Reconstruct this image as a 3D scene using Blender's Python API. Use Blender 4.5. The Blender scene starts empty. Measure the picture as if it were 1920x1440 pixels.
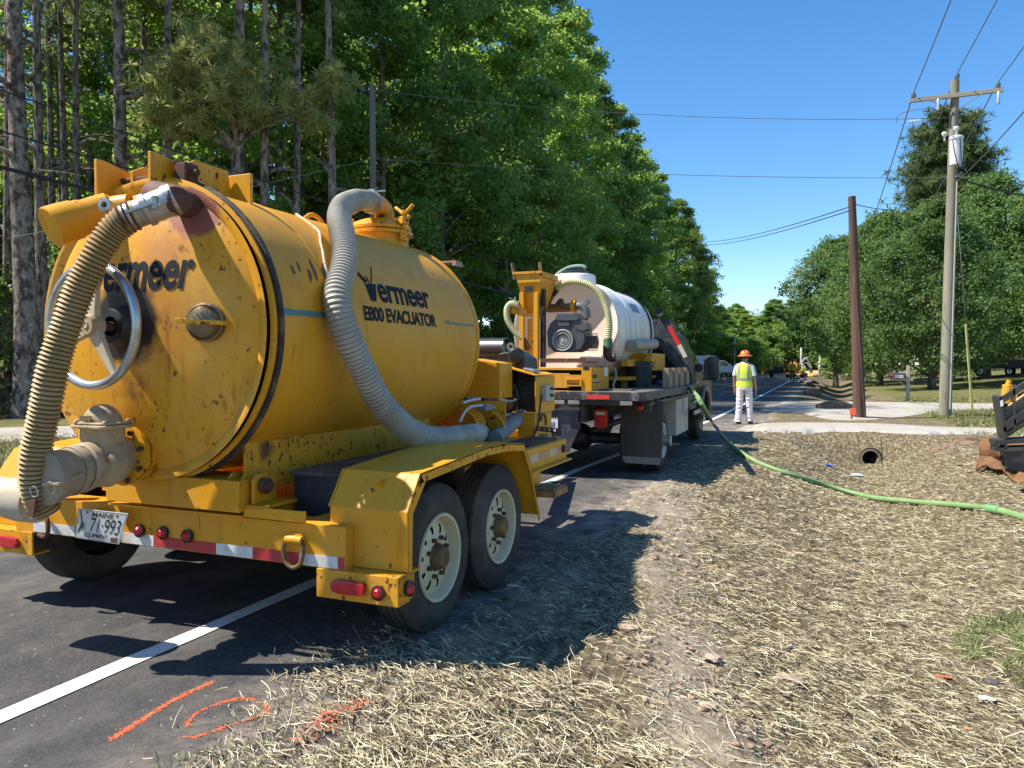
import bpy, bmesh, math, random
import numpy as np
from mathutils import Vector, Matrix
R_ = math.radians
C = bpy.context.scene.collection
scn = bpy.context.scene
random.seed(7)
rng = np.random.default_rng(11)

# ---------------------------------------------------------------- camera
FPX, EYE = 1400.0, 1.45                      # focal length in pixels of a 1920 wide frame, eye height
PITCH = math.atan(37/FPX); YAW = math.atan(575/FPX*math.cos(PITCH))
cam = bpy.data.cameras.new('camera'); cam.lens = FPX/1920*36; cam.sensor_width = 36
cam.clip_start = .05; cam.clip_end = 3000
camo = bpy.data.objects.new('camera', cam); C.objects.link(camo); scn.camera = camo
camo.location = (0, 0, EYE); camo.rotation_euler = (math.pi/2-PITCH, 0, YAW)

# ---------------------------------------------------------------- sky, sun, exposure
SUN_EL, SUN_PHI = 53.5, 25                     # elevation; light travels PHI degrees from +X towards +Y
w = bpy.data.worlds.new('World'); scn.world = w; w.use_nodes = True
nt = w.node_tree; bg = nt.nodes['Background']
sky = nt.nodes.new('ShaderNodeTexSky'); sky.sky_type = 'NISHITA'; sky.sun_disc = False
sky.sun_elevation = R_(SUN_EL); sky.sun_rotation = R_(270-SUN_PHI)
sky.air_density = 1.0; sky.dust_density = .1; sky.ozone_density = 4.0
hs = nt.nodes.new('ShaderNodeHueSaturation'); hs.inputs['Saturation'].default_value = 1.24; hs.inputs['Value'].default_value = 1.08; nt.links.new(sky.outputs[0], hs.inputs['Color']); nt.links.new(hs.outputs[0], bg.inputs[0]); bg.inputs[1].default_value = .115
sl = bpy.data.lights.new('sun', 'SUN'); sl.energy = 5.0; sl.angle = R_(.55); sl.color = (1, .94, .83)
so = bpy.data.objects.new('sun', sl); C.objects.link(so); so.location = (-30, -10, 50)
_d = Vector((math.cos(R_(SUN_EL))*math.cos(R_(SUN_PHI)), math.cos(R_(SUN_EL))*math.sin(R_(SUN_PHI)), -math.sin(R_(SUN_EL))))
so.rotation_euler = _d.to_track_quat('-Z', 'Y').to_euler()
scn.view_settings.view_transform = 'Standard'; scn.view_settings.look = 'None'
scn.view_settings.gamma = 1; scn.view_settings.use_curve_mapping = False
scn.view_settings.exposure = 0.8

# ---------------------------------------------------------------- surveying helpers: photo pixel -> place
_f = Vector((-math.sin(YAW)*math.cos(PITCH), math.cos(YAW)*math.cos(PITCH), -math.sin(PITCH)))
_r = Vector((math.cos(YAW), math.sin(YAW), 0)); _u = _r.cross(_f)
EYEP = Vector((0, 0, EYE))
def ray(u, v): return _f + _r*((u-960)/FPX) + _u*((720-v)/FPX)
def at(u, v, x=None, y=None, z=None):
    d = ray(u, v)
    if x is not None: t = x/d.x
    elif y is not None: t = y/d.y
    else: t = (z-EYE)/d.z
    return EYEP + d*t
def sstep(a, b, t):
    t = np.clip((t-a)/(b-a), 0, 1); return t*t*(3-2*t)
_lx = [-20, 0, 9, 12, 16, 20, 30, 67, 120, 400]; _lv = [-3.1, -3.1, -3.05, -2.95, -2.72, -2.56, -2.46, -2.3, -2.2, -2.0]
def line_x(y): return np.interp(y, _lx, _lv)
def soil_e(y): return np.interp(y, [1, 2.8, 4.9, 7.5, 10], [1.95, 1.55, .95, .5, .25])   # strip of bare pale soil, measured from the asphalt edge
def ground_h(x, y):
    """height of the ground; works on numbers and arrays"""
    x = np.asarray(x, float); y = np.asarray(y, float)
    e = x-(line_x(y)+1.2)                    # distance to the right of the asphalt edge
    e = e+.10*np.sin(y*1.7+.8*np.sin(y*.9))+.05*np.sin(y*5.3+1)+.03*np.sin(y*13.1)
    h = -.03+.048*sstep(-.06, .12, e)
    axis = 2.45                              # ditch axis measured from asphalt edge
    dep = np.interp(y, [-5, 1, 5, 10, 14.5, 16.55, 16.85, 17.25, 22, 24, 25.5, 32, 33.5, 70, 90], [.14, .22, .34, .48, .60, .62, .20, .0, 0, .05, .0, .0, .5, .4, .1])
    wdt = np.interp(y, [0, 8, 16], [1.7, 1.5, 1.15])
    prof = np.exp(-((e-axis)/wdt)**2*1.2)-np.exp(-(axis/wdt)**2*1.2)*np.clip(1-e/axis, 0, 1)
    h = h+np.where(e > 0, -dep*np.clip(prof, 0, 1), 0)
    lawn = sstep(4, 17, e)*sstep(25, 53, y)*.95
    h = h+np.where(e > 0, lawn, 0)
    h = h+np.where(e > 0, .05*np.exp(-((e-soil_e(y))/.30)**2)*sstep(11, 7, y)*(.6+.4*np.sin(y*2.3+1)), 0)   # crumbly ridge beside the asphalt
    el = (line_x(y)-7.0)-x                   # left of the road
    h = h+np.where(el > 0, -.06*sstep(0, 2, el)+.25*sstep(8, 40, el), 0)
    fine = .012*np.sin(x*5.1+1.3*np.sin(y*3.3))*np.sin(y*4.3+1.7*np.sin(x*2.1))+.008*np.sin(x*11+y*7)*np.sin(y*13-x*5)
    h = h+np.where(e > .1, fine*np.clip(e*2, 0, 1)*np.where(y < 16.8, 1, 0), 0)
    return h
def ong(u, v, dz=0):
    d = ray(u, v); t = .5; p = EYEP
    while t < 400:
        p = EYEP+d*t
        if p.z <= float(ground_h(p.x, p.y))+dz: break
        t *= 1.002
    return p
def gz(x, y): return float(ground_h(x, y))

# ---------------------------------------------------------------- mesh collector
class M:
    def __init__(s): s.v = []; s.f = []; s.mi = []; s.sm = []
    def add(s, vs, fs, mi=0, sm=False):
        b = len(s.v); s.v += [tuple(p) for p in vs]
        for f in fs: s.f.append(tuple(b+i for i in f)); s.mi.append(mi); s.sm.append(sm)
        return s
    def box(s, x0, x1, y0, y1, z0, z1, mi=0):
        x0, x1 = min(x0, x1), max(x0, x1); y0, y1 = min(y0, y1), max(y0, y1); z0, z1 = min(z0, z1), max(z0, z1)
        return s.add([(x0,y0,z0),(x1,y0,z0),(x1,y1,z0),(x0,y1,z0),(x0,y0,z1),(x1,y0,z1),(x1,y1,z1),(x0,y1,z1)],
            [(3,2,1,0),(4,5,6,7),(0,1,5,4),(1,2,6,5),(2,3,7,6),(3,0,4,7)], mi)
    def bar(s, p0, p1, w, h=None, up=(0,0,1), mi=0):
        p0, p1 = Vector(p0), Vector(p1); d = (p1-p0).normalized(); up = Vector(up)
        if abs(d.dot(up)) > .98: up = Vector((0,1,0))
        a = d.cross(up).normalized(); b = a.cross(d); h = h or w; a *= w/2; b *= h/2
        return s.add([p0-a-b,p0+a-b,p0+a+b,p0-a+b,p1-a-b,p1+a-b,p1+a+b,p1-a+b],[(0,1,2,3),(7,6,5,4),(0,4,5,1),(1,5,6,2),(2,6,7,3),(3,7,4,0)], mi)
    def prism(s, poly, vec, mi=0):
        n = len(poly); vec = Vector(vec); A = [Vector(p) for p in poly]; B = [p+vec for p in A]
        return s.add(A+B, [tuple(range(n-1,-1,-1)), tuple(range(n,2*n))]+[(i,(i+1)%n,n+(i+1)%n,n+i) for i in range(n)], mi)
    def tube(s, pts, r, n=12, caps=True, mi=0, mif=None, sm=True):
        P = [Vector(p) for p in pts]; k = len(P)
        rs = r if isinstance(r, (list, tuple)) else [r]*k
        T = [(P[min(i+1,k-1)]-P[max(i-1,0)]).normalized() for i in range(k)]
        a = T[0].orthogonal().normalized(); vs = []
        for i in range(k):
            a = (a-T[i]*a.dot(T[i])).normalized(); b = T[i].cross(a)
            for j in range(n):
                q = 2*math.pi*j/n; vs.append(P[i]+(a*math.cos(q)+b*math.sin(q))*rs[i])
        base = len(s.v); s.v += [tuple(p) for p in vs]
        for i in range(k-1):
            m_ = mif(i) if mif else mi
            for j in range(n):
                s.f.append((base+i*n+j, base+i*n+(j+1)%n, base+(i+1)*n+(j+1)%n, base+(i+1)*n+j)); s.mi.append(m_); s.sm.append(sm)
        if caps:
            s.f.append(tuple(base+j for j in range(n-1,-1,-1))); s.mi.append(mi); s.sm.append(False)
            s.f.append(tuple(base+(k-1)*n+j for j in range(n))); s.mi.append(mi); s.sm.append(False)
        return s
    def cyl(s, p0, p1, r0, r1=None, n=20, mi=0, caps=True):
        return s.tube([p0, p1], [r0, r0 if r1 is None else r1], n, caps, mi)
    def lathe(s, o, ax, prof, n=32, mi=0, mil=None, sm=True, split=True):
        """prof: list of (along axis, radius); sharp corners split by repeating a point"""
        o, ax = Vector(o), Vector(ax).normalized(); a = ax.orthogonal().normalized(); b = ax.cross(a)
        if abs(ax.y) > .9 or abs(ax.x) > .9: a = Vector((0,0,1)); b = ax.cross(a)
        base = len(s.v); k = len(prof)
        for (t, r) in prof:
            for j in range(n):
                q = 2*math.pi*j/n; s.v.append(tuple(o+ax*t+(a*math.cos(q)+b*math.sin(q))*max(r, 1e-4)))
        for i in range(k-1):
            if prof[i] == prof[i+1]: continue
            for j in range(n):
                s.f.append((base+i*n+j, base+i*n+(j+1)%n, base+(i+1)*n+(j+1)%n, base+(i+1)*n+j)); s.mi.append(mil[i] if mil else mi); s.sm.append(sm)
        return s
    def torus(s, c, ax, R, r, n=40, m=10, mi=0, a0=0, a1=2*math.pi):
        ax = Vector(ax).normalized(); a = ax.orthogonal().normalized(); b = ax.cross(a); c = Vector(c)
        pts = [c+(a*math.cos(a0+(a1-a0)*i/n)+b*math.sin(a0+(a1-a0)*i/n))*R for i in range(n+1)]
        return s.tube(pts, r, m, caps=abs(a1-a0) < 6.2, mi=mi)
    def ball(s, c, r, n=14, m=9, mi=0, sc=(1,1,1)):
        c = Vector(c); vs = []; fs = []
        for i in range(m+1):
            t = math.pi*i/m
            for j in range(n):
                p = 2*math.pi*j/n; vs.append(c+Vector((r*sc[0]*math.sin(t)*math.cos(p), r*sc[1]*math.sin(t)*math.sin(p), r*sc[2]*math.cos(t))))
        for i in range(m):
            for j in range(n): fs.append((i*n+j, (i+1)*n+j, (i+1)*n+(j+1)%n, i*n+(j+1)%n))
        return s.add(vs, fs, mi, True)

WO = {}
def build(m, name, mats, parent=None, bevel=0, base=None, seg=2, sharp=None):
    """links the collector as ONE mesh object; coordinates are world, kept relative to the thing's base"""
    me = bpy.data.meshes.new(name)
    org = WO[parent.name] if parent is not None else Vector(base or (0,0,0))
    v = np.array(m.v, float)-np.array(org)
    me.from_pydata(v.tolist(), [], m.f)
    if not isinstance(mats, (list, tuple)): mats = [mats]
    for q in mats: me.materials.append(q)
    if len(mats) > 1: me.polygons.foreach_set('material_index', m.mi)
    me.polygons.foreach_set('use_smooth', m.sm)
    me.validate(clean_customdata=False)
    bm = bmesh.new(); bm.from_mesh(me); bmesh.ops.recalc_face_normals(bm, faces=bm.faces)
    if any(m.sm):
        for e in bm.edges:
            if len(e.link_faces) == 2 and e.calc_face_angle(0) > .7: e.smooth = False
    bm.to_mesh(me); bm.free()
    o = bpy.data.objects.new(name, me); C.objects.link(o)
    if parent is not None: o.parent = parent; WO[o.name] = org
    else: o.location = org; WO[o.name] = org
    if bevel:
        b = o.modifiers.new('bevel', 'BEVEL'); b.width = bevel; b.segments = seg; b.limit_method = 'ANGLE'; b.angle_limit = R_(40); b.harden_normals = False
    return o
def tag(o, label=None, cat=None, group=None, kind=None):
    if label: o['label'] = label
    if cat: o['category'] = cat
    if group: o['group'] = group
    if kind: o['kind'] = kind
    return o
def thing(name, label, cat, loc=(0,0,0), group=None):
    o = bpy.data.objects.new(name, None); C.objects.link(o); o.location = loc; o.empty_display_size = .2
    WO[o.name] = Vector(loc); return tag(o, label, cat, group)
def copy_tree(o, loc=None, rz=None, sc=None, label=None):
    c = o.copy(); C.objects.link(c)
    if loc is not None: c.location = loc
    if rz is not None: c.rotation_euler = (0, 0, rz)
    if sc is not None: c.scale = sc if isinstance(sc, (tuple, list)) else (sc, sc, sc)
    if label: c['label'] = label
    for ch in list(o.children):
        d = ch.copy(); C.objects.link(d); d.parent = c
        for g in ch.children:
            e = g.copy(); C.objects.link(e); e.parent = d
    return c
def spline(pts, n=8):
    """Catmull-Rom through the points"""
    P = [Vector(p) for p in pts]; P = [P[0]*2-P[1]]+P+[P[-1]*2-P[-2]]; out = []
    for i in range(1, len(P)-2):
        for k in range(n):
            t = k/n; a, b, c, d = P[i-1:i+3]
            out.append(.5*((2*b)+(c-a)*t+(2*a-5*b+4*c-d)*t*t+(3*b-a-3*c+d)*t**3))
    out.append(P[-2]); return out
def resample(P, step):
    P = [Vector(p) for p in P]; out = [P[0]]; acc = 0
    for a, b in zip(P, P[1:]):
        L = (b-a).length; t = step-acc
        while t <= L: out.append(a+(b-a)*(t/L)); t += step
        acc = (acc+L) % step
    return out

# ---------------------------------------------------------------- materials
def mat(name, col, rough=.5, metal=0, layers=(), bump=None, spec=.5, org=(0,0,0), rvar=0, emit=None, coat=0):
    """layers: (colour, scale, lo, hi, stretch, strength[, rough]) noise masks, or ('blob', colour, centre, r0, r1, wobble, strength)"""
    m = bpy.data.materials.new(name); m.use_nodes = True; t = m.node_tree; N = t.nodes; L = t.links
    b = N['Principled BSDF']; b.inputs['Roughness'].default_value = rough; b.inputs['Metallic'].default_value = metal
    b.inputs['Specular IOR Level'].default_value = spec; b.inputs['Coat Weight'].default_value = coat
    tc = N.new('ShaderNodeTexCoord'); cur = None
    def rgb(c):
        n = N.new('ShaderNodeRGB'); n.outputs[0].default_value = (*c, 1); return n.outputs[0]
    cur = rgb(col); rcur = None
    for i, l in enumerate(layers):
        if l[0] == 'blob':
            _, c, cen, r0, r1, wob, st = l[:7]
            mp = N.new('ShaderNodeMapping'); L.new(tc.outputs['Object'], mp.inputs[0]); mp.inputs['Location'].default_value = [-(cen[k]-org[k]) for k in range(3)]
            ln = N.new('ShaderNodeVectorMath'); ln.operation = 'LENGTH'; L.new(mp.outputs[0], ln.inputs[0])
            nz = N.new('ShaderNodeTexNoise'); nz.inputs['Scale'].default_value = 14; nz.inputs['Detail'].default_value = 5; L.new(tc.outputs['Object'], nz.inputs[0])
            ma = N.new('ShaderNodeMath'); ma.operation = 'MULTIPLY_ADD'; L.new(nz.outputs[0], ma.inputs[0]); ma.inputs[1].default_value = wob; L.new(ln.outputs['Value'], ma.inputs[2])
            mr = N.new('ShaderNodeMapRange'); L.new(ma.outputs[0], mr.inputs[0])
            mr.inputs[1].default_value = r1+wob*.5; mr.inputs[2].default_value = r0+wob*.5; fac = mr.outputs[0]
        else:
            c, sc, lo, hi, stv, st = l[:6]
            mp = N.new('ShaderNodeMapping'); L.new(tc.outputs['Object'], mp.inputs[0]); mp.inputs['Scale'].default_value = stv or (1,1,1); mp.inputs['Location'].default_value = (i*3.7, i*1.9, i*5.1)
            nz = N.new('ShaderNodeTexNoise'); nz.inputs['Scale'].default_value = sc; nz.inputs['Detail'].default_value = 6; nz.inputs['Roughness'].default_value = .6; L.new(mp.outputs[0], nz.inputs[0])
            mr = N.new('ShaderNodeMapRange'); L.new(nz.outputs[0], mr.inputs[0]); mr.inputs[1].default_value = lo; mr.inputs[2].default_value = hi; fac = mr.outputs[0]
        if st != 1:
            mm = N.new('ShaderNodeMath'); mm.operation = 'MULTIPLY'; L.new(fac, mm.inputs[0]); mm.inputs[1].default_value = st; fac = mm.outputs[0]
        mx = N.new('ShaderNodeMix'); mx.data_type = 'RGBA'; L.new(fac, mx.inputs[0]); L.new(cur, mx.inputs[6]); mx.inputs[7].default_value = (*c, 1); cur = mx.outputs[2]
        rl = l[7] if l[0] == 'blob' and len(l) > 7 else (l[6] if l[0] != 'blob' and len(l) > 6 else None)
        if rl is not None:
            rm = N.new('ShaderNodeMix'); L.new(fac, rm.inputs[0]); rm.inputs[3].default_value = rl
            if rcur is None: rm.inputs[2].default_value = rough
            else: L.new(rcur, rm.inputs[2])
            rcur = rm.outputs[0]
    L.new(cur, b.inputs['Base Color'])
    if rcur is not None: L.new(rcur, b.inputs['Roughness'])
    if bump:
        sc, st, di = bump[:3]; nz = N.new('ShaderNodeTexNoise'); nz.inputs['Scale'].default_value = sc; nz.inputs['Detail'].default_value = 8; nz.inputs['Roughness'].default_value = .65
        if len(bump) > 3:
            mp = N.new('ShaderNodeMapping'); L.new(tc.outputs['Object'], mp.inputs[0]); mp.inputs['Scale'].default_value = bump[3]; L.new(mp.outputs[0], nz.inputs[0])
        else: L.new(tc.outputs['Object'], nz.inputs[0])
        bp = N.new('ShaderNodeBump'); bp.inputs['Strength'].default_value = st; bp.inputs['Distance'].default_value = di; L.new(nz.outputs[0], bp.inputs['Height']); L.new(bp.outputs[0], b.inputs['Normal'])
    if emit: b.inputs['Emission Color'].default_value = (*emit[0], 1); b.inputs['Emission Strength'].default_value = emit[1]
    return m
def leaf_mat(name, c0, c1, trans=.35, rough=.5, spec=.4):
    m = bpy.data.materials.new(name); m.use_nodes = True; t = m.node_tree; N = t.nodes; L = t.links
    b = N['Principled BSDF']; out = N['Material Output']; b.inputs['Roughness'].default_value = rough; b.inputs['Specular IOR Level'].default_value = spec
    ge = N.new('ShaderNodeNewGeometry'); oi = N.new('ShaderNodeObjectInfo'); tc = N.new('ShaderNodeTexCoord')
    nz = N.new('ShaderNodeTexNoise'); nz.inputs['Scale'].default_value = .55; nz.inputs['Detail'].default_value = 2; L.new(tc.outputs['Object'], nz.inputs[0])
    a = N.new('ShaderNodeMath'); a.operation = 'MULTIPLY_ADD'; L.new(ge.outputs['Random Per Island'], a.inputs[0]); a.inputs[1].default_value = .55
    s = N.new('ShaderNodeMath'); s.operation = 'MULTIPLY_ADD'; L.new(oi.outputs['Random'], s.inputs[0]); s.inputs[1].default_value = .35; L.new(nz.outputs[0], s.inputs[2])
    s2 = N.new('ShaderNodeMath'); s2.operation = 'SUBTRACT'; L.new(s.outputs[0], s2.inputs[0]); s2.inputs[1].default_value = .4; L.new(s2.outputs[0], a.inputs[2])
    mx = N.new('ShaderNodeMix'); mx.data_type = 'RGBA'; mx.inputs[6].default_value = (*c0, 1); mx.inputs[7].default_value = (*c1, 1); L.new(a.outputs[0], mx.inputs[0]); mx.clamp_factor = True
    L.new(mx.outputs[2], b.inputs['Base Color'])
    tr = N.new('ShaderNodeBsdfTranslucent'); hs = N.new('ShaderNodeHueSaturation'); hs.inputs['Value'].default_value = 1.9; hs.inputs['Hue'].default_value = .495; L.new(mx.outputs[2], hs.inputs['Color']); L.new(hs.outputs[0], tr.inputs[0])
    ms = N.new('ShaderNodeMixShader'); ms.inputs[0].default_value = trans; L.new(b.outputs[0], ms.inputs[1]); L.new(tr.outputs[0], ms.inputs[2]); L.new(ms.outputs[0], out.inputs[0])
    return m

TO = (-3.28, 4.0, 0.0)                        # base of the yellow trailer
RUST = (.085, .032, .016); DUST = (.40, .31, .20)
YEL = (.72, .335, .017); YEL2 = (.58, .245, .009)
def ypaint(name, extra=(), rs=.62, org=TO, rough=.42, bump=(9, .035, .02)):
    return mat(name, YEL, rough, layers=[(YEL2, 1.1, .35, .7, None, .8), ((.62,.37,.11), 2.3, .5, .8, (1,1,.5), .4), ((.36,.15,.015), 9, .56, .74, (1,1,.16), .6), ((.20,.075,.02), 26, .64, .74, (1,1,.10), .6),
        (RUST, 24, rs+.03, rs+.065, (1,1,.7), .95, .85), (RUST, 70, rs+.05, rs+.09, None, .9, .85)]+list(extra), bump=bump, org=org, spec=.28)
m_yel = ypaint('yellow_paint')
m_yeltank = ypaint('yellow_tank_paint', [((.78,.46,.11), .9, .45, .72, None, .35, .55), ((.30,.14,.03), 14, .60, .74, (1,1,.10), .45), ((.34,.22,.10), 3.2, .58, .8, (1,1,.35), .25)], rs=.68, bump=(2.4, .07, .05))
m_yeldoor = ypaint('yellow_door_paint', [((.80,.50,.14), 1.3, .46, .72, None, .4, .55), ((.36,.13,.015), 26, .575, .70, (1,1,.07), .7), ((.50,.19,.02), 7, .58, .74, (1,1,.15), .45), ('blob', (.28,.10,.035), (-3.05,2.85,1.70), .12, .30, .35, .35),
    ('blob', (.30,.09,.07), (-2.93,2.92,2.22), .13, .16, .10, .95, .6), ('blob', (.42,.17,.09), (-3.06,2.88,2.0), .05, .22, .25, .55),
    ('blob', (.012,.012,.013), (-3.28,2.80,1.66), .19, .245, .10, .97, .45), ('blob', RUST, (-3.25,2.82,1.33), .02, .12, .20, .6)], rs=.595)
m_rust = mat('rusty_steel', (.11,.045,.024), .85, layers=[((.05,.022,.015), 8, .4, .65, None, .8), ((.34,.16,.03), 12, .62, .7, None, .7)], bump=(40, .3, .006))
m_darkseal = mat('worn_black_seal', (.03,.027,.025), .75, layers=[((.16,.10,.06), 10, .5, .65, None, .8)], bump=(50, .3, .006))
m_blk = mat('black_paint', (.012,.012,.013), .45, layers=[((.10,.085,.07), 6, .52, .75, None, .6, .8)], bump=(30, .1, .004))
m_blk2 = mat('black_plastic', (.016,.016,.017), .38, layers=[((.07,.06,.05), 5, .5, .8, None, .5)])
m_rub = mat('tyre_rubber', (.022,.021,.020), .82, layers=[((.11,.088,.065), 3.5, .42, .75, None, .75), ((.09,.07,.05), 30, .5, .7, None, .4)], bump=(90, .18, .003))
m_rim = mat('cream_wheel_paint', (.56,.50,.33), .5, layers=[((.34,.25,.13), 6, .5, .75, None, .55), (RUST, 22, .66, .71, None, .9)])
m_steel = mat('galvanised_steel', (.42,.42,.41), .38, .75, layers=[((.22,.20,.18), 12, .45, .7, None, .7)], bump=(50, .08, .003))
m_tan = mat('muddy_cast_metal', (.45,.34,.21), .72, layers=[((.22,.16,.09), 7, .4, .68, None, .8), ((.5,.40,.27), 20, .55, .7, None, .5)], bump=(35, .25, .006))
m_hub = mat('rusty_hub', (.20,.115,.03), .7, layers=[((.06,.035,.02), 9, .42, .62, None, .8)], bump=(40, .2, .004))
m_letter = mat('navy_decal', (.008,.011,.018), .6, spec=.2, layers=[((.5,.28,.05), 26, .69, .72, None, .9)])
m_red = mat('red_lens', (.50,.012,.02), .18, layers=[((.28,.006,.012), 40, .45, .55, None, .5)], spec=.6)
m_redtape = mat('red_reflective_tape', (.42,.025,.03), .4, layers=[((.30,.14,.09), 14, .55, .7, None, .6)])
m_whtape = mat('white_reflective_tape', (.62,.62,.60), .4, layers=[((.36,.30,.22), 12, .48, .7, None, .7)])
m_amber = mat('amber_lens', (.62,.17,.01), .2)
m_white = mat('white_plastic', (.74,.74,.73), .45)
m_dark = mat('shade_black', (.008,.008,.008), .9)  # near black: shade painted into openings, also plain black parts
m_wire = mat('white_wire', (.55,.53,.50), .5)
m_blkwire = mat('black_wire', (.015,.015,.016), .5)
# ================================================================ GROUND
def fast_mesh(name, V, F, mats, smooth=False, attr=None):
    """V (n,3), F (k,3 or 4) numpy"""
    me = bpy.data.meshes.new(name); n, k, c = len(V), len(F), F.shape[1]
    me.vertices.add(n); me.vertices.foreach_set('co', np.asarray(V, np.float32).ravel())
    me.loops.add(k*c); me.loops.foreach_set('vertex_index', np.asarray(F, np.int32).ravel())
    me.polygons.add(k); me.polygons.foreach_set('loop_start', np.arange(0, k*c, c, dtype=np.int32)); me.polygons.foreach_set('loop_total', np.full(k, c, np.int32))
    if smooth: me.polygons.foreach_set('use_smooth', np.ones(k, bool))
    for q in (mats if isinstance(mats, (list, tuple)) else [mats]): me.materials.append(q)
    me.update(calc_edges=True)
    if attr is not None:
        a = me.color_attributes.new('zone', 'FLOAT_COLOR', 'POINT'); a.data.foreach_set('color', np.asarray(attr, np.float32).ravel())
    return me
def grid(xs, ys):
    X, Y = np.meshgrid(xs, ys); nx, ny = len(xs), len(ys)
    i = np.arange(nx*ny).reshape(ny, nx); F = np.stack([i[:-1,:-1], i[:-1,1:], i[1:,1:], i[1:,:-1]], -1).reshape(-1, 4)
    return X.ravel(), Y.ravel(), F
def vnoise(x, y, s, seed=0):
    """smooth value noise 0..1"""
    x = np.asarray(x)*s+seed*17.3; y = np.asarray(y)*s+seed*9.1
    xi = np.floor(x); yi = np.floor(y); fx = x-xi; fy = y-yi; fx = fx*fx*(3-2*fx); fy = fy*fy*(3-2*fy)
    h = lambda a, b: np.modf(np.abs(np.sin(a*127.1+b*311.7+seed)*43758.5453))[0]
    return (h(xi,yi)*(1-fx)+h(xi+1,yi)*fx)*(1-fy)+(h(xi,yi+1)*(1-fx)+h(xi+1,yi+1)*fx)*fy
xs = np.concatenate([-np.geomspace(400, 30, 14), np.linspace(-28, -3.2, 50), np.arange(-3, 5.2, .055), np.linspace(5.5, 30, 50), np.geomspace(32, 400, 14)])
ys = np.concatenate([-np.geomspace(200, 5, 10), np.linspace(-4, .8, 10), np.arange(1, 18.2, .07), np.linspace(18.5, 60, 110), np.geomspace(62, 900, 30)])
X, Y, F = grid(xs, ys); Z = ground_h(X, Y)
near = (Y > .8) & (Y < 17.0) & (X > -2.5) & (X < 5.2)
e_ = X-(line_x(Y)+1.2)
PIPE = (0.985, 16.62, -.445)
Z = np.where((np.abs(X-PIPE[0]) < .14) & (Y > 16.6) & (Y < 17.7), np.minimum(Z, -.56), Z)
Z = Z+np.where(near & (e_ > .05), (vnoise(X, Y, 9, 1)-.5)*.035+(vnoise(X, Y, 26, 2)-.5)*.02, 0)
el_ = (line_x(Y)-7.0)-X
zone = np.zeros((len(X), 4), np.float32); zone[:,3] = 1
wob = (vnoise(X, Y, .8, 3)-.5)*1.4
straw = np.where(Y < 17.6, sstep(6.4, 5.2, e_+wob), sstep(4.6, 3.6, e_+wob*.7)*sstep(-.4, .2, e_))*(e_ > -1)
patch = sstep(.55, .15, np.hypot((X-1.5)/.95, (Y-5.2)/1.35)+wob*.12)
straw = straw*(1-patch)
zone[:,0] = np.clip(straw, 0, 1); zone[:,1] = np.clip(sstep(8.5, 12.5, el_+wob), 0, 1)
zone[:,2] = np.clip(np.maximum(sstep(.5, .1, e_+wob*.3)*(e_ > -.5)*.8, sstep(.42, .12, np.abs(e_-soil_e(Y)+wob*.15))*sstep(11, 8, Y)*(Y > 0)*.72), 0, 1)                          # bare pinkish soil beside the asphalt
def ground_mat():
    m = bpy.data.materials.new('ground_soil'); m.use_nodes = True; t = m.node_tree; N = t.nodes; L = t.links; b = N['Principled BSDF']
    b.inputs['Roughness'].default_value = .95; b.inputs['Specular IOR Level'].default_value = .1
    tc = N.new('ShaderNodeTexCoord'); at_ = N.new('ShaderNodeVertexColor'); at_.layer_name = 'zone'; sp = N.new('ShaderNodeSeparateColor'); L.new(at_.outputs[0], sp.inputs[0])
    def noise(sc, d=6, st=(1,1,1)):
        mp = N.new('ShaderNodeMapping'); mp.inputs['Scale'].default_value = st; L.new(tc.outputs['Object'], mp.inputs[0])
        n = N.new('ShaderNodeTexNoise'); n.inputs['Scale'].default_value = sc; n.inputs['Detail'].default_value = d; n.inputs['Roughness'].default_value = .65; L.new(mp.outputs[0], n.inputs[0]); return n.outputs[0]
    def ramp(f, pts):
        r = N.new('ShaderNodeValToRGB'); L.new(f, r.inputs[0]); e = r.color_ramp.elements
        e[0].position, e[0].color = pts[0][0], (*pts[0][1], 1); e[1].position, e[1].color = pts[1][0], (*pts[1][1], 1)
        for p, c in pts[2:]: q = e.new(p); q.color = (*c, 1)
        return r.outputs[0]
    def mix(f, a, c):
        x = N.new('ShaderNodeMix'); x.data_type = 'RGBA'; L.new(f, x.inputs[0]); L.new(a, x.inputs[6]); L.new(c, x.inputs[7]); return x.outputs[2]
    lawn = ramp(noise(.9), [(.3, (.085,.105,.030)), (.7, (.20,.17,.075))])
    lawn2 = ramp(noise(14, 8), [(.35, (.055,.075,.02)), (.65, (.22,.20,.09))]); x = N.new('ShaderNodeMix'); x.data_type = 'RGBA'; x.inputs[0].default_value = .5; L.new(lawn, x.inputs[6]); L.new(lawn2, x.inputs[7]); lawn = x.outputs[2]
    straw = ramp(noise(22, 9, (1,.45,1)), [(.3, (.045,.036,.024)), (.5, (.155,.122,.075)), (.66, (.36,.30,.18))])
    soil = ramp(noise(7, 9), [(.3, (.24,.19,.14)), (.7, (.45,.38,.295))])
    forest = ramp(noise(2.5, 8), [(.35, (.045,.032,.018)), (.65, (.13,.085,.045))])
    c = mix(sp.outputs[0], lawn, straw)
    f = N.new('ShaderNodeMath'); f.operation = 'MULTIPLY'; L.new(sp.outputs[2], f.inputs[0]); L.new(ramp(noise(2.6, 5), [(.34, (0,0,0)), (.5, (1,1,1))]), f.inputs[1])
    c = mix(f.outputs[0], c, soil); c = mix(sp.outputs[1], c, forest); L.new(c, b.inputs['Base Color'])
    bp = N.new('ShaderNodeBump'); bp.inputs['Strength'].default_value = .7; bp.inputs['Distance'].default_value = .03; L.new(noise(30, 10), bp.inputs['Height']); L.new(bp.outputs[0], b.inputs['Normal'])
    return m
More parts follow.
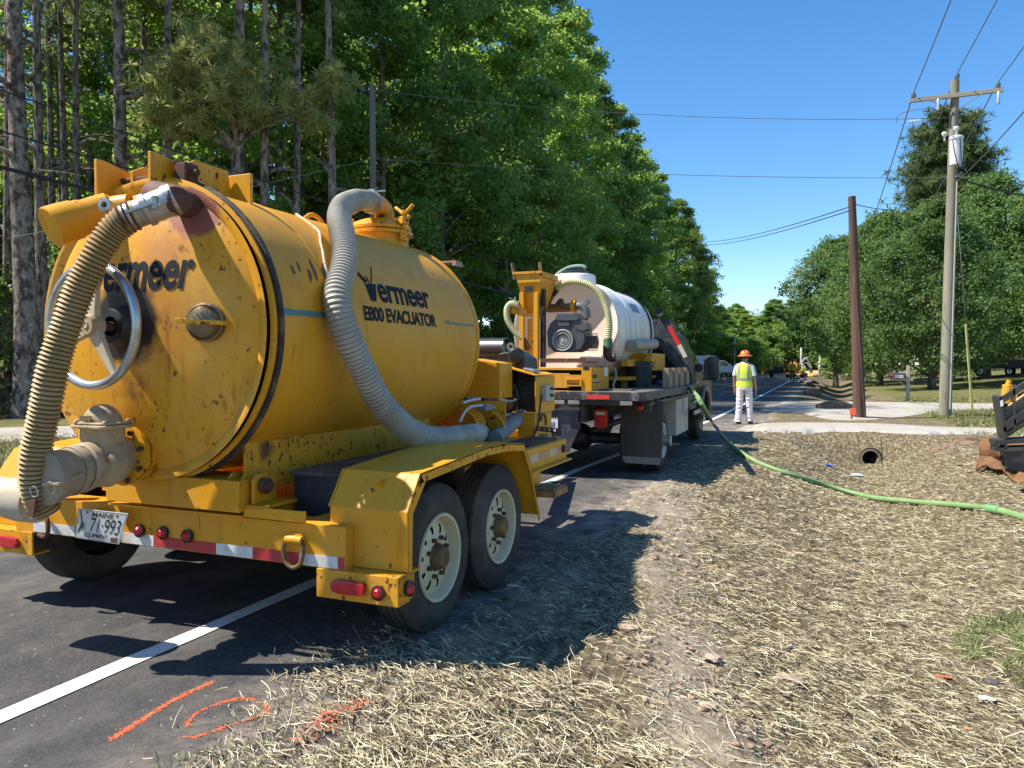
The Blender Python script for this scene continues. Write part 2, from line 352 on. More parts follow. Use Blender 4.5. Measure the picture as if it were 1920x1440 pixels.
go = bpy.data.objects.new('ground', fast_mesh('ground', np.stack([X, Y, Z], 1), F, ground_mat(), True, zone)); C.objects.link(go); tag(go, kind='structure')
bx_, by_, bf_ = grid(np.linspace(PIPE[0]-.205, PIPE[0]+.205, 21), np.linspace(16.63, 17.9, 24)); bz_ = np.maximum(ground_h(bx_, by_), PIPE[2]+np.sqrt(np.maximum(.2**2-(bx_-PIPE[0])**2, 0)))+.012+(vnoise(bx_, by_, 9, 4)-.5)*.012; bc_ = np.zeros((len(bx_), 4)); bc_[:,0] = 1; bc_[:,3] = 1
bko = bpy.data.objects.new('ditch_bank', fast_mesh('ditch_bank', np.stack([bx_, by_, bz_], 1), bf_, go.data.materials[0], True, bc_)); C.objects.link(bko); tag(bko, kind='structure')

# ---------------------------------------------------------------- road
def asphalt_mat():
    m = bpy.data.materials.new('asphalt'); m.use_nodes = True; t = m.node_tree; N = t.nodes; L = t.links; b = N['Principled BSDF']
    b.inputs['Roughness'].default_value = .82; b.inputs['Specular IOR Level'].default_value = .25
    tc = N.new('ShaderNodeTexCoord'); vc = N.new('ShaderNodeVertexColor'); vc.layer_name = 'zone'; sp = N.new('ShaderNodeSeparateColor'); L.new(vc.outputs[0], sp.inputs[0])
    def noise(sc, d=6, st=None):
        n = N.new('ShaderNodeTexNoise'); n.inputs['Scale'].default_value = sc; n.inputs['Detail'].default_value = d; n.inputs['Roughness'].default_value = .7
        if st:
            mp = N.new('ShaderNodeMapping'); mp.inputs['Scale'].default_value = st; L.new(tc.outputs['Object'], mp.inputs[0]); L.new(mp.outputs[0], n.inputs[0])
        else: L.new(tc.outputs['Object'], n.inputs[0])
        return n.outputs[0]
    def mr(f, a, c, lo=0, hi=1):
        r = N.new('ShaderNodeMapRange'); L.new(f, r.inputs[0]); r.inputs[1].default_value = a; r.inputs[2].default_value = c; r.inputs[3].default_value = lo; r.inputs[4].default_value = hi; return r.outputs[0]
    def mix(f, a, c):
        x = N.new('ShaderNodeMix'); x.data_type = 'RGBA'; L.new(f, x.inputs[0])
        for k, q in ((6, a), (7, c)):
            if isinstance(q, tuple): x.inputs[k].default_value = (*q, 1)
            else: L.new(q, x.inputs[k])
        return x.outputs[2]
    def mul(a, c):
        x = N.new('ShaderNodeMath'); x.operation = 'MULTIPLY'; L.new(a, x.inputs[0])
        if isinstance(c, float): x.inputs[1].default_value = c
        else: L.new(c, x.inputs[1])
        return x.outputs[0]
    c = mix(mr(noise(110, 3), .35, .7), (.013,.0135,.015), (.08,.079,.08))
    c = mix(mr(noise(42, 2), .52, .74, 0, .45), c, (.12,.118,.115)); c = mix(mr(noise(.8, 6, (1,.3,1)), .35, .75, 0, .5), c, (.075,.073,.072))
    vo = N.new('ShaderNodeTexVoronoi'); vo.inputs['Scale'].default_value = 24; L.new(tc.outputs['Object'], vo.inputs[0])
    c = mix(mul(mr(vo.outputs['Distance'], .16, .10), mr(noise(5, 3), .52, .6)), c, (.30,.27,.24))
    d = mul(mr(noise(4, 8), .38, .68), sp.outputs[0]); c = mix(d, c, (.33,.27,.215))
    d2 = mul(mr(noise(2.2, 8, (1,.5,1)), .48, .7), .42); c = mix(d2, c, (.22,.195,.17))
    L.new(c, b.inputs['Base Color'])
    bp = N.new('ShaderNodeBump'); bp.inputs['Strength'].default_value = .55; bp.inputs['Distance'].default_value = .006; L.new(noise(120, 5), bp.inputs['Height']); L.new(bp.outputs[0], b.inputs['Normal'])
    return m
ys_r = np.concatenate([np.linspace(-60, 0, 10), np.arange(.5, 40, .5), np.linspace(42, 320, 60)])
off = np.concatenate([np.linspace(-7.0, -.2, 12), np.linspace(0, 1.4, 14)])
OFF, YY, F = grid(off, ys_r); XX = line_x(YY)+OFF
dust = np.clip(.12+sstep(.45, 1.25, OFF)*.95+sstep(14, 18, YY)*sstep(26, 18, YY)*sstep(-.2, .5, OFF), 0, 1.2); z4 = np.zeros((len(XX), 4)); z4[:,0] = dust; z4[:,3] = 1
m_asph = asphalt_mat()
ro = bpy.data.objects.new('road', fast_mesh('road', np.stack([XX, YY, np.full_like(XX, .002)], 1), F, m_asph, False, z4)); C.objects.link(ro); tag(ro, kind='structure')
def stripe(name, off0, wd, y0, y1, m, step=.25, jit=.006, z=.007):
    yy = np.arange(y0, y1, step if y1 < 60 else .4); V = []
    for sgn in (-1, 1): V.append(np.stack([line_x(yy)+off0+sgn*wd/2+rng.normal(0, jit, len(yy)), yy, np.full(len(yy), z)], 1))
    n = len(yy); i = np.arange(n-1); F = np.stack([i, i+n, i+n+1, i+1], 1)
    o = bpy.data.objects.new(name, fast_mesh(name, np.concatenate(V), F, m)); C.objects.link(o); return tag(o, kind='structure')
m_line = mat('white_road_paint', (.70,.69,.645), .7, layers=[((.40,.38,.35), 9, .48, .72, None, .6), ((.10,.10,.10), 45, .61, .67, None, .85), ((.3,.26,.21), 2.0, .55, .75, None, .5)], bump=(120, .3, .003))
m_yline = mat('yellow_road_paint', (.55,.34,.04), .7, layers=[((.25,.18,.07), 9, .5, .75, None, .6)])
stripe('white_edge_line', 0, .115, -3, 75, m_line)
stripe('yellow_centre_line', -3.05, .11, -3, 110, m_yline); stripe('yellow_centre_line', -3.75, .11, -3, 110, m_yline)
stripe('white_edge_line', -6.6, .11, -3, 110, m_line)

# ---------------------------------------------------------------- gravel driveways
m_grav = mat('pale_gravel', (.45,.425,.38), .95, layers=[((.28,.25,.21), 26, .45, .65, None, .75), ((.62,.60,.56), 48, .58, .68, None, .8), ((.34,.27,.19), 1.1, .44, .68, None, .75)], bump=(55, .8, .02), spec=.15)
def gravel(near, far, rows=8, dz=.05):
    A = resample(spline([ong(*p) for p in near], 6), .15); B = resample(spline([ong(*p) for p in far], 6), .15)
    n = 90; pick = lambda P, t: P[min(int(t*(len(P)-1)), len(P)-1)]
    V = []
    for i in range(n):
        a, b = pick(A, i/(n-1)), pick(B, i/(n-1))
        for k in range(rows+1):
            s = k/rows; p = a+(b-a)*s; p.y += .03*random.uniform(-1, 1)*(k in (0, rows))
            V.append((p.x, p.y, gz(p.x, p.y)+dz*math.sin(math.pi*min(max(s, .0), 1))**.4+.004-(.02 if k in (0, rows) else 0)))
    i = np.arange(n*(rows+1)).reshape(n, rows+1); F = np.stack([i[:-1,:-1], i[1:,:-1], i[1:,1:], i[:-1,1:]], -1).reshape(-1, 4)
    o = bpy.data.objects.new('gravel_driveway', fast_mesh('gravel_driveway', np.array(V), F, m_grav, True)); C.objects.link(o); return tag(o, kind='structure')
gravel([(1425,773),(1500,776),(1560,789),(1640,789),(1690,783),(1760,773),(1880,767),(2100,764)], [(1440,760),(1500,753),(1650,753),(1750,755),(1900,757),(2100,755)])
gravel([(1375,812),(1450,811),(1560,817),(1650,823),(1720,821),(1790,815),(1890,813)], [(1405,799),(1500,793),(1650,795),(1750,801),(1890,805)])
gravel([(-500,872),(-200,845),(0,830),(120,822),(330,805)], [(-500,840),(-200,815),(0,802),(120,800),(330,795)])
gravel([(1560,703),(1640,702),(1700,702)], [(1560,700),(1640,698),(1700,697)], 2)

# ---------------------------------------------------------------- straw, clods, grass: what nobody could count
def island_mat(name, cols, rough=.8, trans=0):
    m = bpy.data.materials.new(name); m.use_nodes = True; t = m.node_tree; N = t.nodes; L = t.links; b = N['Principled BSDF']; b.inputs['Roughness'].default_value = rough; b.inputs['Specular IOR Level'].default_value = .25
    g = N.new('ShaderNodeNewGeometry'); r = N.new('ShaderNodeValToRGB'); L.new(g.outputs['Random Per Island'], r.inputs[0]); e = r.color_ramp.elements
    e[0].position, e[0].color = cols[0][0], (*cols[0][1], 1); e[1].position, e[1].color = cols[1][0], (*cols[1][1], 1)
    for p, c in cols[2:]: q = e.new(p); q.color = (*c, 1)
    L.new(r.outputs[0], b.inputs['Base Color']); return m
def strips(name, P, ang, tilt, L_, W_, m, curl=.0):
    """flat blades, two quads each with a kink"""
    n = len(P); d = np.stack([np.cos(ang)*np.cos(tilt), np.sin(ang)*np.cos(tilt), np.sin(tilt)], 1); s = np.stack([-np.sin(ang), np.cos(ang), rng.uniform(-1.1, 1.1, n)], 1); s /= np.linalg.norm(s, axis=1)[:,None]
    h = (L_/2)[:,None]; k = (W_/2)[:,None]; mid = P+np.array([0,0,1])*(curl*L_)[:,None]+s*(rng.normal(0, .05, n)*L_)[:,None]
    V = np.stack([P-d*h-s*k, P-d*h+s*k, mid+s*k, mid-s*k, P+d*h+s*k*.6, P+d*h-s*k*.6], 1).reshape(-1, 3)
    b = np.arange(n)[:,None]*6; F = np.concatenate([b+np.array([0,1,2,3]), b+np.array([3,2,4,5])], 0)
    o = bpy.data.objects.new(name, fast_mesh(name, V, F, m)); C.objects.link(o); return o
def scatter(n, x0, x1, y0, y1, pw, keep):
    out = []; got = 0
    while got < n:
        x = rng.uniform(x0, x1, 200000); y = rng.uniform(y0, y1, 200000); r = np.hypot(x, y)+.6
        k = (rng.random(200000) < np.minimum(1, (2.0/r)**pw)) & keep(x, y); q = np.stack([x[k], y[k]], 1); out.append(q); got += len(q)
    return np.concatenate(out)[:n]
def straw_keep(x, y):
    e = x-(line_x(y)+1.2); w_ = vnoise(x, y, .9, 3)
    edge = sstep(-.24, .32, e+(w_-.5)*.7)                                     # thin beside the asphalt
    bare = (1-.6*sstep(.52, .68, vnoise(x, y, 1.5, 5))*sstep(2.0, .5, e))*(.45+.55*sstep(.3, .62, vnoise(x, y, 3.1, 12)))
    strip = 1-.72*sstep(.32, .08, np.abs(e-soil_e(y)+(w_-.5)*.3))*sstep(11, 8, y)*sstep(.30, .42, vnoise(x, y, 3.3, 14)); bare = bare*strip
    grass = 1-.6*sstep(.8, .4, np.hypot((x-1.5)/.95, (y-5.2)/1.35))
    far = sstep(16.9, 16.2, y+(w_-.5))
    return rng.random(len(x)) < np.clip(edge*bare*grass*far, .012*(e > -.6), 1)
P2 = scatter(300000, -2.6, 6, .6, 17.3, 1.25, straw_keep); n = len(P2)
rr = np.hypot(P2[:,0], P2[:,1])
Ls = (rng.gamma(2.6, .028, n)*np.interp(rr, [2, 4.5, 12], [1, .72, .6])).clip(.02, .28); Ws = (.0022+.0030*rng.random(n)**1.8)*np.clip(rr/7, 1, 1.5)
gzs = ground_h(P2[:,0], P2[:,1])+(vnoise(P2[:,0], P2[:,1], 9, 1)-.5)*.035+(vnoise(P2[:,0], P2[:,1], 26, 2)-.5)*.02; gzs = np.where(P2[:,0]-(line_x(P2[:,1])+1.2) < .12, np.maximum(gzs, .002), gzs)
Ps = np.stack([P2[:,0], P2[:,1], gzs+.004+.045*rng.random(n)**2*np.interp(rr, [2, 8], [1, .6])], 1)
ang = np.where(rng.random(n) < .70, rng.normal(2.65, .38, n), rng.uniform(0, 6.28, n)); tl = rng.normal(0, .22, n)
m_straw = island_mat('dry_straw', [(0, (.055,.044,.027)), (.28, (.16,.13,.075)), (.55, (.41,.34,.21)), (.88, (.61,.53,.345)), (1, (.78,.72,.51))])
tag(strips('straw_mulch', Ps, ang, tl, Ls, Ws, m_straw, .03), 'pale dry straw mulch strewn over the ditch verge', 'straw', kind='stuff')
def grass_keep(x, y): return (np.hypot((x-1.5)/.95, (y-5.2)/1.35)+(vnoise(x, y, 2.5, 8)-.5)*.6 < .8) & (vnoise(x, y, 6, 9) > .25)
G2 = scatter(11000, .5, 2.8, 3.8, 7.0, 1, grass_keep)
def bl_keep(x, y): return (np.hypot((x+2.02)/.16, (y-2.02)/.22)+(vnoise(x, y, 9, 8)-.5)*.8 < .8)
G3 = scatter(420, -2.4, -1.6, 1.6, 2.5, .5, bl_keep)
def lf_keep(x, y): return ((line_x(y)-7.0)-x > .15)
G2 = np.concatenate([G2, G3]); n = len(G2)
Pg = np.stack([G2[:,0], G2[:,1], ground_h(G2[:,0], G2[:,1])+.02], 1)
m_grass = island_mat('green_grass', [(0, (.06,.10,.025)), (.5, (.13,.20,.05)), (1, (.34,.32,.14))], .6)
tag(strips('grass_tufts', Pg, rng.uniform(0, 6.28, n), rng.uniform(.25, 1.25, n), rng.uniform(.04, .10, n), rng.uniform(.0025, .0045, n), m_grass, .05), 'short green grass growing through the straw', 'grass', kind='stuff')
# lawn blades further right and left of the road
Lk = lambda x, y: ((x-(line_x(y)+1.2) > 4.3) & (rng.random(len(x)) < .8)) | ((line_x(y)-7.0)-x > .1)
a = scatter(30000, 1, 14, 17.5, 36, .3, lambda x, y: (x-(line_x(y)+1.2) > 4.2)); b_ = scatter(16000, -16, -9.6, 5, 15, .3, lf_keep)
G4 = np.concatenate([a, b_]); n = len(G4); Pg = np.stack([G4[:,0], G4[:,1], ground_h(G4[:,0], G4[:,1])+.02], 1)
m_lawn = island_mat('lawn_grass', [(0, (.09,.12,.03)), (.5, (.17,.17,.06)), (1, (.36,.31,.15))], .7)
tag(strips('lawn_grass', Pg, rng.uniform(0, 6.28, n), rng.uniform(.3, 1.3, n), rng.uniform(.06, .14, n), rng.uniform(.008, .016, n), m_lawn, .05), 'mown yellow green lawn grass', 'grass', kind='stuff')
def clods(name, n, keep, x0, x1, y0, y1, r0, r1, m, label, cat, pw=1.2):
    q = scatter(n, x0, x1, y0, y1, pw, keep); bm = bmesh.new(); bmesh.ops.create_icosphere(bm, subdivisions=1, radius=1)
    bv = np.array([v.co for v in bm.verts]); bf = np.array([[v.index for v in f.verts] for f in bm.faces]); bm.free()
    R = r0*(r1/r0)**(rng.random(n)**2.2); k = len(bv)
    V = bv[None]*(R[:,None,None])*(1+rng.normal(0, .3, (n, k, 1)))*np.stack([rng.uniform(.8, 1.4, n), rng.uniform(.7, 1.2, n), rng.uniform(.5, .9, n)], 1)[:,None]
    V = V+np.stack([q[:,0], q[:,1], ground_h(q[:,0], q[:,1])+R*.3], 1)[:,None]
    F = (bf[None]+np.arange(n)[:,None,None]*k).reshape(-1, 3)
    o = bpy.data.objects.new(name, fast_mesh(name, V.reshape(-1, 3), F, m, False)); C.objects.link(o); return tag(o, label, cat, kind='stuff')
m_clod = mat('pinkish_soil', (.40,.29,.21), .95, layers=[((.22,.15,.10), 30, .45, .65, None, .7)], bump=(80, .5, .01), spec=.1)
clods('dirt_clods', 900, lambda x, y: (np.abs(x-(line_x(y)+1.2)-soil_e(y)+(vnoise(x, y, .8, 6)-.5)*.3) < .30) & (vnoise(x, y, 2.2, 7) > .42), -2.0, .6, 1.2, 9, .005, .024, m_clod, 'pinkish dirt clods scattered beside the asphalt edge', 'soil')
mx_, my_, mf_ = grid(np.linspace(1.5, 4.1, 60), np.linspace(15.2, 16.75, 36)); q_ = np.clip(1-np.hypot((mx_-2.75)/1.25, (my_-16.0)/.7), 0, 1)
mz_ = ground_h(mx_, my_)-.04+q_**.6*(.10+.16*(vnoise(mx_, my_, 4.5, 3)-.35)+.10*(vnoise(mx_, my_, 12, 5)-.5))
m_mound = mat('dark_turned_soil', (.24,.16,.11), .95, layers=[((.075,.047,.03), 5, .40, .58, None, .9), ((.42,.32,.23), 12, .55, .7, None, .6)], bump=(45, .7, .02), spec=.1)
mo_ = bpy.data.objects.new('soil_mound', fast_mesh('soil_mound', np.stack([mx_, my_, mz_], 1), mf_, m_mound, True)); C.objects.link(mo_); tag(mo_, 'mound of dark turned soil on the bank right of the culvert', 'soil', kind='stuff')
def bank_keep(x, y): return (np.hypot((x-2.75)/1.1, (y-15.9)/.55)+(vnoise(x, y, 3, 6)-.5)*.8 < .9)
clods('dirt_clods', 420, bank_keep, 1.2, 4.2, 14.8, 16.7, .012, .055, m_mound, 'turned dark soil heaped on the ditch bank by the gravel', 'soil', .3)
clods('loose_gravel', 1500, lambda x, y: vnoise(x, y, 2, 4) > .3, -1.7, 4.2, 17.4, 19.3, .008, .022, mat('loose_stone', (.46,.44,.40), .9, layers=[((.40,.36,.31), 3, .4, .7, None, .7)]), 'loose pale stones on the near gravel driveway', 'gravel', .2)
clods('loose_gravel', 900, lambda x, y: vnoise(x, y, 5, 4) > .62, -3.0, -1.7, 1.6, 7, .003, .009, m_clod, 'loose grit on the asphalt shoulder', 'grit', .8)

# ---------------------------------------------------------------- orange survey paint
m_or = mat('orange_marking_paint', (.62,.10,.03), .8, layers=[((.42,.16,.08), 20, .42, .66, None, .7)])
def spray(pts, wd, n, z=.0032):
    P = spline(pts, 10); V = []; F = []
    for k in range(n):
        t = random.random()*(len(P)-1); i = int(t); p = P[i].lerp(P[min(i+1, len(P)-1)], t-i)
        fade = min(1, t/(len(P)*.12)+.15); r = random.gauss(0, wd)*(1.4-fade*.4)
        if random.random() > fade: continue
        a = random.random()*6.28; q = Vector((p.x+math.cos(a)*r, p.y+math.sin(a)*r, z+random.random()*.0012)); s = random.uniform(.0025, .008)*(1 if abs(r) < wd else .6); b = len(V); a = random.random()*3
        for j in range(4): V.append((q.x+s*math.cos(a+j*1.57)*random.uniform(.6,1.3), q.y+s*math.sin(a+j*1.57), q.z)); 
        F.append((b, b+1, b+2, b+3))
    o = bpy.data.objects.new('orange_paint_mark', fast_mesh('orange_paint_mark', np.array(V), np.array(F), m_or)); C.objects.link(o); return tag(o, kind='structure')
spray([at(u, v, z=0) for u, v in ((205,1390),(260,1355),(330,1312),(398,1280))], .014, 800)
spray([at(u, v, z=0) for u, v in ((335,1384),(372,1382),(430,1362),(490,1342),(498,1325),(462,1310),(420,1318),(370,1338),(345,1366))], .011, 470, .0034)
pm = [ong(u, v) for u, v in ((560,1410),(590,1385),(620,1355),(645,1342),(678,1328))]
pp = spline(pm, 12); n = 80; ii = rng.integers(0, len(pp), n); Po = np.array([pp[i] for i in ii])+np.stack([rng.normal(0, .03, n), rng.normal(0, .03, n), .02+.02*rng.random(n)], 1)
tag(strips('orange_painted_straw', Po, rng.uniform(0, 6.28, n), rng.normal(0, .2, n), rng.uniform(.02, .09, n), rng.uniform(.004, .008, n), m_or, .03), 'straw sprayed with orange survey paint', 'straw', kind='stuff')
# ================================================================ TREES
m_bark = mat('grey_bark', (.25,.21,.17), .95, layers=[((.055,.042,.033), 5, .42, .62, (1,1,.3), .85), ((.30,.27,.23), 11, .6, .7, (1,1,.4), .5)], bump=(9, .9, .05, (1,1,.28)), spec=.1)
m_pbark = mat('pine_bark', (.27,.215,.175), .95, layers=[((.06,.042,.033), 7, .45, .58, (1,1,.45), .9), ((.44,.38,.33), 10, .55, .66, (1,1,.5), .8)], bump=(10, 1, .06, (1,1,.45)), spec=.1)
m_leafA = leaf_mat('sweetgum_leaves', (.055,.115,.024), (.26,.37,.075), .57)
m_leafB = leaf_mat('oak_leaves', (.045,.09,.021), (.18,.265,.056), .52)
m_leafP = leaf_mat('pear_leaves', (.04,.08,.022), (.165,.255,.075), .4, .55, .25)
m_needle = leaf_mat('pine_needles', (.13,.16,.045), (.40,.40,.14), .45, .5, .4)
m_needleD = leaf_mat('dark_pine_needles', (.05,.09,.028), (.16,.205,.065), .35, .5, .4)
def unit(a): return a/np.linalg.norm(a, axis=1)[:,None]
def leaf_cloud(Cn, rad, nper, size, out_c, flat=.7, rg=rng):
    """leaf-sized folded diamonds round the clump centres"""
    n = len(Cn)*nper; c = np.repeat(Cn, nper, 0); r = np.repeat(rad, nper)
    g = unit(rg.normal(0, 1, (n, 3)))*(rg.random(n)[:,None]**.45)*r[:,None]; g[:,2] *= flat
    P = c+g; out = unit(P-out_c(P)); d = unit(rg.normal(0, 1, (n, 3))*.9+out*.6+np.array([0,0,-.35]))
    nn = rg.normal(0, .7, (n, 3))+np.array([0,0,.9])+out*.5; s = unit(np.cross(d, nn)); up = np.cross(s, d)
    L = (size*rg.uniform(.65, 1.25, n))[:,None]; W = L*.38
    V = np.stack([P, P+d*L*.5-s*W+up*L*.06, P+d*L-up*L*.08, P+d*L*.5+s*W+up*L*.06], 1).reshape(-1, 3)
    F = np.arange(n*4).reshape(-1, 4); return V, F
def limb(m, a, b, r0, r1, sag=.12, n=6, wob=.12):
    a, b = Vector(a), Vector(b); L = (b-a).length; pts = []
    for i in range(n+1):
        t = i/n; p = a.lerp(b, t); p.z += math.sin(t*math.pi)*sag*L
        if 0 < i < n: p += Vector((random.uniform(-1,1), random.uniform(-1,1), random.uniform(-1,1)))*wob*L/n
        pts.append(p)
    m.tube(pts, [r0+(r1-r0)*(i/n)**.7 for i in range(n+1)], 6, caps=False)
PROTO = {}
def mesh_child(name, me, root):
    o = bpy.data.objects.new(name, me); C.objects.link(o); o.parent = root; return o
def trunk_part(root, H, r0, r1, bend, limbs, mb, n=14, mname='trunk'):
    m = M(); pts = []; ph = random.random()*6
    for i in range(n+1):
        t = i/n; z = H*t; pts.append(Vector((bend*math.sin(t*2.4+ph)-bend*math.sin(ph), bend*math.cos(t*1.9+ph)-bend*math.cos(ph), z-.25)))
    rs = [(r0+(r1-r0)*(i/n)**.85)*(1+.5*max(0, 1-i/n*9)) for i in range(n+1)]
    m.tube(pts, rs, 12, caps=False)
    def on(z):
        t = max(0, min(.999, (z+.25)/H))*n; i = int(t); return pts[i].lerp(pts[i+1], t-i), rs[i]
    for (z, e) in limbs:
        a, ra = on(z); limb(m, a, e, min(ra*.6, .13), .015, random.uniform(.02, .14))
    me = build(m, mname, mb, root); return on
def broadleaf(name, label, cat, seed, H, h0, env, nb, nsub, nleaf, size, lm, r0=.22, flat=.65, bend=.35, crad=(.45, .95), tight=.62):
    random.seed(seed); rg = np.random.default_rng(seed); root = thing(name, label, cat); Cn = []; rd = []; lim = []
    for i in range(nb):
        t = (i+.5*random.random())/nb; t = t**.9; z = h0+(H-h0)*t; rr = env(t); a = i*2.399+random.uniform(-.5, .5)
        R = rr*random.uniform(.45, .86); c = Vector((math.cos(a)*R, math.sin(a)*R, z)); lim.append((max(.6, z-R*random.uniform(.3, .75)), c))
        for k in range(nsub):
            q = rg.normal(0, 1, 3)*np.array([.34, .34, .22])*max(rr*tight, .8); p = np.array(c)+q
            h = math.hypot(p[0], p[1]); tt = min(max((p[2]-h0)/(H-h0), 0), 1); mx = env(tt)*1.05
            if h > mx: p[:2] *= mx/h
            Cn.append(p); rd.append(random.uniform(*crad))
    Cn = np.array(Cn); rd = np.array(rd); ctr = lambda P: np.stack([P[:,0]*0, P[:,1]*0, np.full(len(P), (h0+H)*.45)], 1)
    V, F = leaf_cloud(Cn, rd, nleaf, size, ctr, flat, rg)
    trunk_part(root, H*.93, r0, .02, bend, lim, m_bark); mesh_child('crown', fast_mesh('crown', V, F, lm), root); return root
def tuft_cloud(T, n, L, W, rg, updir=.25):
    N_ = len(T)*n; c = np.repeat(T, n, 0); d = unit(rg.normal(0, 1, (N_, 3))+np.array([0,0,updir])); s = unit(np.cross(d, rg.normal(0, 1, (N_, 3)))); l = (L*rg.uniform(.6, 1.1, N_))[:,None]
    dr = np.array([0,0,-.12])*l; V = np.stack([c-s*W*.5, c+s*W*.5, c+d*l+s*W*.35+dr, c+d*l-s*W*.35+dr], 1).reshape(-1, 3); return V, np.arange(N_*4).reshape(-1, 4)
def pine(name, label, seed, H, h0, R, nwh, lm, r0=.26, tufts=16, needles=26, nl=.26, nw=.017, bend=.25, extra=(), dead=8):
    random.seed(seed); rg = np.random.default_rng(seed); root = thing(name, label, 'pine tree'); T = []; lim = []
    for i in range(nwh):
        t = (i+random.random()*.7)/nwh; z = h0+(H-h0)*t; L = R*(math.sin(math.pi*min(1, .22+.78*(1-t)**.8)*.5)**.8)*random.uniform(.55, 1.05); a = i*2.399+random.uniform(-.6, .6)
        e = Vector((math.cos(a)*L, math.sin(a)*L, z+L*random.uniform(-.05, .28))); lim.append((z, e))
        for k in range(tufts):
            s = random.uniform(.4, 1.05); w_ = L*.22*(1.2-s*.5); T.append((e.x*s+random.gauss(0, w_), e.y*s+random.gauss(0, w_), z+(e.z-z)*s+random.gauss(0, w_*.55)))
    for i in range(dead):
        z = random.uniform(max(2.5, h0*.35), h0); a = random.random()*6.28; L = random.uniform(.6, 2.6); lim.append((z, Vector((math.cos(a)*L, math.sin(a)*L, z+L*random.uniform(-.1, .35)))))
    for (z, c, r, nt_) in extra:
        lim.append((z, Vector(c)))
        for k in range(nt_):
            g = rg.normal(0, .5, 3)*np.array([r, r, r*.72]); T.append((c[0]+g[0], c[1]+g[1], c[2]+g[2]))
    V, F = tuft_cloud(np.array(T), needles, nl, nw, rg)
    trunk_part(root, H, r0, .04, bend, lim, m_pbark); mesh_child('crown', fast_mesh('crown', V, F, lm), root); return root

envF = lambda t: 4.6*max(.05, math.sin(math.pi*min(1, (.10+.90*t)**.75)))**.55
envN = lambda t: 3.3*max(.05, math.sin(math.pi*min(1, (.08+.92*t)**.7)))**.6
envU = lambda t: 2.3*max(.08, math.sin(math.pi*min(1, .18+.82*t)))**.5
envP = lambda t: 4.3*max(.05, math.sin(math.pi*min(1, (.14+.86*t)**.72)))**.62
L1 = 'tall leafy roadside tree in the dense woods left of the road'
pF = [broadleaf('broadleaf_tree', L1, 'tree', 101, 24, 6.0, envF, 34, 16, 84, .21, m_leafA, .24, .58, tight=.55), broadleaf('broadleaf_tree', L1, 'tree', 102, 25, 4.5, envN, 36, 15, 84, .21, m_leafA, .22, .58, tight=.56),
      broadleaf('broadleaf_tree', L1, 'tree', 103, 22, 6.5, envF, 32, 15, 84, .22, m_leafB, .24, .6, tight=.55)]
pU = [broadleaf('understory_tree', 'low leafy understory tree at the foot of the woods', 'tree', 111, 6.0, .5, envU, 18, 9, 46, .19, m_leafB, .07, .7, .2, (.3, .6)),
      broadleaf('understory_tree', 'low leafy understory tree at the foot of the woods', 'tree', 112, 4.2, .25, envU, 16, 9, 44, .17, m_leafA, .05, .7, .15, (.3, .6))]
pP = [broadleaf('pear_tree', 'rounded pear tree', 'tree', 121, 11, 1.5, envP, 44, 15, 62, .17, m_leafP, .2, .8, .15, (.4, .8)), broadleaf('pear_tree', 'rounded pear tree', 'tree', 122, 10.5, 1.3, envP, 44, 15, 62, .17, m_leafP, .2, .8, .15, (.4, .8))]
pP.append(broadleaf('pear_tree', 'rounded pear tree', 'tree', 123, 11, 3.0, envP, 42, 15, 62, .17, m_leafP, .2, .8, .15, (.4, .8)))
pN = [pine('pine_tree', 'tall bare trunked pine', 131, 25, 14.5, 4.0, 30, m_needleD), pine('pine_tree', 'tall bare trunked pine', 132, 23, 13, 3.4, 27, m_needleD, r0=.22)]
used = set()
def place(p, x, y, H=None, rz=None, label=None, group=None, wid=None, z=None):
    base = {id(q): h for q, h in zip(pF+pU+pP+pN, (24, 25, 22, 6.0, 4.2, 11, 10.5, 11, 25, 23))}[id(p)]
    s = (H/base) if H else 1; sw = wid if wid else s
    o = copy_tree(p) if id(p) in used else p; used.add(id(p))
    o.location = (x, y, gz(x, y) if z is None else z); o.rotation_euler = (0, 0, random.random()*6.28 if rz is None else rz); o.scale = (sw, sw, s)
    if label: o['label'] = label
    if group: o['group'] = group
    return o
random.seed(5)
G_L = 'leafy trees of the woods left of the road'; G_U = 'understory trees along the woods edge'; G_B = 'pines standing back in the woods'
# front row of the woods, seen one by one along the road
for (x, y, H, k, wd) in [(-20.5,22.5,23,0,1), (-16.9,26.5,25,1,1.15), (-17.2,33,27,0,1.1), (-17.0,40,28,1,1.2), (-17.4,47.5,28.5,0,1.12), (-18.2,56,29,1,1.3), (-18.6,64,26,2,1.1), (-18.6,72,26.5,1,1.35), (-18.6,80,25,0,1.05), (-18.2,89,24,1,1.3), (-16.8,98,22.5,2,1.0), (-16.6,106,20,0,.95), (-16.2,113,16,1,1.0), (-16.4,121,12.5,2,.75)]:
    lab = {121:'lowest crown at the far end of the roadside woods skyline', 113:'second crown from the far end of the roadside woods skyline', 106:'third crown from the far end of the roadside woods skyline', 98:'fourth crown from the far end of the roadside woods skyline'}.get(y, L1)
    place(pF[k], x, y, H, None, lab, G_L, wd)
for i in range(30):                                                          # deeper rows
    y = 24+i*3.6+random.uniform(-1, 1); x = -22.5-random.uniform(0, 13)
    place(random.choice(pF), x, y, random.uniform(19, 27), None, L1, G_L, random.uniform(.9, 1.15))
for i in range(9):                                                          # behind the pines at the left
    place(pF[i % 3], -38-random.uniform(0, 22), 8+i*4.0+random.uniform(-1, 1), random.uniform(16, 23), None, L1, G_L, random.uniform(.9, 1.1))
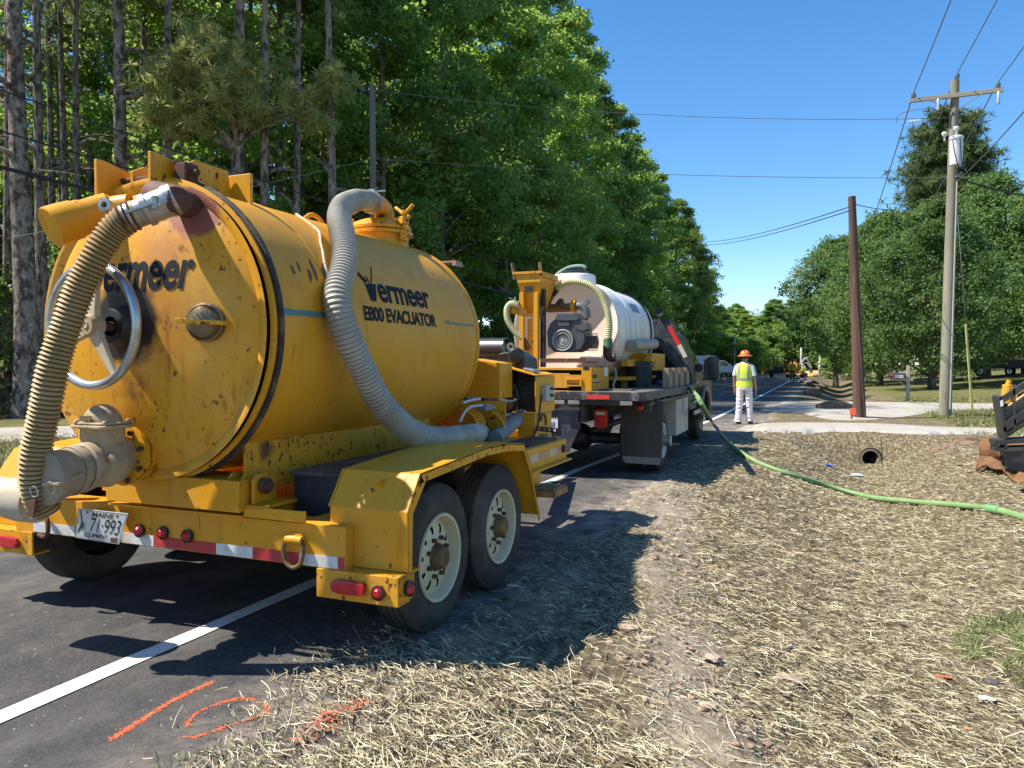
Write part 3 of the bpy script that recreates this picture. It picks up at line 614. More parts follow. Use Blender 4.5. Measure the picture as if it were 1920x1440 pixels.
for i in range(44):
    y = 9+i*2.55+random.uniform(-.8, .8); x = -(16.0 if y > 20 else 22.0+max(0, 14-y)*.6)-random.uniform(0, 3.2)
    place(pU[i % 2], x, y, random.uniform(3.2, 6.5), None, None, G_U, random.uniform(.8, 1.3))
for i in range(16):
    place(pU[i % 2], -27-random.uniform(0, 12), 8+i*1.9, random.uniform(4, 7), None, None, G_U, random.uniform(.9, 1.4))
for i in range(8): place(pF[i % 3], -34-random.uniform(0, 12), -8+i*2.4, random.uniform(17, 22), None, L1, G_L, 1.0)
for i in range(8): place(pU[i % 2], -31-random.uniform(0, 6), -8+i*2.4, random.uniform(4, 6), None, None, G_U, 1.2)
# pines picked out one by one: (column in photo, distance, trunk width px, label)
m_pl = [(58,21.5,42,'thickest grey pine trunk near the left edge of the photo'), (12,24,20,'slender pine trunk at the far left edge beside the thickest pine'), (100,30,17,'dark slim pine just right of the thickest pine at left'),
 (128,33,16,'straight dark pine trunk midway between the thickest pine and the twin pines'), (226,23.5,31,'stout sunlit pine trunk rising behind the tank hinge brackets'), (262,27,21,'pine trunk close on the right of the stout sunlit pine'),
 (172,38,12,'thin distant pine deep in the woods behind the yellow capped pipe'), (528,29,19,'pine trunk right of the leafy limbed pine above the lifting eye'), (577,33,15,'slim dark pine of the pair left of the grey hose arch'), (600,31,19,'thicker dark pine of the pair left of the grey hose arch'),
 (655,40,13,'thin pine just left of the grey wooden pole in the woods'), (690,44,12,'thin pine half hidden behind the grey wooden pole'),
 (84,22.5,15,'slim pine close beside the thickest pine on its right'), (150,24,17,'pine trunk standing above the yellow capped pipe'), (312,23,18,'pine trunk left of the big needle clump'), (352,27,14,'thin pine trunk directly behind the big needle clump'), (492,23.5,19,'pine trunk just right of the limbed pine with the big clump'), (556,25,15,'slim pine trunk above the lifting eye of the tank'), (632,23.5,17,'pine trunk directly above the arch of the grey hose')]
def polar(u, dist): d = ray(u, 683); d.z = 0; q = d*dist; return q.x, q.y
for i, (u, dist, wpx, lab) in enumerate(m_pl):
    x, y = polar(u, dist); dia = wpx*dist/FPX; s = dia/(.40 if i % 2 == 0 else .34)
    place(pN[i % 2], x, y, random.uniform(22, 26), None, lab, 'tall pines at the left of the woods', min(1.9, max(.75, s*.86)))
for i in range(26):
    place(pN[i % 2], -26-random.uniform(0, 34), 9+random.uniform(0, 36), random.uniform(20, 26), None, 'slender pine trunk standing back in the shaded woods', G_B, random.uniform(.6, .95))
# the pine with the big needle clump
x, y = polar(440, 23.0)
ex = []
for (u, v, r, nt_) in [(330,160,.85,120), (385,95,.9,130), (430,160,.95,130), (300,215,.6,60), (470,200,.7,70), (365,215,.7,80)]:
    q = EYEP+ray(u, v)*(22.2/1); ex.append((8.0, (q.x-x, q.y-y, q.z), r, nt_))
for (u, v, r, nt_) in [(560,190,.5,36), (625,150,.55,44), (590,225,.4,26)]:
    q = EYEP+ray(u, v)*22.6; ex.append((8.3, (q.x-x, q.y-y, q.z), r, nt_))
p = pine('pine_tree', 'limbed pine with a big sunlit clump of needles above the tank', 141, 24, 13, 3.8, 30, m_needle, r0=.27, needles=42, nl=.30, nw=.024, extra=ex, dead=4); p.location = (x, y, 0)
# right hand side
def pear(u, dist, top, lab, k, wd=None):
    x, y = polar(u, dist); H = (683-top)/FPX*dist+EYE-gz(x, y); place(pP[k], x, y, H, None, lab, None, wd)
pear(1568, 58, 452, 'leftmost rounded pear tree, nearest the road behind the brown pole', 2, 1.0)
pear(1650, 50, 405, 'pear tree filling the gap between the brown pole and the mailbox', 1, .92)
pear(1748, 40, 385, 'pear tree with two dark trunks right behind the mailbox', 0, .92)
pear(1850, 47, 338, 'tallest pear tree right of the grey utility pole', 1, 1.05)
pear(1960, 44, 352, 'pear tree cut by the right edge of the photo above the dark car', 0, 1.0)
pear(1620, 72, 470, 'pear tree farther back along the road behind the others', 1, 1.05)
pear(2090, 40, 330, 'pear tree standing beyond the right edge', 1, 1.0)
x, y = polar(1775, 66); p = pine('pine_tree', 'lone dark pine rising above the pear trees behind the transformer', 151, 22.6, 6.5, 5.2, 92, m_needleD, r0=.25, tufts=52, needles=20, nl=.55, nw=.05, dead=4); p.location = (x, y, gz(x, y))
# far end of the road
G_F = 'distant trees closing the end of the road'
for i in range(30):
    u = 1310+i*13+random.uniform(-6, 6); dist = random.uniform(135, 185); x, y = polar(u, dist); v = np.interp(u, [1310, 1340, 1380, 1410, 1425, 1450, 1500, 1700], [545, 560, 566, 590, 578, 560, 560, 585])+random.uniform(-2, 22)
    place(pF[i % 3] if i % 4 else pN[0], x, y, (683-v)/FPX*dist+1.5, None, 'distant woodland tree closing the far end of the road', G_F, random.uniform(.8, 1.25))
for i in range(16):
    u = 1330+i*18+random.uniform(-5, 5); dist = random.uniform(112, 128); x, y = polar(u, dist)
    place(pU[i % 2], x, y, random.uniform(4, 8), None, 'distant bushy tree behind the road crew', 'bushy trees behind the road crew', random.uniform(1.2, 2.0))
for i in range(14):
    u = 1700+i*40; dist = random.uniform(95, 130); x, y = polar(u, dist)
    place(pF[i % 3], x, y, random.uniform(9, 13), None, 'distant tree beyond the lawn behind the pear trees', 'trees beyond the lawn', random.uniform(.8, 1.1))
x, y = polar(1566, 80); place(pU[1], x, y, 2.6, None, 'small bright green shrub beside the far dark mailbox', None, .8)
# ================================================================ YELLOW VACUUM TRAILER
T = thing('vacuum_trailer', 'rusty yellow two axle vacuum tank trailer parked on the road shoulder, hoses on its tank', 'trailer', TO)
TX, TZ, TR, TY0, TY1 = -3.28, 1.63, .79, 3.0, 5.36
def dome_y(x, z):
    q = min(1, math.hypot(x-TX, z-TZ)/.765); return TY0-.02-.17*(1-q**2.5)
# tank shell with dished front
hd = [(TY1+.27*math.sin(a)**1.0, TR*math.cos(a)**.62) for a in [i*math.pi/2/14 for i in range(15)]]
m = M(); m.lathe((TX, 0, TZ), (0,1,0), [(TY0, TR-.03), (TY0, TR), (TY0, TR), (4.02, TR), (TY1, TR), (TY1, TR)]+[(a, r) for a, r in hd[1:]], 96); tank = build(m, 'tank', m_yeltank, T)
m = M()
m.torus((TX, TY1-.02, TZ), (0,1,0), TR+.002, .006, 80, 6); build(m, 'weld_seam', m_yeltank, tank)
m = M(); m.torus((TX, 3.445, TZ), (0,1,0), TR+.001, .004, 80, 6); build(m, 'weld_seam', m_yeltank, tank)
# rear door: flange ring, seal and dished door
m = M(); m.lathe((TX, TY0, TZ), (0,1,0), [(-.005, TR-.01), (-.02, TR+.012), (-.045, TR+.018), (-.045, TR+.018), (-.05, TR-.005)], 96); build(m, 'door_flange', m_yel, T)
m = M(); m.torus((TX, TY0+.012, TZ), (0,1,0), TR+.012, .016, 96, 8); build(m, 'door_seal', m_darkseal, T)
m = M(); prof = [(-.052, .79), (-.056, .765)]
for i in range(1, 25):
    q = 1-i/24; prof.append((dome_y(TX+.765*q, TZ)-TY0, .765*q))
m.lathe((TX, TY0-.03, TZ), (0,1,0), [(a, b) for a, b in prof], 96); door = build(m, 'rear_door', m_yeldoor, T)
def dy(x, z): return dome_y(x, z)-.03
# ---------------------------------------------------------------- lettering
def glyphs(txt, size, bold=.0, shear=0, track=1.0):
    cu = bpy.data.curves.new('lettering', 'FONT'); cu.body = txt; cu.size = size; cu.offset = bold*size; cu.shear = shear; cu.space_character = track; cu.resolution_u = 5; cu.fill_mode = 'FRONT'
    o = bpy.data.objects.new('lettering', cu); C.objects.link(o); bpy.context.view_layer.update(); dg = bpy.context.evaluated_depsgraph_get(); me = bpy.data.meshes.new_from_object(o.evaluated_get(dg))
    bm = bmesh.new(); bm.from_mesh(me); bpy.data.objects.remove(o); bpy.data.curves.remove(cu); bpy.data.meshes.remove(me); return bm
def fit(bm, x0, x1, y0, y1):
    a = [v.co.x for v in bm.verts]; b = [v.co.y for v in bm.verts]; ax, bx, ay, by = min(a), max(a), min(b), max(b)
    for v in bm.verts: v.co.x = x0+(v.co.x-ax)/(bx-ax)*(x1-x0); v.co.y = y0+(v.co.y-ay)/(by-ay)*(y1-y0)
    return bm
def cuts(bm, axis, lo, hi, step):
    k = lo
    while k < hi:
        p = [0,0,0]; p[axis] = k; n = [0,0,0]; n[axis] = 1; bmesh.ops.bisect_plane(bm, geom=bm.verts[:]+bm.edges[:]+bm.faces[:], plane_co=p, plane_no=n); k += step
def to_mesh(bm, fn, m=None):
    m = m or M(); bm.verts.index_update(); m.add([fn(v.co.x, v.co.y) for v in bm.verts], [[v.index for v in f.verts] for f in bm.faces]); bm.free(); return m
def on_tank(s, t, off=.0035):                    # s: metres along the tank, t: height above the tank axis measured round the shell
    a = t/TR; return (TX+(TR+off)*math.cos(a), s, TZ+(TR+off)*math.sin(a))
dg_ = lambda a: R_(a)*TR
def tank_text(txt, s0, s1, a0, a1, bold, shear=0, track=1.0):
    bm = fit(glyphs(txt, 1, bold, shear, track), s0, s1, dg_(a0), dg_(a1)); cuts(bm, 1, dg_(a0), dg_(a1), .018); return to_mesh(bm, on_tank)
def poly_bm(polys):
    bm = bmesh.new()
    for p in polys: bm.faces.new([bm.verts.new((x, y, 0)) for x, y in p])
    return bm
build(tank_text('E800 EVACUATOR', 3.775, 4.675, 5.8, 12.4, .034, 0, .95), 'lettering', m_letter, tank)
m = tank_text('ermeer', 3.985, 4.655, 15.0, 24.2, .024, .1, .98)
# the V with its plough mark, worn at the tips
t0, t1 = dg_(15), dg_(31)
vp = [[(3.875,t0),(3.935,t0),(3.985,t0+.118),(3.905,t0+.118),(3.895,t0+.10),(3.882,t0+.115),(3.862,t0+.108)], [(3.868,t0+.112),(3.90,t0+.13),(3.82,t1-.012),(3.795,t1-.03)], [(3.905,t0+.128),(3.925,t0+.128),(3.915,t0+.165),(3.90,t0+.175)]]
for k in range(7): s = 3.94+k*.0125; b = t0+.118+k*.017; vp.append([(s, b), (s+.022, b+.028), (s+.016, b+.034), (s-.006, b+.006)])
bm = poly_bm(vp); cuts(bm, 1, t0, t1, .02); to_mesh(bm, on_tank, m); build(m, 'lettering', m_letter, tank)
# teal pin stripe, in two worn lengths, and bare chips
m_teal = mat('teal_stripe', (.06,.19,.20), .5, layers=[((.45,.23,.03), 16, .52, .6, (1,.3,1), .8)]); m_chip = mat('bare_primer', (.10,.055,.05), .7, layers=[((.3,.2,.17), 30, .6, .66, None, .6)])
for s0, s1, a, h in ((3.03, 3.62, 5.0, .034), (4.80, 5.30, 8.3, .014)):
    n = 14; m = M()
    for k in range(n):
        a0, a1 = s0+(s1-s0)*k/n, s0+(s1-s0)*(k+1)/n; t = dg_(a); m.add([on_tank(a0,t,.002), on_tank(a1,t,.002), on_tank(a1,t+h,.002), on_tank(a0,t+h,.002)], [(0,1,2,3)])
    build(m, 'stripe', m_teal, tank)
random.seed(3)
for (s, a, ws, hs) in [(3.20,23.5,.012,.03),(3.26,25.5,.009,.035),(3.335,23,.014,.035),(3.385,25,.016,.068),(3.48,24.5,.03,.04),(3.50,27,.018,.03),(3.32,20.5,.006,.025),(4.86,9.8,.03,.004)]:
    P = [];
    for j in range(11): q = j/11*6.283; rr_ = random.uniform(.75, 1.15); P.append(on_tank(s+ws*rr_*math.cos(q), dg_(a)+hs*rr_*math.sin(q), .002))
    m = M(); m.add(P, [tuple(range(11))]); build(m, 'bare_patch', m_chip, tank)
# big logo across the door
def on_door(x, z, off=.004): return (x, dy(x, z)-off, z)
bm = fit(glyphs('ermeer', 1, .024, .12), -3.44, -2.865, 1.822, 1.972)
cuts(bm, 0, -3.4, -2.9, .04); m = to_mesh(bm, on_door)
bm = poly_bm([[(-3.545,1.822),(-3.48,1.822),(-3.425,1.985),(-3.495,1.985),(-3.51,1.965),(-3.525,1.985),(-3.555,1.98)], [(-3.545,1.985),(-3.51,1.995),(-3.56,2.09),(-3.60,2.075)]]); cuts(bm, 1, 1.8, 2.1, .04); to_mesh(bm, on_door, m)
build(m, 'lettering', m_letter, door)
m = to_mesh(fit(glyphs('R', 1, .0), -2.962, -2.95, 2.025, 2.04), on_door); n = 18
for j in range(n):
    a, b = j/n*6.283, (j+1)/n*6.283; q = [(-2.956+r*math.cos(t), 2.0325+r*math.sin(t)) for r, t in ((.013,a),(.0155,a),(.0155,b),(.013,b))]; m.add([on_door(*p) for p in q], [(0,1,2,3)])
build(m, 'lettering', m_letter, door)
# ---------------------------------------------------------------- door hinge on top
hz = lambda x: TZ+math.sqrt(max(0, .80**2-(x-TX)**2))
m_hinge = ypaint('hinge_paint', rs=.565)
def plate(name, poly, vec, mt=None, par=T, bev=.004):
    m = M(); m.prism(poly, vec); return build(m, name, mt or m_yel, par, bevel=bev)
Ph = lambda u, v, y: at(u, v, y=y)
hx0 = Ph(182,300,2.86).x; ht = Ph(182,300,2.86).z
for xx, mt in ((hx0, m_yel), (hx0+.385, m_hinge)):
    plate('hinge_plate', [(xx, 2.84, ht-.27), (xx, 2.84, ht), (xx, 2.90, ht+.0), (xx, 3.12, ht-.04), (xx, 3.16, ht-.12), (xx, 3.06, ht-.2), (xx, 3.0, ht-.26)], (.022, 0, 0), mt)
for xx in (hx0+.10, hx0+.46):
    plate('hinge_plate', [(xx, 2.98, ht-.24), (xx, 2.98, ht-.04), (xx, 3.06, ht), (xx, 3.30, ht-.0), (xx, 3.34, ht-.22)], (.02, 0, 0), m_yel if xx < hx0+.2 else m_hinge)
plate('hinge_plate', [(hx0+.24, 3.32, ht-.22), (hx0+.24, 3.32, ht-.02), (hx0+.62, 3.32, ht-.02), (hx0+.62, 3.32, ht-.20)], (0, .02, 0))
m = M(); m.cyl((hx0-.02, 3.0, ht-.085), (hx0+.56, 3.0, ht-.085), .017, n=14); m.cyl((hx0+.50, 3.0, ht-.085), (hx0+.53, 3.0, ht-.085), .035, n=6); build(m, 'hinge_pin', m_rust, T)
m = M(); m.bar((hx0+.43, 2.98, ht-.02), (hx0+.60, 3.03, ht-.22), .06, .03); m.bar((hx0+.44, 3.0, ht-.09), (hx0+.52, 3.0, ht-.09), .09, .11); build(m, 'hinge_knuckle', m_rust, T, bevel=.008)
# ---------------------------------------------------------------- hand wheel
hw = Vector((-3.285, 2.60, 1.64)); HWm = mat('worn_aluminium_rim', (.46,.46,.45), .34, .8, layers=[((.25,.23,.2), 14, .5, .7, None, .6)])
m = M(); m.torus(hw, (0,1,0), .295, .023, 64, 12); wheel = build(m, 'hand_wheel', HWm, T)
m = M()
for a in (82, 205, 302):
    d = Vector((math.cos(R_(a)), 0, math.sin(R_(a)))); s = d.cross(Vector((0,1,0)))
    A, B = hw+d*.04, hw+d*.285; m.add([A-s*.036+Vector((0,-.018,0)), A+s*.036+Vector((0,-.018,0)), B+s*.014+Vector((0,-.01,0)), B-s*.014+Vector((0,-.01,0)), A-s*.036+Vector((0,.018,0)), A+s*.036+Vector((0,.018,0)), B+s*.014+Vector((0,.01,0)), B-s*.014+Vector((0,.01,0))], [(0,1,2,3),(7,6,5,4),(0,4,5,1),(1,5,6,2),(2,6,7,3),(3,7,4,0)])
build(m, 'spoke', mat('pale_spoke', (.58,.48,.34), .6, layers=[((.36,.27,.17), 9, .48, .7, None, .6)]), wheel, bevel=.005)
m = M(); m.lathe(hw, (0,1,0), [(-.035, .001), (-.035, .045), (-.035, .045), (-.012, .06), (.03, .06), (.03, .06), (.03, .035)], 28); m.lathe(hw, (0,1,0), [(-.036, .0), (-.04, .016), (-.036, .02)], 16); build(m, 'hub', m_tan, wheel)
m = M(); m.cyl(hw+Vector((0,.02,0)), hw+Vector((0,.26,0)), .024, n=16); build(m, 'shaft', m_rust, wheel)
m = M(); m.lathe(hw+Vector((0,.10,0)), (0,1,0), [(0, .05), (0, .085), (0, .085), (.05, .105), (.12, .12), (.12, .12)], 32); build(m, 'hub_plate', m_blk, T)
# sight glass
sg = Vector((-2.785, 0, 1.655)); sg.y = dy(sg.x, sg.z); nrm = Vector((.32, -1, 0)).normalized()
m_brass = mat('dirty_brass_cap', (.23,.16,.085), .38, .5, layers=[((.09,.06,.03), 8, .45, .65, None, .8), ((.5,.45,.36), 30, .62, .7, None, .5)])
m = M(); m.lathe(sg, nrm, [(-.02, .095), (.035, .095), (.035, .095), (.04, .085)], 40); s1 = build(m, 'sight_glass', m_brass, T)
m = M(); m.lathe(sg+nrm*.036, nrm, [(0, .082), (.03, .07), (.045, .04), (.05, .001)], 36); build(m, 'cap', m_brass, s1)
sd = Vector((1, .32, -.06)).normalized(); m = M(); m.bar(sg+nrm*.085-sd*.12, sg+nrm*.085+sd*.12, .012, .022, (0,0,1)); m.cyl(sg+nrm*.05, sg+nrm*.10, .017, n=12); m.bar(sg+nrm*.02+sd*.115, sg+nrm*.09+sd*.115, .014, .022); build(m, 'handle', m_hinge, s1, bevel=.003)
# ---------------------------------------------------------------- suction hose on the door
m_hoset = mat('tan_hose_rib', (.40,.27,.105), .6, layers=[((.30,.17,.05), 3, .42, .66, None, .7), ((.50,.40,.23), 7, .52, .72, None, .5)])
m_hosed = mat('dark_hose_groove', (.06,.036,.014), .85)
def ribbed(name, P, r, pitch, depth, mr, mg, n=18, par=T, taper=None):
    P = resample(P, pitch/4); wob = [1+.018*math.sin(i*.031+r*40)+.012*math.sin(i*.083+1) for i in range(len(P))]; P = [p+Vector((.0035*math.sin(i*.047), .0035*math.cos(i*.061), .003*math.sin(i*.09))) for i, p in enumerate(P)]; rs = [r*wob[i]-(depth if i % 4 in (2, 3) else 0)-(depth*.35 if i % 4 == 0 else 0) for i in range(len(P))]; m = M()
    m.tube(P, rs, n, True, 0, lambda i: 1 if i % 4 in (2,) else 0); return build(m, name, [mr, mg], par)
ee = Ph(318, 377, 2.68); el = [Vector((-2.965, 2.97, 2.25)), Vector((-2.967, 2.86, 2.262)), Vector((-2.972, 2.78, 2.27)), Vector((-2.985, 2.72, 2.272)), Vector((ee.x+.03, 2.69, ee.z+.006)), ee]
m = M(); m.tube(spline(el, 6), .068, 22); build(m, 'elbow', mat('rusty_elbow', (.13,.05,.032), .75, layers=[((.06,.028,.02), 6, .4, .65, None, .8), ((.3,.13,.06), 20, .6, .7, None, .6)], bump=(45, .3, .005)), T)
ca, cb = el[-1], Ph(240, 408, 2.57); cd = (cb-ca).normalized()
m = M(); m.lathe(ca-cd*.03, cd, [(0,.06),(0,.074),(0,.074),(.035,.077),(.05,.070),(.12,.070),(.125,.077),(.15,.077),(.15,.077),(.155,.064),(.24,.064)], 30); cp = build(m, 'cam_lock_coupling', m_steel, T)
m = M(); sv = cd.cross(Vector((0,0,1))).normalized()
for sgn in (-1, 1):
    o_ = ca+cd*.06+sv*.075*sgn; m.bar(o_, o_+cd*.13+sv*.02*sgn, .022, .012); m.cyl(o_-Vector((0,0,.03)), o_+Vector((0,0,.03)), .014, n=10)
m.torus(ca+cd*.05-sv*.095, sv, .022, .0025, 20, 5); build(m, 'cam_lever', m_steel, cp, bevel=.002)
m = M()
for t in (.175, .20, .225): m.torus(ca+cd*t, cd, .069, .005, 30, 6)
build(m, 'hose_clamp', m_rust, cp)
hp = [ca+cd*.18, cb, Ph(206,440,2.54), Ph(172,495,2.49), Ph(135,580,2.44), Ph(103,680,2.40), Ph(78,790,2.375), Ph(66,870,2.37), Ph(70,925,2.39), Ph(88,962,2.43)]
ribbed('suction_hose', spline(hp, 12), .070, .021, .0105, m_hoset, m_hosed, 24)
# yellow capped stub pipe beside the hinge
a, b = Ph(205, 392, 2.86), Ph(98, 425, 2.60); ax = (b-a).normalized()
m = M(); m.tube(spline([a+Vector((.10,.05,.02)), a, a.lerp(b, .5), a.lerp(b, .68)], 5), [.062]*5+[.085]*5+[.092]*5+[.092], 26); build(m, 'vent_pipe', m_yel, T)
m = M(); L = (b-a).length; m.lathe(a, ax, [(L*.60,.085),(L*.60,.098),(L*.60,.098),(L*.80,.102),(L*1.02,.102),(L*1.04,.096),(L*1.04,.096),(L*1.045,.001)], 32); build(m, 'vent_cap', ypaint('cap_paint', rs=.64), T)
m = M(); k = Ph(200, 386, 2.70); m.lathe(k, (.3,-1,.1), [(-.02,.012),(-.02,.03),(-.02,.03),(.02,.034),(.02,.034),(.022,.016),(.0,.014)], 8); build(m, 'clamp_knob', m_steel, T)
# ---------------------------------------------------------------- discharge valve, lower left
vb = Vector((-3.36, 2.90, .985)); vd = Vector((.06, -1, -.13)).normalized()
m = M(); m.lathe(vb, vd, [(-.08,.11),(.0,.115),(.0,.115),(.0,.155),(.02,.158),(.03,.155),(.03,.155),(.03,.135),(.05,.135),(.05,.16),(.05,.16),(.075,.16),(.075,.16),(.08,.1)], 40); fl = build(m, 'valve_flange', m_hinge, T)
m = M()
for j in range(8):
    q = j/8*6.283+.3; d = Vector((math.cos(q), 0, math.sin(q)))*.135; m.cyl(vb+d+vd*.07, vb+d+vd*.095, .013, n=6)
tag(build(m, 'bolt', m_rust, fl), kind='stuff')
m = M(); m.lathe(vb+vd*.07, vd, [(0,.10),(.03,.105),(.06,.125),(.12,.135),(.17,.12),(.19,.098),(.22,.098),(.22,.098),(.22,.118),(.26,.122),(.26,.122),(.27,.112)], 36); vv = build(m, 'valve_body', m_tan, T)
vc = vb+vd*.20
m = M()
def rrect(c, w, d, z, r=.03, n=4):
    out = []
    for sx, sy, q0 in ((1,1,0),(-1,1,90),(-1,-1,180),(1,-1,270)):
        for i in range(n+1): q = R_(q0+90*i/n); out.append((c.x+sx*(w-r)+r*math.cos(q), c.y+sy*(d-r)+r*math.sin(q), z))
    return out
m.prism(rrect(vc, .095, .07, vc.z+.04), (0,0,.14)); m.prism(rrect(vc, .135, .10, vc.z+.17, .05), (0,0,.018)); m.prism(rrect(vc, .125, .092, vc.z+.19, .05), (0,0,.012))
build(m, 'bonnet', m_tan, vv, bevel=.006)
m = M(); m.ball((vc.x, vc.y, vc.z+.195), .1, 24, 12, sc=(1.05,.8,.95)); build(m, 'bonnet_dome', m_tan, vv)
m = M()
for p in rrect(vc, .118, .085, vc.z+.19, .04, 2)[::2]: m.cyl(p, (p[0], p[1], p[2]+.022), .011, n=6)
tag(build(m, 'bolt', m_tan, vv), kind='stuff')
m = M(); m.box(vc.x-.055, vc.x+.025, vc.y-.087, vc.y-.08, vc.z+.207, vc.z+.236); to_mesh(fit(glyphs('4in VALVE', 1, .0), -.045, .04, 0, .012), lambda x, y: (vc.x-.012+x, vc.y-.0885, vc.z+.215+y), m) if False else None; build(m, 'maker_plate', m_brass, vv, bevel=.002)
ve = vb+vd*.33
m = M(); m.lathe(ve, vd, [(0,.105),(.03,.112),(.14,.118),(.16,.127),(.20,.127),(.20,.127),(.205,.12),(.207,.001)], 40); m.lathe(ve, vd, [(.03,.118),(.05,.122),(.07,.118)], 40); cpv = build(m, 'outlet_cap', mat('grey_mud_cap', (.36,.28,.19), .7, layers=[((.20,.15,.10), 6, .4, .7, None, .7)], bump=(40, .2, .004)), T)
m = M(); sv = Vector((1,0,0))
for sg_ in (-1, 1): m.bar(ve+vd*.10+sv*.125*sg_, ve+vd*.215+sv*.10*sg_+Vector((0,0,-.02)), .02, .014); m.torus(ve+vd*.225+sv*.075*sg_+Vector((0,0,-.03)), (0,1,.2), .028, .003, 22, 5)
m.bar(ve+vd*.212+sv*.02-Vector((0,0,.02)), ve+vd*.212+sv*.13-Vector((0,0,.01)), .03, .012); build(m, 'cam_lever', m_tan, cpv, bevel=.002)
m = M(); m.cyl((vc.x+.10, vc.y-.03, vc.z+.03), (vc.x+.15, vc.y-.07, vc.z+.03), .018, n=8); m.cyl((vc.x+.14, vc.y-.062, vc.z+.03), (vc.x+.17, vc.y-.086, vc.z+.03), .010, n=6); build(m, 'plug', m_tan, vv)
# stowed suction pipe across the left of the bumper, with the open cup that takes the hose end
m_pvc = mat('dirty_pale_pipe', (.50,.44,.33), .6, layers=[((.30,.22,.13), 4, .42, .7, None, .7)], bump=(30, .15, .004))
q0, q1 = Ph(-50, 922, 2.50), Ph(36, 935, 2.52); qa = (q1-q0).normalized()
m = M(); m.tube([q0, q1], .098, 28); st = build(m, 'stowed_pipe', m_pvc, T)
cu0 = q1+qa*.03; m = M(); m.tube([q1-qa*.04, q1+qa*.02, q1+qa*.13], [.105, .110, .106], 28); build(m, 'coupling_cup', m_pvc, st)
m = M(); m.bar(Ph(62,935,2.33), Ph(58,968,2.33), .045, .01, (0,1,0)); build(m, 'lever_tab', m_rust, st, bevel=.002)
m = M(); m.torus(Ph(64,922,2.325), (0,1,.1), .025, .0035, 20, 5); build(m, 'pull_ring', m_steel, st)
m = M(); m.cyl(Ph(150,905,3.05), Ph(80,905,2.95), .05, n=16); m.tube(spline([Ph(140,860,2.95), Ph(110,858,2.9), Ph(70,885,2.85)], 6), .07, 18); build(m, 'lower_hose_bend', m_yel, T)
# ---------------------------------------------------------------- frame, bumper, lamps
BY = 3.0
zb0, zb1 = .455, .665; bxL, bxR = 2*TX+2.10, -2.10
m = M(); m.box(bxL, bxR, BY, BY+.012, zb0, zb1); m.box(bxL, bxR, BY+.012, BY+.16, zb1-.012, zb1); m.box(bxL, bxR, BY+.012, BY+.14, zb0, zb0+.012); m.box(bxR-.012, bxR, BY+.012, BY+.30, zb0+.013, zb1-.013); m.box(bxR-.30, bxR-.013, BY+.161, BY+.36, zb1-.014, zb1-.002)
build(m, 'rear_bumper', m_yel, T, bevel=.003)
for i, (a_, b_, mm) in enumerate([(-4.30,-3.95,m_whtape),(-3.95,-3.62,m_redtape),(-3.62,-3.34,m_whtape),(-3.34,-2.90,m_redtape),(-2.90,-2.66,m_whtape),(-2.66,-2.37,m_redtape),(-2.37,-2.14,m_whtape),(-2.14,-2.103,m_redtape)]):
    m = M(); m.box(a_, b_-.001, BY-.003, BY-.0005, zb0+.004, zb0+.062); build(m, 'reflective_tape', mm, T)
def lamp(c, r, par=T, ax=(0,-1,0), mm=m_red, d=.022):
    m = M(); m.lathe(c, ax, [(-.01, r*1.0), (.012, r*1.32), (.018, r*1.3), (.02, r*1.05), (.02, r*1.05), (.012, r*1.0)], 28); l_ = build(m, 'marker_lamp', m_blk2, par)
    m = M(); m.lathe(Vector(c)+Vector(ax).normalized()*.008, ax, [(0, r*1.02), (d*.6, r*.92), (d, r*.55), (d*1.08, r*.5), (d*1.08, .001)], 26); build(m, 'lens', mm, l_)
for u, v in ((265,994), (309,998), (355,1004)): p = Ph(u, v, BY); lamp((p.x, BY-.004, p.z), .028)
# lamp wings below the fenders
m = M(); wz0, wz1 = .315, .455
for sgn in (1, -1):
    xa, xb = TX+sgn*(TX+2.26)*-1 if False else (-2.26 if sgn > 0 else 2*TX+2.26), (-1.80 if sgn > 0 else 2*TX+1.80)
    m = M(); lo, hi = min(xa, xb), max(xa, xb); m.box(lo, hi, BY-.012, BY, wz0, wz1); m.box(lo, hi, BY+.0005, BY+.20, wz1-.012, wz1); m.box(lo, hi, BY+.0005, BY+.10, wz0, wz0+.01)
    xo = hi if sgn > 0 else lo; m.box(xo-.012*(sgn > 0), xo+.012*(sgn < 0), BY+.0007, BY+.14, wz0+.011, wz1-.013)
    wing = build(m, 'lamp_wing', ypaint('wing_paint%d' % sgn, [(RUST, 5, .56, .66, (1,1,1), .5)], rs=.57), T, bevel=.003)
    c = (lo+hi)/2-.035*sgn; m = M(); pts = []
    for q in range(24): t = q/24*6.283; pts.append((c+max(-.065, min(.065, .11*math.cos(t)))+.032*math.cos(t), BY-.016, (wz0+wz1)/2+.035*math.sin(t)))
    m.prism(pts, (0, -.026, 0)); l_ = build(m, 'tail_lamp', m_red, wing, bevel=.008)
    lamp((c+sgn*.165, BY-.014, (wz0+wz1)/2-.008), .028, T); lamp((xo+.002*sgn, BY+.07, (wz0+wz1)/2), .03, T, (sgn, 0, 0))
m_plate = mat('white_number_plate', (.62,.63,.63), .4, layers=[((.45,.42,.36), 6, .55, .75, None, .4)])
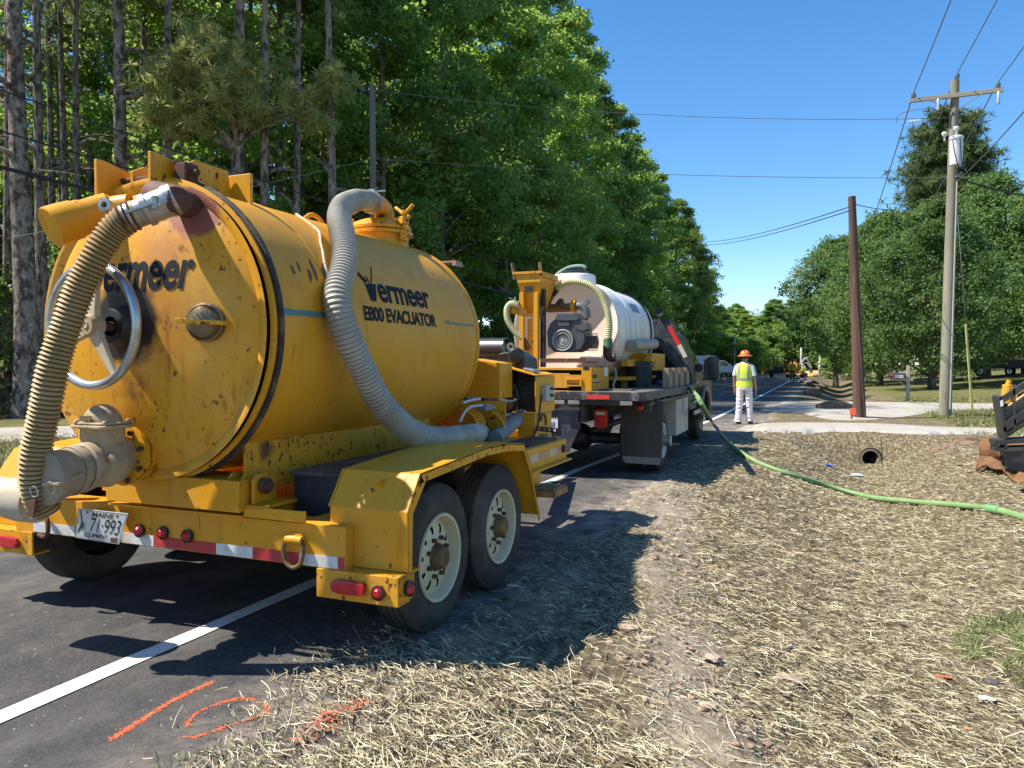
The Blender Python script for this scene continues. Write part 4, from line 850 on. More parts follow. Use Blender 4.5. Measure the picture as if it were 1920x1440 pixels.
# licence plate hung at a slant
pa, pb, pc, pd = [at(u, v, y=yy) for u, v, yy in ((147,953,2.93), (240,963,2.93), (223,1021,2.955), (141,1008,2.955))]
ex_, ez_ = (pb-pa), (pd-pa); pn = ex_.cross(ez_).normalized(); pn = pn if pn.y < 0 else -pn
m = M(); m.prism([pa, pb, pc, pd], -pn*.003); pl = build(m, 'number_plate', m_plate, T, bevel=.001)
def on_plate(x, y, off=.0012): return pa.lerp(pb, x).lerp(pd.lerp(pc, x), y)+pn*off       # x right 0..1, y down 0..1
m_ink = mat('plate_ink', (.015,.018,.022), .5); m_green = mat('pine_sprig_print', (.03,.09,.05), .5)
m = M()
for t, x0, x1, y0, y1, bd in (('MAINE', .31, .74, .22, .07, .02), ('71·993', .30, .93, .73, .25, .0), ('EQUIPMENT', .20, .72, .93, .77, .015)):
    to_mesh(fit(glyphs(t, 1, bd), x0, x1, y0, y1), on_plate, m)
for cx, cy in ((.165,.91), (.745,.90)): to_mesh(poly_bm([[(cx-.008,cy-.015),(cx+.008,cy-.015),(cx+.008,cy+.015),(cx-.008,cy+.015)]]), on_plate, m)
for cx, cy in ((.20,.10), (.81,.12)): to_mesh(poly_bm([[(cx+.022*math.cos(q/10*6.283), cy+.04*math.sin(q/10*6.283)) for q in range(10)]]), on_plate, m)
bord = [(.012,.025,.988,.04),(.012,.96,.988,.975),(.012,.04,.02,.96),(.98,.04,.988,.96)]
for a, b, c_, d in bord: to_mesh(poly_bm([[(a,b),(c_,b),(c_,d),(a,d)]]), on_plate, m)
build(m, 'plate_lettering', m_ink, pl)
m = M(); to_mesh(poly_bm([[(.04,.05),(.07,.06),(.13,.45),(.10,.46)]]+[[(.10,.46),(.12,.44),(.13+.10*math.cos(a_), .50+.28*math.sin(a_))] for a_ in (-.3,.05,.35,.65,.95,1.25,1.6,2.0,2.4)]+[[(.06,.62),(.11,.55),(.12,.62),(.06,.82),(.035,.80)]]), on_plate, m); build(m, 'pine_sprig', m_green, pl)
m = M(); to_mesh(poly_bm([[(.78,.82),(.94,.80),(.94,.95),(.80,.95)]]), on_plate, m); build(m, 'sticker', m_brass, pl)
# tow D ring and hook
m = M(); dr = Ph(552, 1012, BY-.02); m.cyl((dr.x-.05, dr.y, dr.z), (dr.x+.05, dr.y, dr.z), .022, n=14); m.box(dr.x-.045, dr.x+.045, BY-.012, BY-.001, dr.z-.02, dr.z+.03); dl = build(m, 'ring_bracket', m_yel, T, bevel=.003)
m = M(); pts = spline([(dr.x-.045,dr.y,dr.z), (dr.x-.06,dr.y-.01,dr.z-.05), (dr.x-.045,dr.y-.012,dr.z-.11), (dr.x,dr.y-.014,dr.z-.135), (dr.x+.045,dr.y-.012,dr.z-.11), (dr.x+.06,dr.y-.01,dr.z-.05), (dr.x+.045,dr.y,dr.z)], 6); m.tube(pts, .011, 10); build(m, 'tow_ring', m_hub, dl)
m = M(); hk = Ph(88, 985, BY-.02); m.tube(spline([hk+Vector((-.02,0,.05)), hk+Vector((.03,-.02,.04)), hk+Vector((.05,-.03,-.02)), hk+Vector((.02,-.03,-.06)), hk+Vector((-.03,-.03,-.05))], 6), .013, 10); build(m, 'tow_hook', m_rust, T)
# chassis
m = M()
for xx in (TX-.62, TX+.62): m.box(xx-.04, xx+.04, BY+.17, 6.6, .53, .55); m.box(xx-.04, xx+.04, BY+.17, 6.6, .70, .72); m.box(xx-.008, xx+.008, BY+.17, 6.6, .55, .70)
for yy in (3.3, 4.0, 4.7, 5.4, 6.1): m.box(TX-.578, TX+.578, yy, yy+.05, .56, .69)
for sgn in (-1, 1): m.bar((TX+.58*sgn, 6.55, .60), (TX+.06*sgn, 8.55, .58), .09, .14)
m.bar((TX, 8.4, .58), (TX, 8.85, .60), .09, .10); build(m, 'chassis', m_yel, T)
m = M(); a, b = Ph(196, 915, 2.93), Ph(446, 982, 2.93)
zz0, zz1 = .70, .86
m.box(a.x, b.x, 2.94, 2.952, zz0, zz1); m.box(a.x, b.x, 2.9525, 3.20, zz1-.013, zz1); m.box(b.x-.013, b.x, 2.9525, 3.22, zz0, zz1-.0135); m.box(b.x, b.x+.38, 2.97, 2.982, .675, .73); m.box(a.x, b.x, 2.95, 3.3, zz0-.028, zz0-.016)
build(m, 'tilt_frame', m_yel, T, bevel=.003)
m = M(); m.box(TX-.578, TX+.578, 3.18, 5.8, .50, .512); build(m, 'sun_block_pan', m_yel, T)  # unseen sheet added to keep sun slits off the ground below
for s in (-1, 1): m = M(); m.box(TX+s*.665, TX+s*1.03, 3.22, 4.92, .58, .592); build(m, 'sun_block_plate', m_yel, T)  # added on both sides to block sun between rails and fenders
# side saddle plate and pivot lugs
sx = TX+.52; m = M()
m.prism([(sx, 3.06, .80), (sx, 3.06, 1.11), (sx, 5.05, 1.11), (sx, 5.05, .80)], (-.014, 0, 0)); m.prism([(sx-.002, 3.06, 1.111), (TX+.585, 3.10, 1.155), (TX+.585, 5.05, 1.155), (sx-.002, 5.05, 1.111)], (-.02,0,.004)); m.box(sx-.09, sx+.03, 3.10, 5.05, .785, .799)
build(m, 'saddle_plate', ypaint('saddle_paint', [('blob', RUST, (sx, 3.22, .98), .02, .07, .10, .9), (RUST, 30, .60, .64, (1,1,.7), .9)], rs=.58), T, bevel=.003)
m = M(); m.prism([(2*TX-sx, 3.06, .80), (2*TX-sx, 3.06, 1.11), (2*TX-sx, 5.05, 1.11), (2*TX-sx, 5.05, .80)], (.014, 0, 0)); build(m, 'saddle_plate', m_yel, T)
lg = Ph(462, 912, 3.0)
m = M()
for dx in (-.13, -.045, .03): m.prism([(lg.x+dx, 3.0, lg.z-.09), (lg.x+dx, 3.0, lg.z+.03), (lg.x+dx, 3.03, lg.z+.06), (lg.x+dx, 3.10, lg.z+.06), (lg.x+dx, 3.14, lg.z-.09)], (.018, 0, 0))
m.box(lg.x-.16, lg.x+.14, 2.97, 3.2, lg.z-.105, lg.z-.091); lug = build(m, 'pivot_lug', m_yel, T, bevel=.003)
m = M(); m.cyl((lg.x-.15, 3.06, lg.z), (lg.x+.10, 3.06, lg.z), .026, n=16); m.cyl((lg.x+.06, 3.06, lg.z), (lg.x+.085, 3.06, lg.z), .042, n=20); m.cyl((lg.x+.09, 3.06, lg.z), (lg.x+.115, 3.06, lg.z), .022, n=6); build(m, 'pivot_pin', m_rust, lug)
# black tool box
m = M(); m.box(-2.64, -2.31, 3.30, 4.75, .60, .845); bx = build(m, 'tool_box', mat('dusty_black_box', (.022,.026,.036), .55, layers=[((.20,.17,.14), 22, .6, .68, (1,1,.3), .5), ((.10,.09,.08), 3, .5, .75, None, .5)]), T, bevel=.004)
m = M(); m.box(-2.66, -2.29, 3.285, 4.76, .847, .872); build(m, 'lid', mat('dusty_black_lid', (.05,.043,.037), .7, layers=[((.16,.12,.09), 6, .42, .66, None, .75)], bump=(30,.2,.004)), bx, bevel=.004)
# fenders
def fender(sgn):
    X = lambda x: x if sgn > 0 else 2*TX-x
    xi, xo = -2.24, -1.80; prof = [(3.075, .457), (3.075, .745), (3.20, .915), (3.55, .935), (4.0, .962), (4.32, .955), (4.60, .925), (4.72, .76), (4.90, .40)]; m = M(); t = .012
    for (ya, za), (yb, zb) in zip(prof, prof[1:]):
        d = Vector((0, yb-ya, zb-za)).normalized(); nn_ = Vector((0, -d.z, d.y))*t; c1 = .035 if abs(za-.745) < .01 or za < .6 and ya < 3.2 else .0
        m.prism([(X(xi), ya, za), (X(xo), ya, za), (X(xo), yb, zb), (X(xi), yb, zb)], -nn_ if False else (0, -nn_.y, -nn_.z))
    f = build(m, 'fender', ypaint('fender_paint%d' % sgn, rs=.625), T, bevel=.003)
    lip = []; inner = []
    for y, z in prof[2:]: lip.append(Vector((X(xo), y, z)))
    m = M()
    for a, b in zip(lip, lip[1:]): m.add([a, b, b-Vector((0,0,.05)), a-Vector((0,0,.05)), a-Vector((.01*sgn,0,0)), b-Vector((.01*sgn,0,0)), b-Vector((.01*sgn,0,.05)), a-Vector((.01*sgn,0,.05))], [(0,1,2,3),(7,6,5,4),(3,2,6,7)])
    m.prism([(X(xo), 3.09, .457), (X(xo), 3.09, .745), (X(xo), 3.20, .91), (X(xo), 3.25, .86), (X(xo), 3.13, .73), (X(xo), 3.12, .457)], (-.01*sgn, 0, 0)); build(m, 'fender_lip', m_hinge, f)
    m = M(); m.prism([(X(xi-.013), y, z) for y, z in prof[1:-1]]+[(X(xi-.013), 4.72, .74), (X(xi-.013), 3.1, .74)], (.01*sgn, 0, 0)); build(m, 'inner_guard', m_yel, f)
    if sgn > 0: m = M(); p = at(712, 903, y=3.15); m.cyl(p+Vector((0,.05,-.03)), p+Vector((0,-.035,.012)), .013, n=12); build(m, 'drain_stub', m_yel, f)
fender(1); fender(-1)
# wheels
def wheel_at(xc, yc, sgn, par=T, R=.40, w=.235, rimr=.235, dual=False, spin=0.0, rimmat=None, nh=10):
    """xc is the outer sidewall plane"""
    rimmat = rimmat or m_rim
    ax = Vector((-sgn, 0, 0)); o = Vector((xc, yc, R)); m = M()
    prof = [(.02, rimr), (.006, rimr+.03), (.0, rimr+.075), (.006, R-.06), (.022, R-.03), (.03, R-.018), (.036, R-.005), (.045, R-.001), (.045, R-.001)]
    for g in range(4):
        c = .045+(w-.09)*(g+.5)/4; h = (w-.09)/8
        prof += [(c-h*.72, R), (c-h*.72, R), (c-h*.22, R), (c-h*.22, R-.010), (c+h*.22, R-.010), (c+h*.22, R), (c+h*.72, R)] if True else []
    prof += [(w-.045, R-.001), (w-.03, R-.018), (w-.006, R-.06), (w, rimr+.075), (w-.02, rimr)]
    m.lathe(o, ax, prof, 72); wl = bpy.data.objects.new('wheel', None); C.objects.link(wl); wl.parent = par; wl.empty_display_size = .1; WO[wl.name] = WO[par.name]
    build(m, 'tyre', m_rub, wl)
    m = M(); d0 = .075                                                             # dished disc with hand holes as real openings
    m.lathe(o, ax, [(.012, rimr+.006), (.002, rimr+.002), (.004, rimr-.012), (.022, rimr-.022), (.05, rimr-.026), (.065, rimr-.032)], 48)
    n = nh*8; r_in, r_out, rc, hr = .10, rimr-.032, .155, .019
    def disc_z(r): return d0+(.03 if r > .17 else 0)*0+.10*max(0, (r-.165))*1.6-.02*(r < .12)
    rad = [.07, .095, .12, .130, .14, .15, .16, .17, .18, .19, r_out]; vs = []
    for r in rad:
        for j in range(n): q = j/n*6.283+spin; vs.append(o+ax*(.065-.022*max(0, min(1, (r_out-r)/.05))-.008*(r < .125))+Vector((0, math.cos(q), math.sin(q)))*r)
    fs = []
    for i in range(len(rad)-1):
        rm = (rad[i]+rad[i+1])/2
        for j in range(n):
            ph = ((j+.5)/8) % 1; wj = .30 if .14 < rm < .17 else .2
            if .13 < rm < .18 and abs(ph-.5) < wj/2+.02: continue
            fs.append((i*n+j, i*n+(j+1) % n, (i+1)*n+(j+1) % n, (i+1)*n+j))
    m.add(vs, fs, 0, True); build(m, 'rim', rimmat, wl)
    m = M(); m.cyl(o+ax*.11, o+ax*.115, rimr-.02, n=32); build(m, 'brake_drum', m_dark, wl)
    m = M(); m.lathe(o, ax, [(.055, .085), (.03, .076), (.0, .064), (-.012, .06), (-.02, .052), (-.02, .052), (-.022, .001)], 28); build(m, 'hub', m_hub, wl)
    m = M()
    for j in range(8): q = j/8*6.283+.2+spin; p = o+Vector((0, math.cos(q), math.sin(q)))*.105; m.cyl(p+ax*.05, p+ax*.012, .014, n=6)
    tag(build(m, 'lug_nut', m_rust, wl), kind='stuff'); return wl
for yy, sp in ((3.59, .2), (4.43, .5)):
    wheel_at(-1.885, yy, 1, spin=sp); wheel_at(2*TX+1.885, yy, -1, spin=sp)
m = M()
for yy in (3.59, 4.43): m.cyl((TX-1.2, yy, .40), (TX+1.2, yy, .40), .055, n=16)
for sgn in (-1, 1): m.bar((TX+.62*sgn, 3.2, .52), (TX+.62*sgn, 4.85, .52), .07, .05)
build(m, 'axle', m_blk, T)
# ---------------------------------------------------------------- dome lid, elbow and long grey hose
dc = Vector((TX+.02, 5.0-.0, 0)); dcp = at(716, 440, x=dc.x); dc.y = dcp.y-.02
zt = TZ+TR; sc_ = 1.0
dr_ = (at(772, 440, x=dc.x)-dcp).length*.93*.5*2*.5
dr_ = .235
m = M(); m.lathe(dc, (0,0,1), [(zt-.12, dr_-.012), (zt+.05, dr_-.012), (zt+.05, dr_-.012), (zt+.055, dr_+.022), (zt+.08, dr_+.022), (zt+.085, dr_+.005)], 48); nk = build(m, 'manway_neck', m_yel, T)
m = M(); m.lathe(dc, (0,0,1), [(zt+.09, dr_+.0), (zt+.092, dr_+.01), (zt+.115, dr_+.012), (zt+.15, dr_-.02), (zt+.175, dr_-.08), (zt+.185, .06), (zt+.186, .001)], 48); lid = build(m, 'manway_lid', m_yel, T)
for a in (218, 345, 85):
    d = Vector((math.cos(R_(a)), math.sin(R_(a)), 0)); p = dc+d*(dr_+.035)+Vector((0,0,zt-.05)); s = Vector((-d.y, d.x, 0))
    m = M(); m.bar(p+Vector((0,0,.04)), p+Vector((0,0,.13)), .05, .05); m.bar(p-d*.06+Vector((0,0,.20)), p+d*.02+Vector((0,0,.20)), .07, .06); build(m, 'clamp_lug', m_hinge, lid, bevel=.006)
    m = M(); m.cyl(p+Vector((0,0,.08)), p+Vector((0,0,.285)), .013, n=10); m.cyl(p+Vector((0,0,.225)), p+Vector((0,0,.26)), .024, n=10)
    for sg_ in (-1, 1): m.cyl(p+Vector((0,0,.245)), p+(d if a != 85 else s)*.095*sg_+Vector((0,0,.31)), .015, n=10)
    build(m, 'wing_nut', m_hinge, lid)
# riser elbow: up out of the lid, bending back towards the rear right
e0 = dc+Vector((.03,.02,zt+.13)); hdir = Vector((.05, -1, 0)).normalized()
ept = [e0, e0+Vector((0,0,.06)), e0+Vector((0,0,.12))+hdir*.02, e0+Vector((0,0,.145))+hdir*.075, e0+Vector((0,0,.155))+hdir*.16, e0+Vector((0,0,.158))+hdir*.20]
m = M(); m.tube(spline(ept, 6), .078, 24); m.lathe(e0+Vector((0,0,.0)), (0,0,1), [(0,.10),(.03,.085)], 24); build(m, 'riser_elbow', ypaint('elbow_paint', [('blob', RUST, tuple(e0+Vector((0,-.07,.08))), .02, .07, .12, .9)], rs=.6), T)
m_hg = mat('grey_hose', (.40,.36,.285), .55, layers=[((.22,.195,.165), 3.2, .42, .68, None, .75), ((.46,.435,.385), 16, .52, .7, None, .5)], bump=(40, .12, .004))
m_hg2 = mat('grey_hose_groove', (.20,.185,.165), .7)
g0 = ept[-2]
def Px(u, v, x): return at(u, v, x=x)
gp = [g0, g0+hdir*.12, Px(676,375,-3.10), Px(652,380,-3.0), Px(637,398,-2.90), Px(630,426,-2.80), Px(628,460,-2.69), Px(629,505,-2.55), Px(634,560,-2.425), Px(652,630,-2.375), Px(682,700,-2.35), Px(722,765,-2.32), Px(768,808,-2.28), Px(815,823,-2.24), Px(855,819,-2.27), Px(885,814,-2.40), Px(902,812,-2.62)]
for q in gp:                                      # keep the hose off the tank shell and on top of the fender
    rr_ = math.hypot(q.x-TX, q.z-TZ)
    if q.y < 5.2 and rr_ < TR+.085 and q.z > 1.2: k = (TR+.085)/rr_; q.x = TX+(q.x-TX)*k; q.z = TZ+(q.z-TZ)*k
ribbed('vacuum_hose', spline(gp, 12), .078, .0235, .006, m_hg, m_hg2, 24)
m = M(); m.torus(g0+hdir*.04, hdir, .084, .005, 30, 6); m.torus(g0+hdir*.07, hdir, .084, .005, 30, 6); k = g0+hdir*.05+Vector((0,0,.09)); m.bar(k-hdir*.03, k+Vector((.10,.04,.0)), .014, .01); m.bar(k+Vector((-.03,0,0)), k+Vector((.03,0,.0)), .03, .02); build(m, 'hose_clamp', m_steel, T)
# lifting eye and dangling tie wire
le = at(592, 428, x=TX+.06); m = M(); m.tube(spline([le+Vector((-.02,-.20,-.03)), le+Vector((-.02,-.10,.045)), le+Vector((-.015,-.02,.09)), le+Vector((0,.06,.06)), le+Vector((0,.12,-.03))], 7), .016, 12); build(m, 'lifting_eye', m_yel, T)
m = M(); rp = [(3.80,70),(3.71,52),(3.66,46),(3.61,42),(3.56,36),(3.52,31),(3.48,23),(3.445,18),(3.43,10)]; m.tube(spline([on_tank(a, dg_(b), .009) for a, b in rp], 6), .008, 8); build(m, 'tie_rope', mat('pale_rope', (.62,.50,.36), .8, layers=[((.35,.22,.12), 20, .5, .6, None, .7)]), T)
# plate on the tank nose
m = M(); a = at(846, 493, x=-2.78); m.box(a.x-.28, a.x+.07, a.y-.06, a.y+.06, a.z-.004, a.z+.010); m.box(a.x+.04, a.x+.072, a.y-.062, a.y+.062, a.z-.03, a.z-.0045); build(m, 'nose_bracket', mat('primer_plate', (.36,.22,.19), .6), T)
# ---------------------------------------------------------------- power pack ahead of the tank
def quad_box(name, uv, y, dy_, mt, par=T, bev=.004):
    P = [at(u, v, y=y) for u, v in uv]; m = M(); m.prism(P, (0, dy_, 0)); return build(m, name, mt, par, bevel=bev)
m_yel3 = ypaint('cowl_paint', rs=.62)
quad_box('battery_cowl', [(880,672),(937,681),(937,747),(860,743)], 5.80, .28, m_yel3)
m = M(); m.box(-3.9, -2.42, 5.75, 5.765, .72, 1.14); m.box(-2.9, -2.42, 5.5, 5.75, .74, .752); build(m, 'bulkhead', m_yel3, T, bevel=.003)
m = M(); m.lathe((-2.72, 5.60, .93), (0,-1,0), [(0,.19),(.03,.19),(.03,.19),(.05,.15),(.05,.15),(.08,.14)], 36); m.torus((-2.55,5.66,.90), (0,1,0), .16, .012, 36, 8); build(m, 'blower_housing', m_yel3, T)
# control cabinet: open at the rear
cx0, cx1 = -2.74, -2.29; a = at(1005, 706, x=cx1); b = at(1040, 703, x=cx1); y0_, y1_ = a.y, b.y; z1_ = a.z; z0_ = 1.02
m = M(); m.box(cx1-.012, cx1, y0_, y1_, z0_, z1_); m.prism([(cx0, y0_-.02, z1_+.12), (cx1+.0, y0_-.02, z1_+.004), (cx1+.0, y1_, z1_+.004), (cx0, y1_, z1_+.12)], (0,0,.012)); m.box(cx0, cx1-.013, y1_-.012, y1_, z0_, z1_); m.box(cx0, cx1-.013, y0_, y1_-.013, z0_-.012, z0_); cab = build(m, 'control_cabinet', m_yel3, T, bevel=.003)
m = M(); m.box(cx0-.1, cx1-.02, y0_+.14, y0_+.3, z0_+.002, z1_-.004); build(m, 'cabinet_shade_panel', m_blk, cab)  # black panel put in as the shade inside the open cabinet
m = M(); m.box(cx1, cx1+.05, y0_+.13, y0_+.33, z0_+.10, z1_-.08); gbx = build(m, 'switch_box', mat('grey_box', (.42,.41,.36), .5), cab, bevel=.006)
m = M()
for dz in (.15, .21): m.cyl((cx1+.05, y0_+.25, z0_+dz), (cx1+.075, y0_+.25, z0_+dz), .014, n=12)
build(m, 'push_button', m_blk2, gbx)
m = M(); m.prism([(cx1-.14, y0_+.05, z1_+.05), (cx1-.04, y0_+.05, z1_+.03), (cx1-.04, y0_+.2, z1_+.03), (cx1-.14, y0_+.2, z1_+.05)], (0,0,.03)); build(m, 'work_lamp', m_steel, cab, bevel=.008)
# valve column under the cabinet
a = at(1000, 745, x=-2.30); m = M(); m.box(-2.46, -2.30, y0_, y0_+.02, .72, z0_-.014); m.box(-2.312, -2.30, y0_+.021, y1_-.06, .72, z0_-.014); col_ = build(m, 'valve_column', m_yel3, T, bevel=.003)
m = M(); m.torus((-2.295, y0_+.2, .93), (1,0,0), .07, .014, 26, 8, 0, -1.2, 2.2); m.torus((-2.295, y0_+.18, .80), (1,0,0), .06, .012, 26, 8, 0, 2.6, 5.8); build(m, 'lifting_ring', m_hub, col_)
m = M(); m.cyl((-2.30, y0_+.14, .80), (-2.22, y0_+.14, .80), .03, n=12); m.bar((-2.25, y0_+.10, .87), (-2.25, y0_+.26, .87), .02, .03); m.cyl((-2.30, y0_+.30, .86), (-2.24, y0_+.30, .86), .02, n=10); build(m, 'valve_fitting', m_tan, col_)
# engine
m = M(); ey = 6.25
def E(u, v): return at(u, v, y=ey)
m.prism([E(935,662), E(962,658), E(982,672), E(985,705), E(965,735), E(938,742), E(925,720)], (0, .35, 0)); m.prism([E(944,690), E(972,690), E(972,770), E(944,775)], (0, .3, 0)); eng = build(m, 'engine', m_blk, T, bevel=.012)
m = M(); c = E(968,668); m.lathe(c, (.3,-1,0), [(-.05,.075),(.0,.08),(.0,.08),(.03,.06),(.03,.06),(.035,.001)], 24); m.lathe(E(957,725), (.2,-1,0), [(0,.055),(.05,.055),(.05,.055),(.055,.02)], 20)
for k in range(7): p = E(944, 695+k*6); m.bar(p+Vector((-.02,-.02,0)), p+Vector((.12,-.02,0)), .02, .012)
m.tube(spline([E(940,700), E(952,712), E(965,722), E(972,750)], 6), .022, 10); build(m, 'engine_fitting', m_blk2, eng)
m = M(); c = E(958,650); m.lathe(c, (.2,-1,.1), [(0,.016),(0,.034),(0,.034),(.02,.036),(.02,.036),(.02,.014)], 16); build(m, 'pulley', m_steel, eng)
m_perf = bpy.data.materials.new('perforated_muffler'); m_perf.use_nodes = True; t_ = m_perf.node_tree; b_ = t_.nodes['Principled BSDF']; b_.inputs['Metallic'].default_value = .8; b_.inputs['Roughness'].default_value = .3
vo = t_.nodes.new('ShaderNodeTexVoronoi'); vo.inputs['Scale'].default_value = 55; vo.inputs['Randomness'].default_value = .15; tc_ = t_.nodes.new('ShaderNodeTexCoord'); t_.links.new(tc_.outputs['Object'], vo.inputs[0]); mr_ = t_.nodes.new('ShaderNodeMapRange'); mr_.inputs[1].default_value = .25; mr_.inputs[2].default_value = .35; mr_.inputs[3].default_value = .02; mr_.inputs[4].default_value = .16; t_.links.new(vo.outputs['Distance'], mr_.inputs[0]); t_.links.new(mr_.outputs[0], b_.inputs['Base Color'])
a, b = at(880, 655, y=6.55), at(950, 655, y=6.55); m = M(); m.lathe(a, b-a, [(0,.11),((b-a).length,.11),((b-a).length,.11),((b-a).length+.005,.102),((b-a).length-.03,.09),((b-a).length-.03,.001)], 36); build(m, 'muffler', m_perf, T)
# pipes beside the fender
m = M(); m.tube(spline([Px(928,822,-2.42), Px(940,812,-2.43), Px(960,795,-2.45), Px(984,776,-2.48)], 6), .062, 22); build(m, 'suction_pipe', mat('grey_rubber_pipe', (.22,.22,.22), .6, layers=[((.34,.31,.27), 5, .5, .75, None, .6)]), T)
p = Px(903, 803, -2.62); m = M(); d = Vector((.55,-.9,-.05)).normalized(); m.lathe(p-d*.12, d, [(0,.062),(.16,.062),(.16,.062),(.165,.05),(.02,.048),(.02,.001)], 26); build(m, 'open_pipe', m_rust, T)
for pts, mm in [([(862,792),(872,772),(885,762),(905,760)], m_wire), ([(920,762),(935,768),(952,778),(975,772)], m_wire), ([(868,755),(885,750),(900,748)], m_wire), ([(935,748),(958,752),(975,745),(985,728)], m_wire), ([(948,762),(956,772),(966,764),(962,750)], m_blkwire), ([(985,755),(990,735),(996,725)], m_wire), ([(920,785),(940,778),(958,768),(978,748)], m_blkwire), ([(1015,740),(1012,770),(1008,800),(1000,818)], m_blkwire), ([(970,765),(985,750),(992,738)], m_wire)]:
    m = M(); m.tube(spline([at(u, v, x=-2.52 if u < 1000 else -2.285) for u, v in pts], 6), .011 if mm is m_wire else .009, 8); build(m, 'cable', mm, T)
m = M(); p = at(910, 764, x=-2.53); m.box(p.x-.04, p.x+.04, p.y-.07, p.y+.07, p.z-.025, p.z+.03); build(m, 'junction_box', mat('grey_junction', (.20,.20,.20), .5), T, bevel=.006)
# front side deck, step, chain
m = M(); fx = -1.92
m.box(fx-.012, fx, 4.93, 5.86, .68, .835); m.box(fx-.5, fx-.0125, 4.93, 5.86, .822, .834); m.box(fx-.08, fx+.05, 4.95, 5.86, .667, .679); m.box(fx-.5, fx-.013, 5.848, 5.86, .68, .821); m.box(fx-.10, fx-.02, 4.92, 5.3, .45, .665); fd = build(m, 'side_deck', m_yel3, T, bevel=.003)
for k, (c_, s0) in enumerate([(m_whtape, 5.02), (m_redtape, 5.22), (m_whtape, 5.43), (m_redtape, 5.60)]):
    m = M(); m.box(fx, fx+.003, s0, s0+.17, .735, .79); build(m, 'reflective_tape', mat('faded_tape%d' % k, (.55,.42,.30) if c_ is m_whtape else (.52,.26,.14), .5), fd)
lamp((fx+.002, 5.76, .765), .026, T, (1,0,0), mat('dark_amber_lens', (.25,.07,.02), .3))
m = M(); m.box(fx-.0, fx+.20, 4.99, 5.28, .50, .545)
for k in range(9): m.box(fx+.01+k*.021, fx+.02+k*.021, 5.0, 5.27, .546, .558)
stp = build(m, 'step', mat('rusty_step', (.36,.19,.05), .7, layers=[(RUST, 12, .45, .62, None, .7)]), T, bevel=.003); m = M(); m.prism([(fx-.015, 4.93, .82), (fx-.015, 5.05, .60), (fx-.015, 5.05, .40), (fx-.015, 4.90, .40)], (-.012,0,0)); build(m, 'step_bracket', m_yel3, stp)
lamp((fx+.0, 4.97, .47), .03, T, (1,0,0), m_amber)
m = M(); m.box(fx-.30, fx-.06, 5.15, 5.8, .835, .85); build(m, 'deck_mat', m_blk, fd)
m = M(); a = at(1045, 808, x=-2.0)
for k in range(9): m.torus(a+Vector((-.03*k, .02*k, -.0)), (0,1,.6) if k % 2 else (1,0,.3), .02, .006, 14, 6)
build(m, 'safety_chain', m_rust, T)
# ================================================================ FLATBED TRUCK
KO = (-3.14, 10.5, 0)
K = thing('flatbed_truck', 'dark flatbed truck with black steel headboard, parked ahead of the yellow trailer', 'truck', KO)
m_deck = mat('worn_wood_deck', (.20,.155,.11), .85, layers=[((.09,.07,.05), 5, .4, .65, (1,.1,1), .8), ((.38,.31,.22), 9, .55, .72, (1,.3,1), .6)], bump=(30,.3,.005))
m_rail = mat('chipped_black_rail', (.03,.03,.032), .5, layers=[((.30,.27,.23), 9, .52, .7, None, .7, .8), ((.10,.05,.03), 20, .6, .68, None, .8)], bump=(40,.2,.004))
m_bron = mat('bronze_car_paint', (.055,.040,.026), .42, .3, layers=[((.16,.13,.10), 3, .5, .8, None, .4, .7)])
m_dkst = mat('dark_steel', (.05,.055,.065), .45, .3, layers=[((.12,.12,.12), 5, .45, .75, None, .6)], bump=(30,.12,.004))
DZ = 1.105; XR, XL = -1.93, -4.36; Y0, Y1 = 8.9, 12.82
m = M(); m.box(XL+.05, XR-.05, Y0+.05, Y1, DZ-.03, DZ); dk = build(m, 'deck_board', m_deck, K)
m = M(); m.prism([(XL,Y0+.12,DZ-.10),(XL+.06,Y0,DZ-.10),(XR-.06,Y0,DZ-.10),(XR,Y0+.12,DZ-.10),(XR-.05,Y0+.14,DZ-.10),(XR-.10,Y0+.05,DZ-.10),(XL+.10,Y0+.05,DZ-.10),(XL+.05,Y0+.14,DZ-.10)], (0,0,.105)); build(m, 'rear_rail', m_rail, K, bevel=.004)
for x0 in (XR-.05, XL):
    m = M(); m.box(x0, x0+.05, Y0+.15, Y1, DZ-.10, DZ+.006); build(m, 'side_rail', m_rail, K, bevel=.004)
    m = M(); m.box(x0+.005, x0+.045, Y0+.3, Y1, DZ-.17, DZ-.13); 
    for k in range(8): yy = Y0+.35+k*.48; m.box(x0+.004, x0+.046, yy, yy+.06, DZ-.129, DZ-.101)
    build(m, 'stake_pocket_rail', m_rail, K)
m = M()
for k in range(9): yy = Y0+.25+k*.42; m.box(XL+.2, XR-.2, yy, yy+.05, DZ-.14, DZ-.032)
for xx in (-3.5, -2.75): m.box(xx-.04, xx+.04, Y0+.1, 15.2, .72, .96)
m.box(XL+.3, XR-.3, Y0+.02, Y0+.06, DZ-.16, DZ-.105); build(m, 'subframe', m_blk, K)
m = M(); a = at(1100, 744, y=Y0-.003); b = at(1143, 744, y=Y0-.003); m.box(a.x, b.x, Y0-.005, Y0-.001, DZ-.085, DZ-.03); build(m, 'reflective_tape', mat('bright_red_tape', (.62,.05,.035), .4, layers=[((.35,.16,.10),18,.55,.68,None,.6)]), K)
for u in (1076, 1174, 1048): a = at(u, 748, y=Y0+.01); m = M(); m.box(a.x-.075, a.x+.075, Y0+.0, Y0+.019, DZ-.155, DZ-.108); build(m, 'lamp_bracket', m_steel, K, bevel=.003)
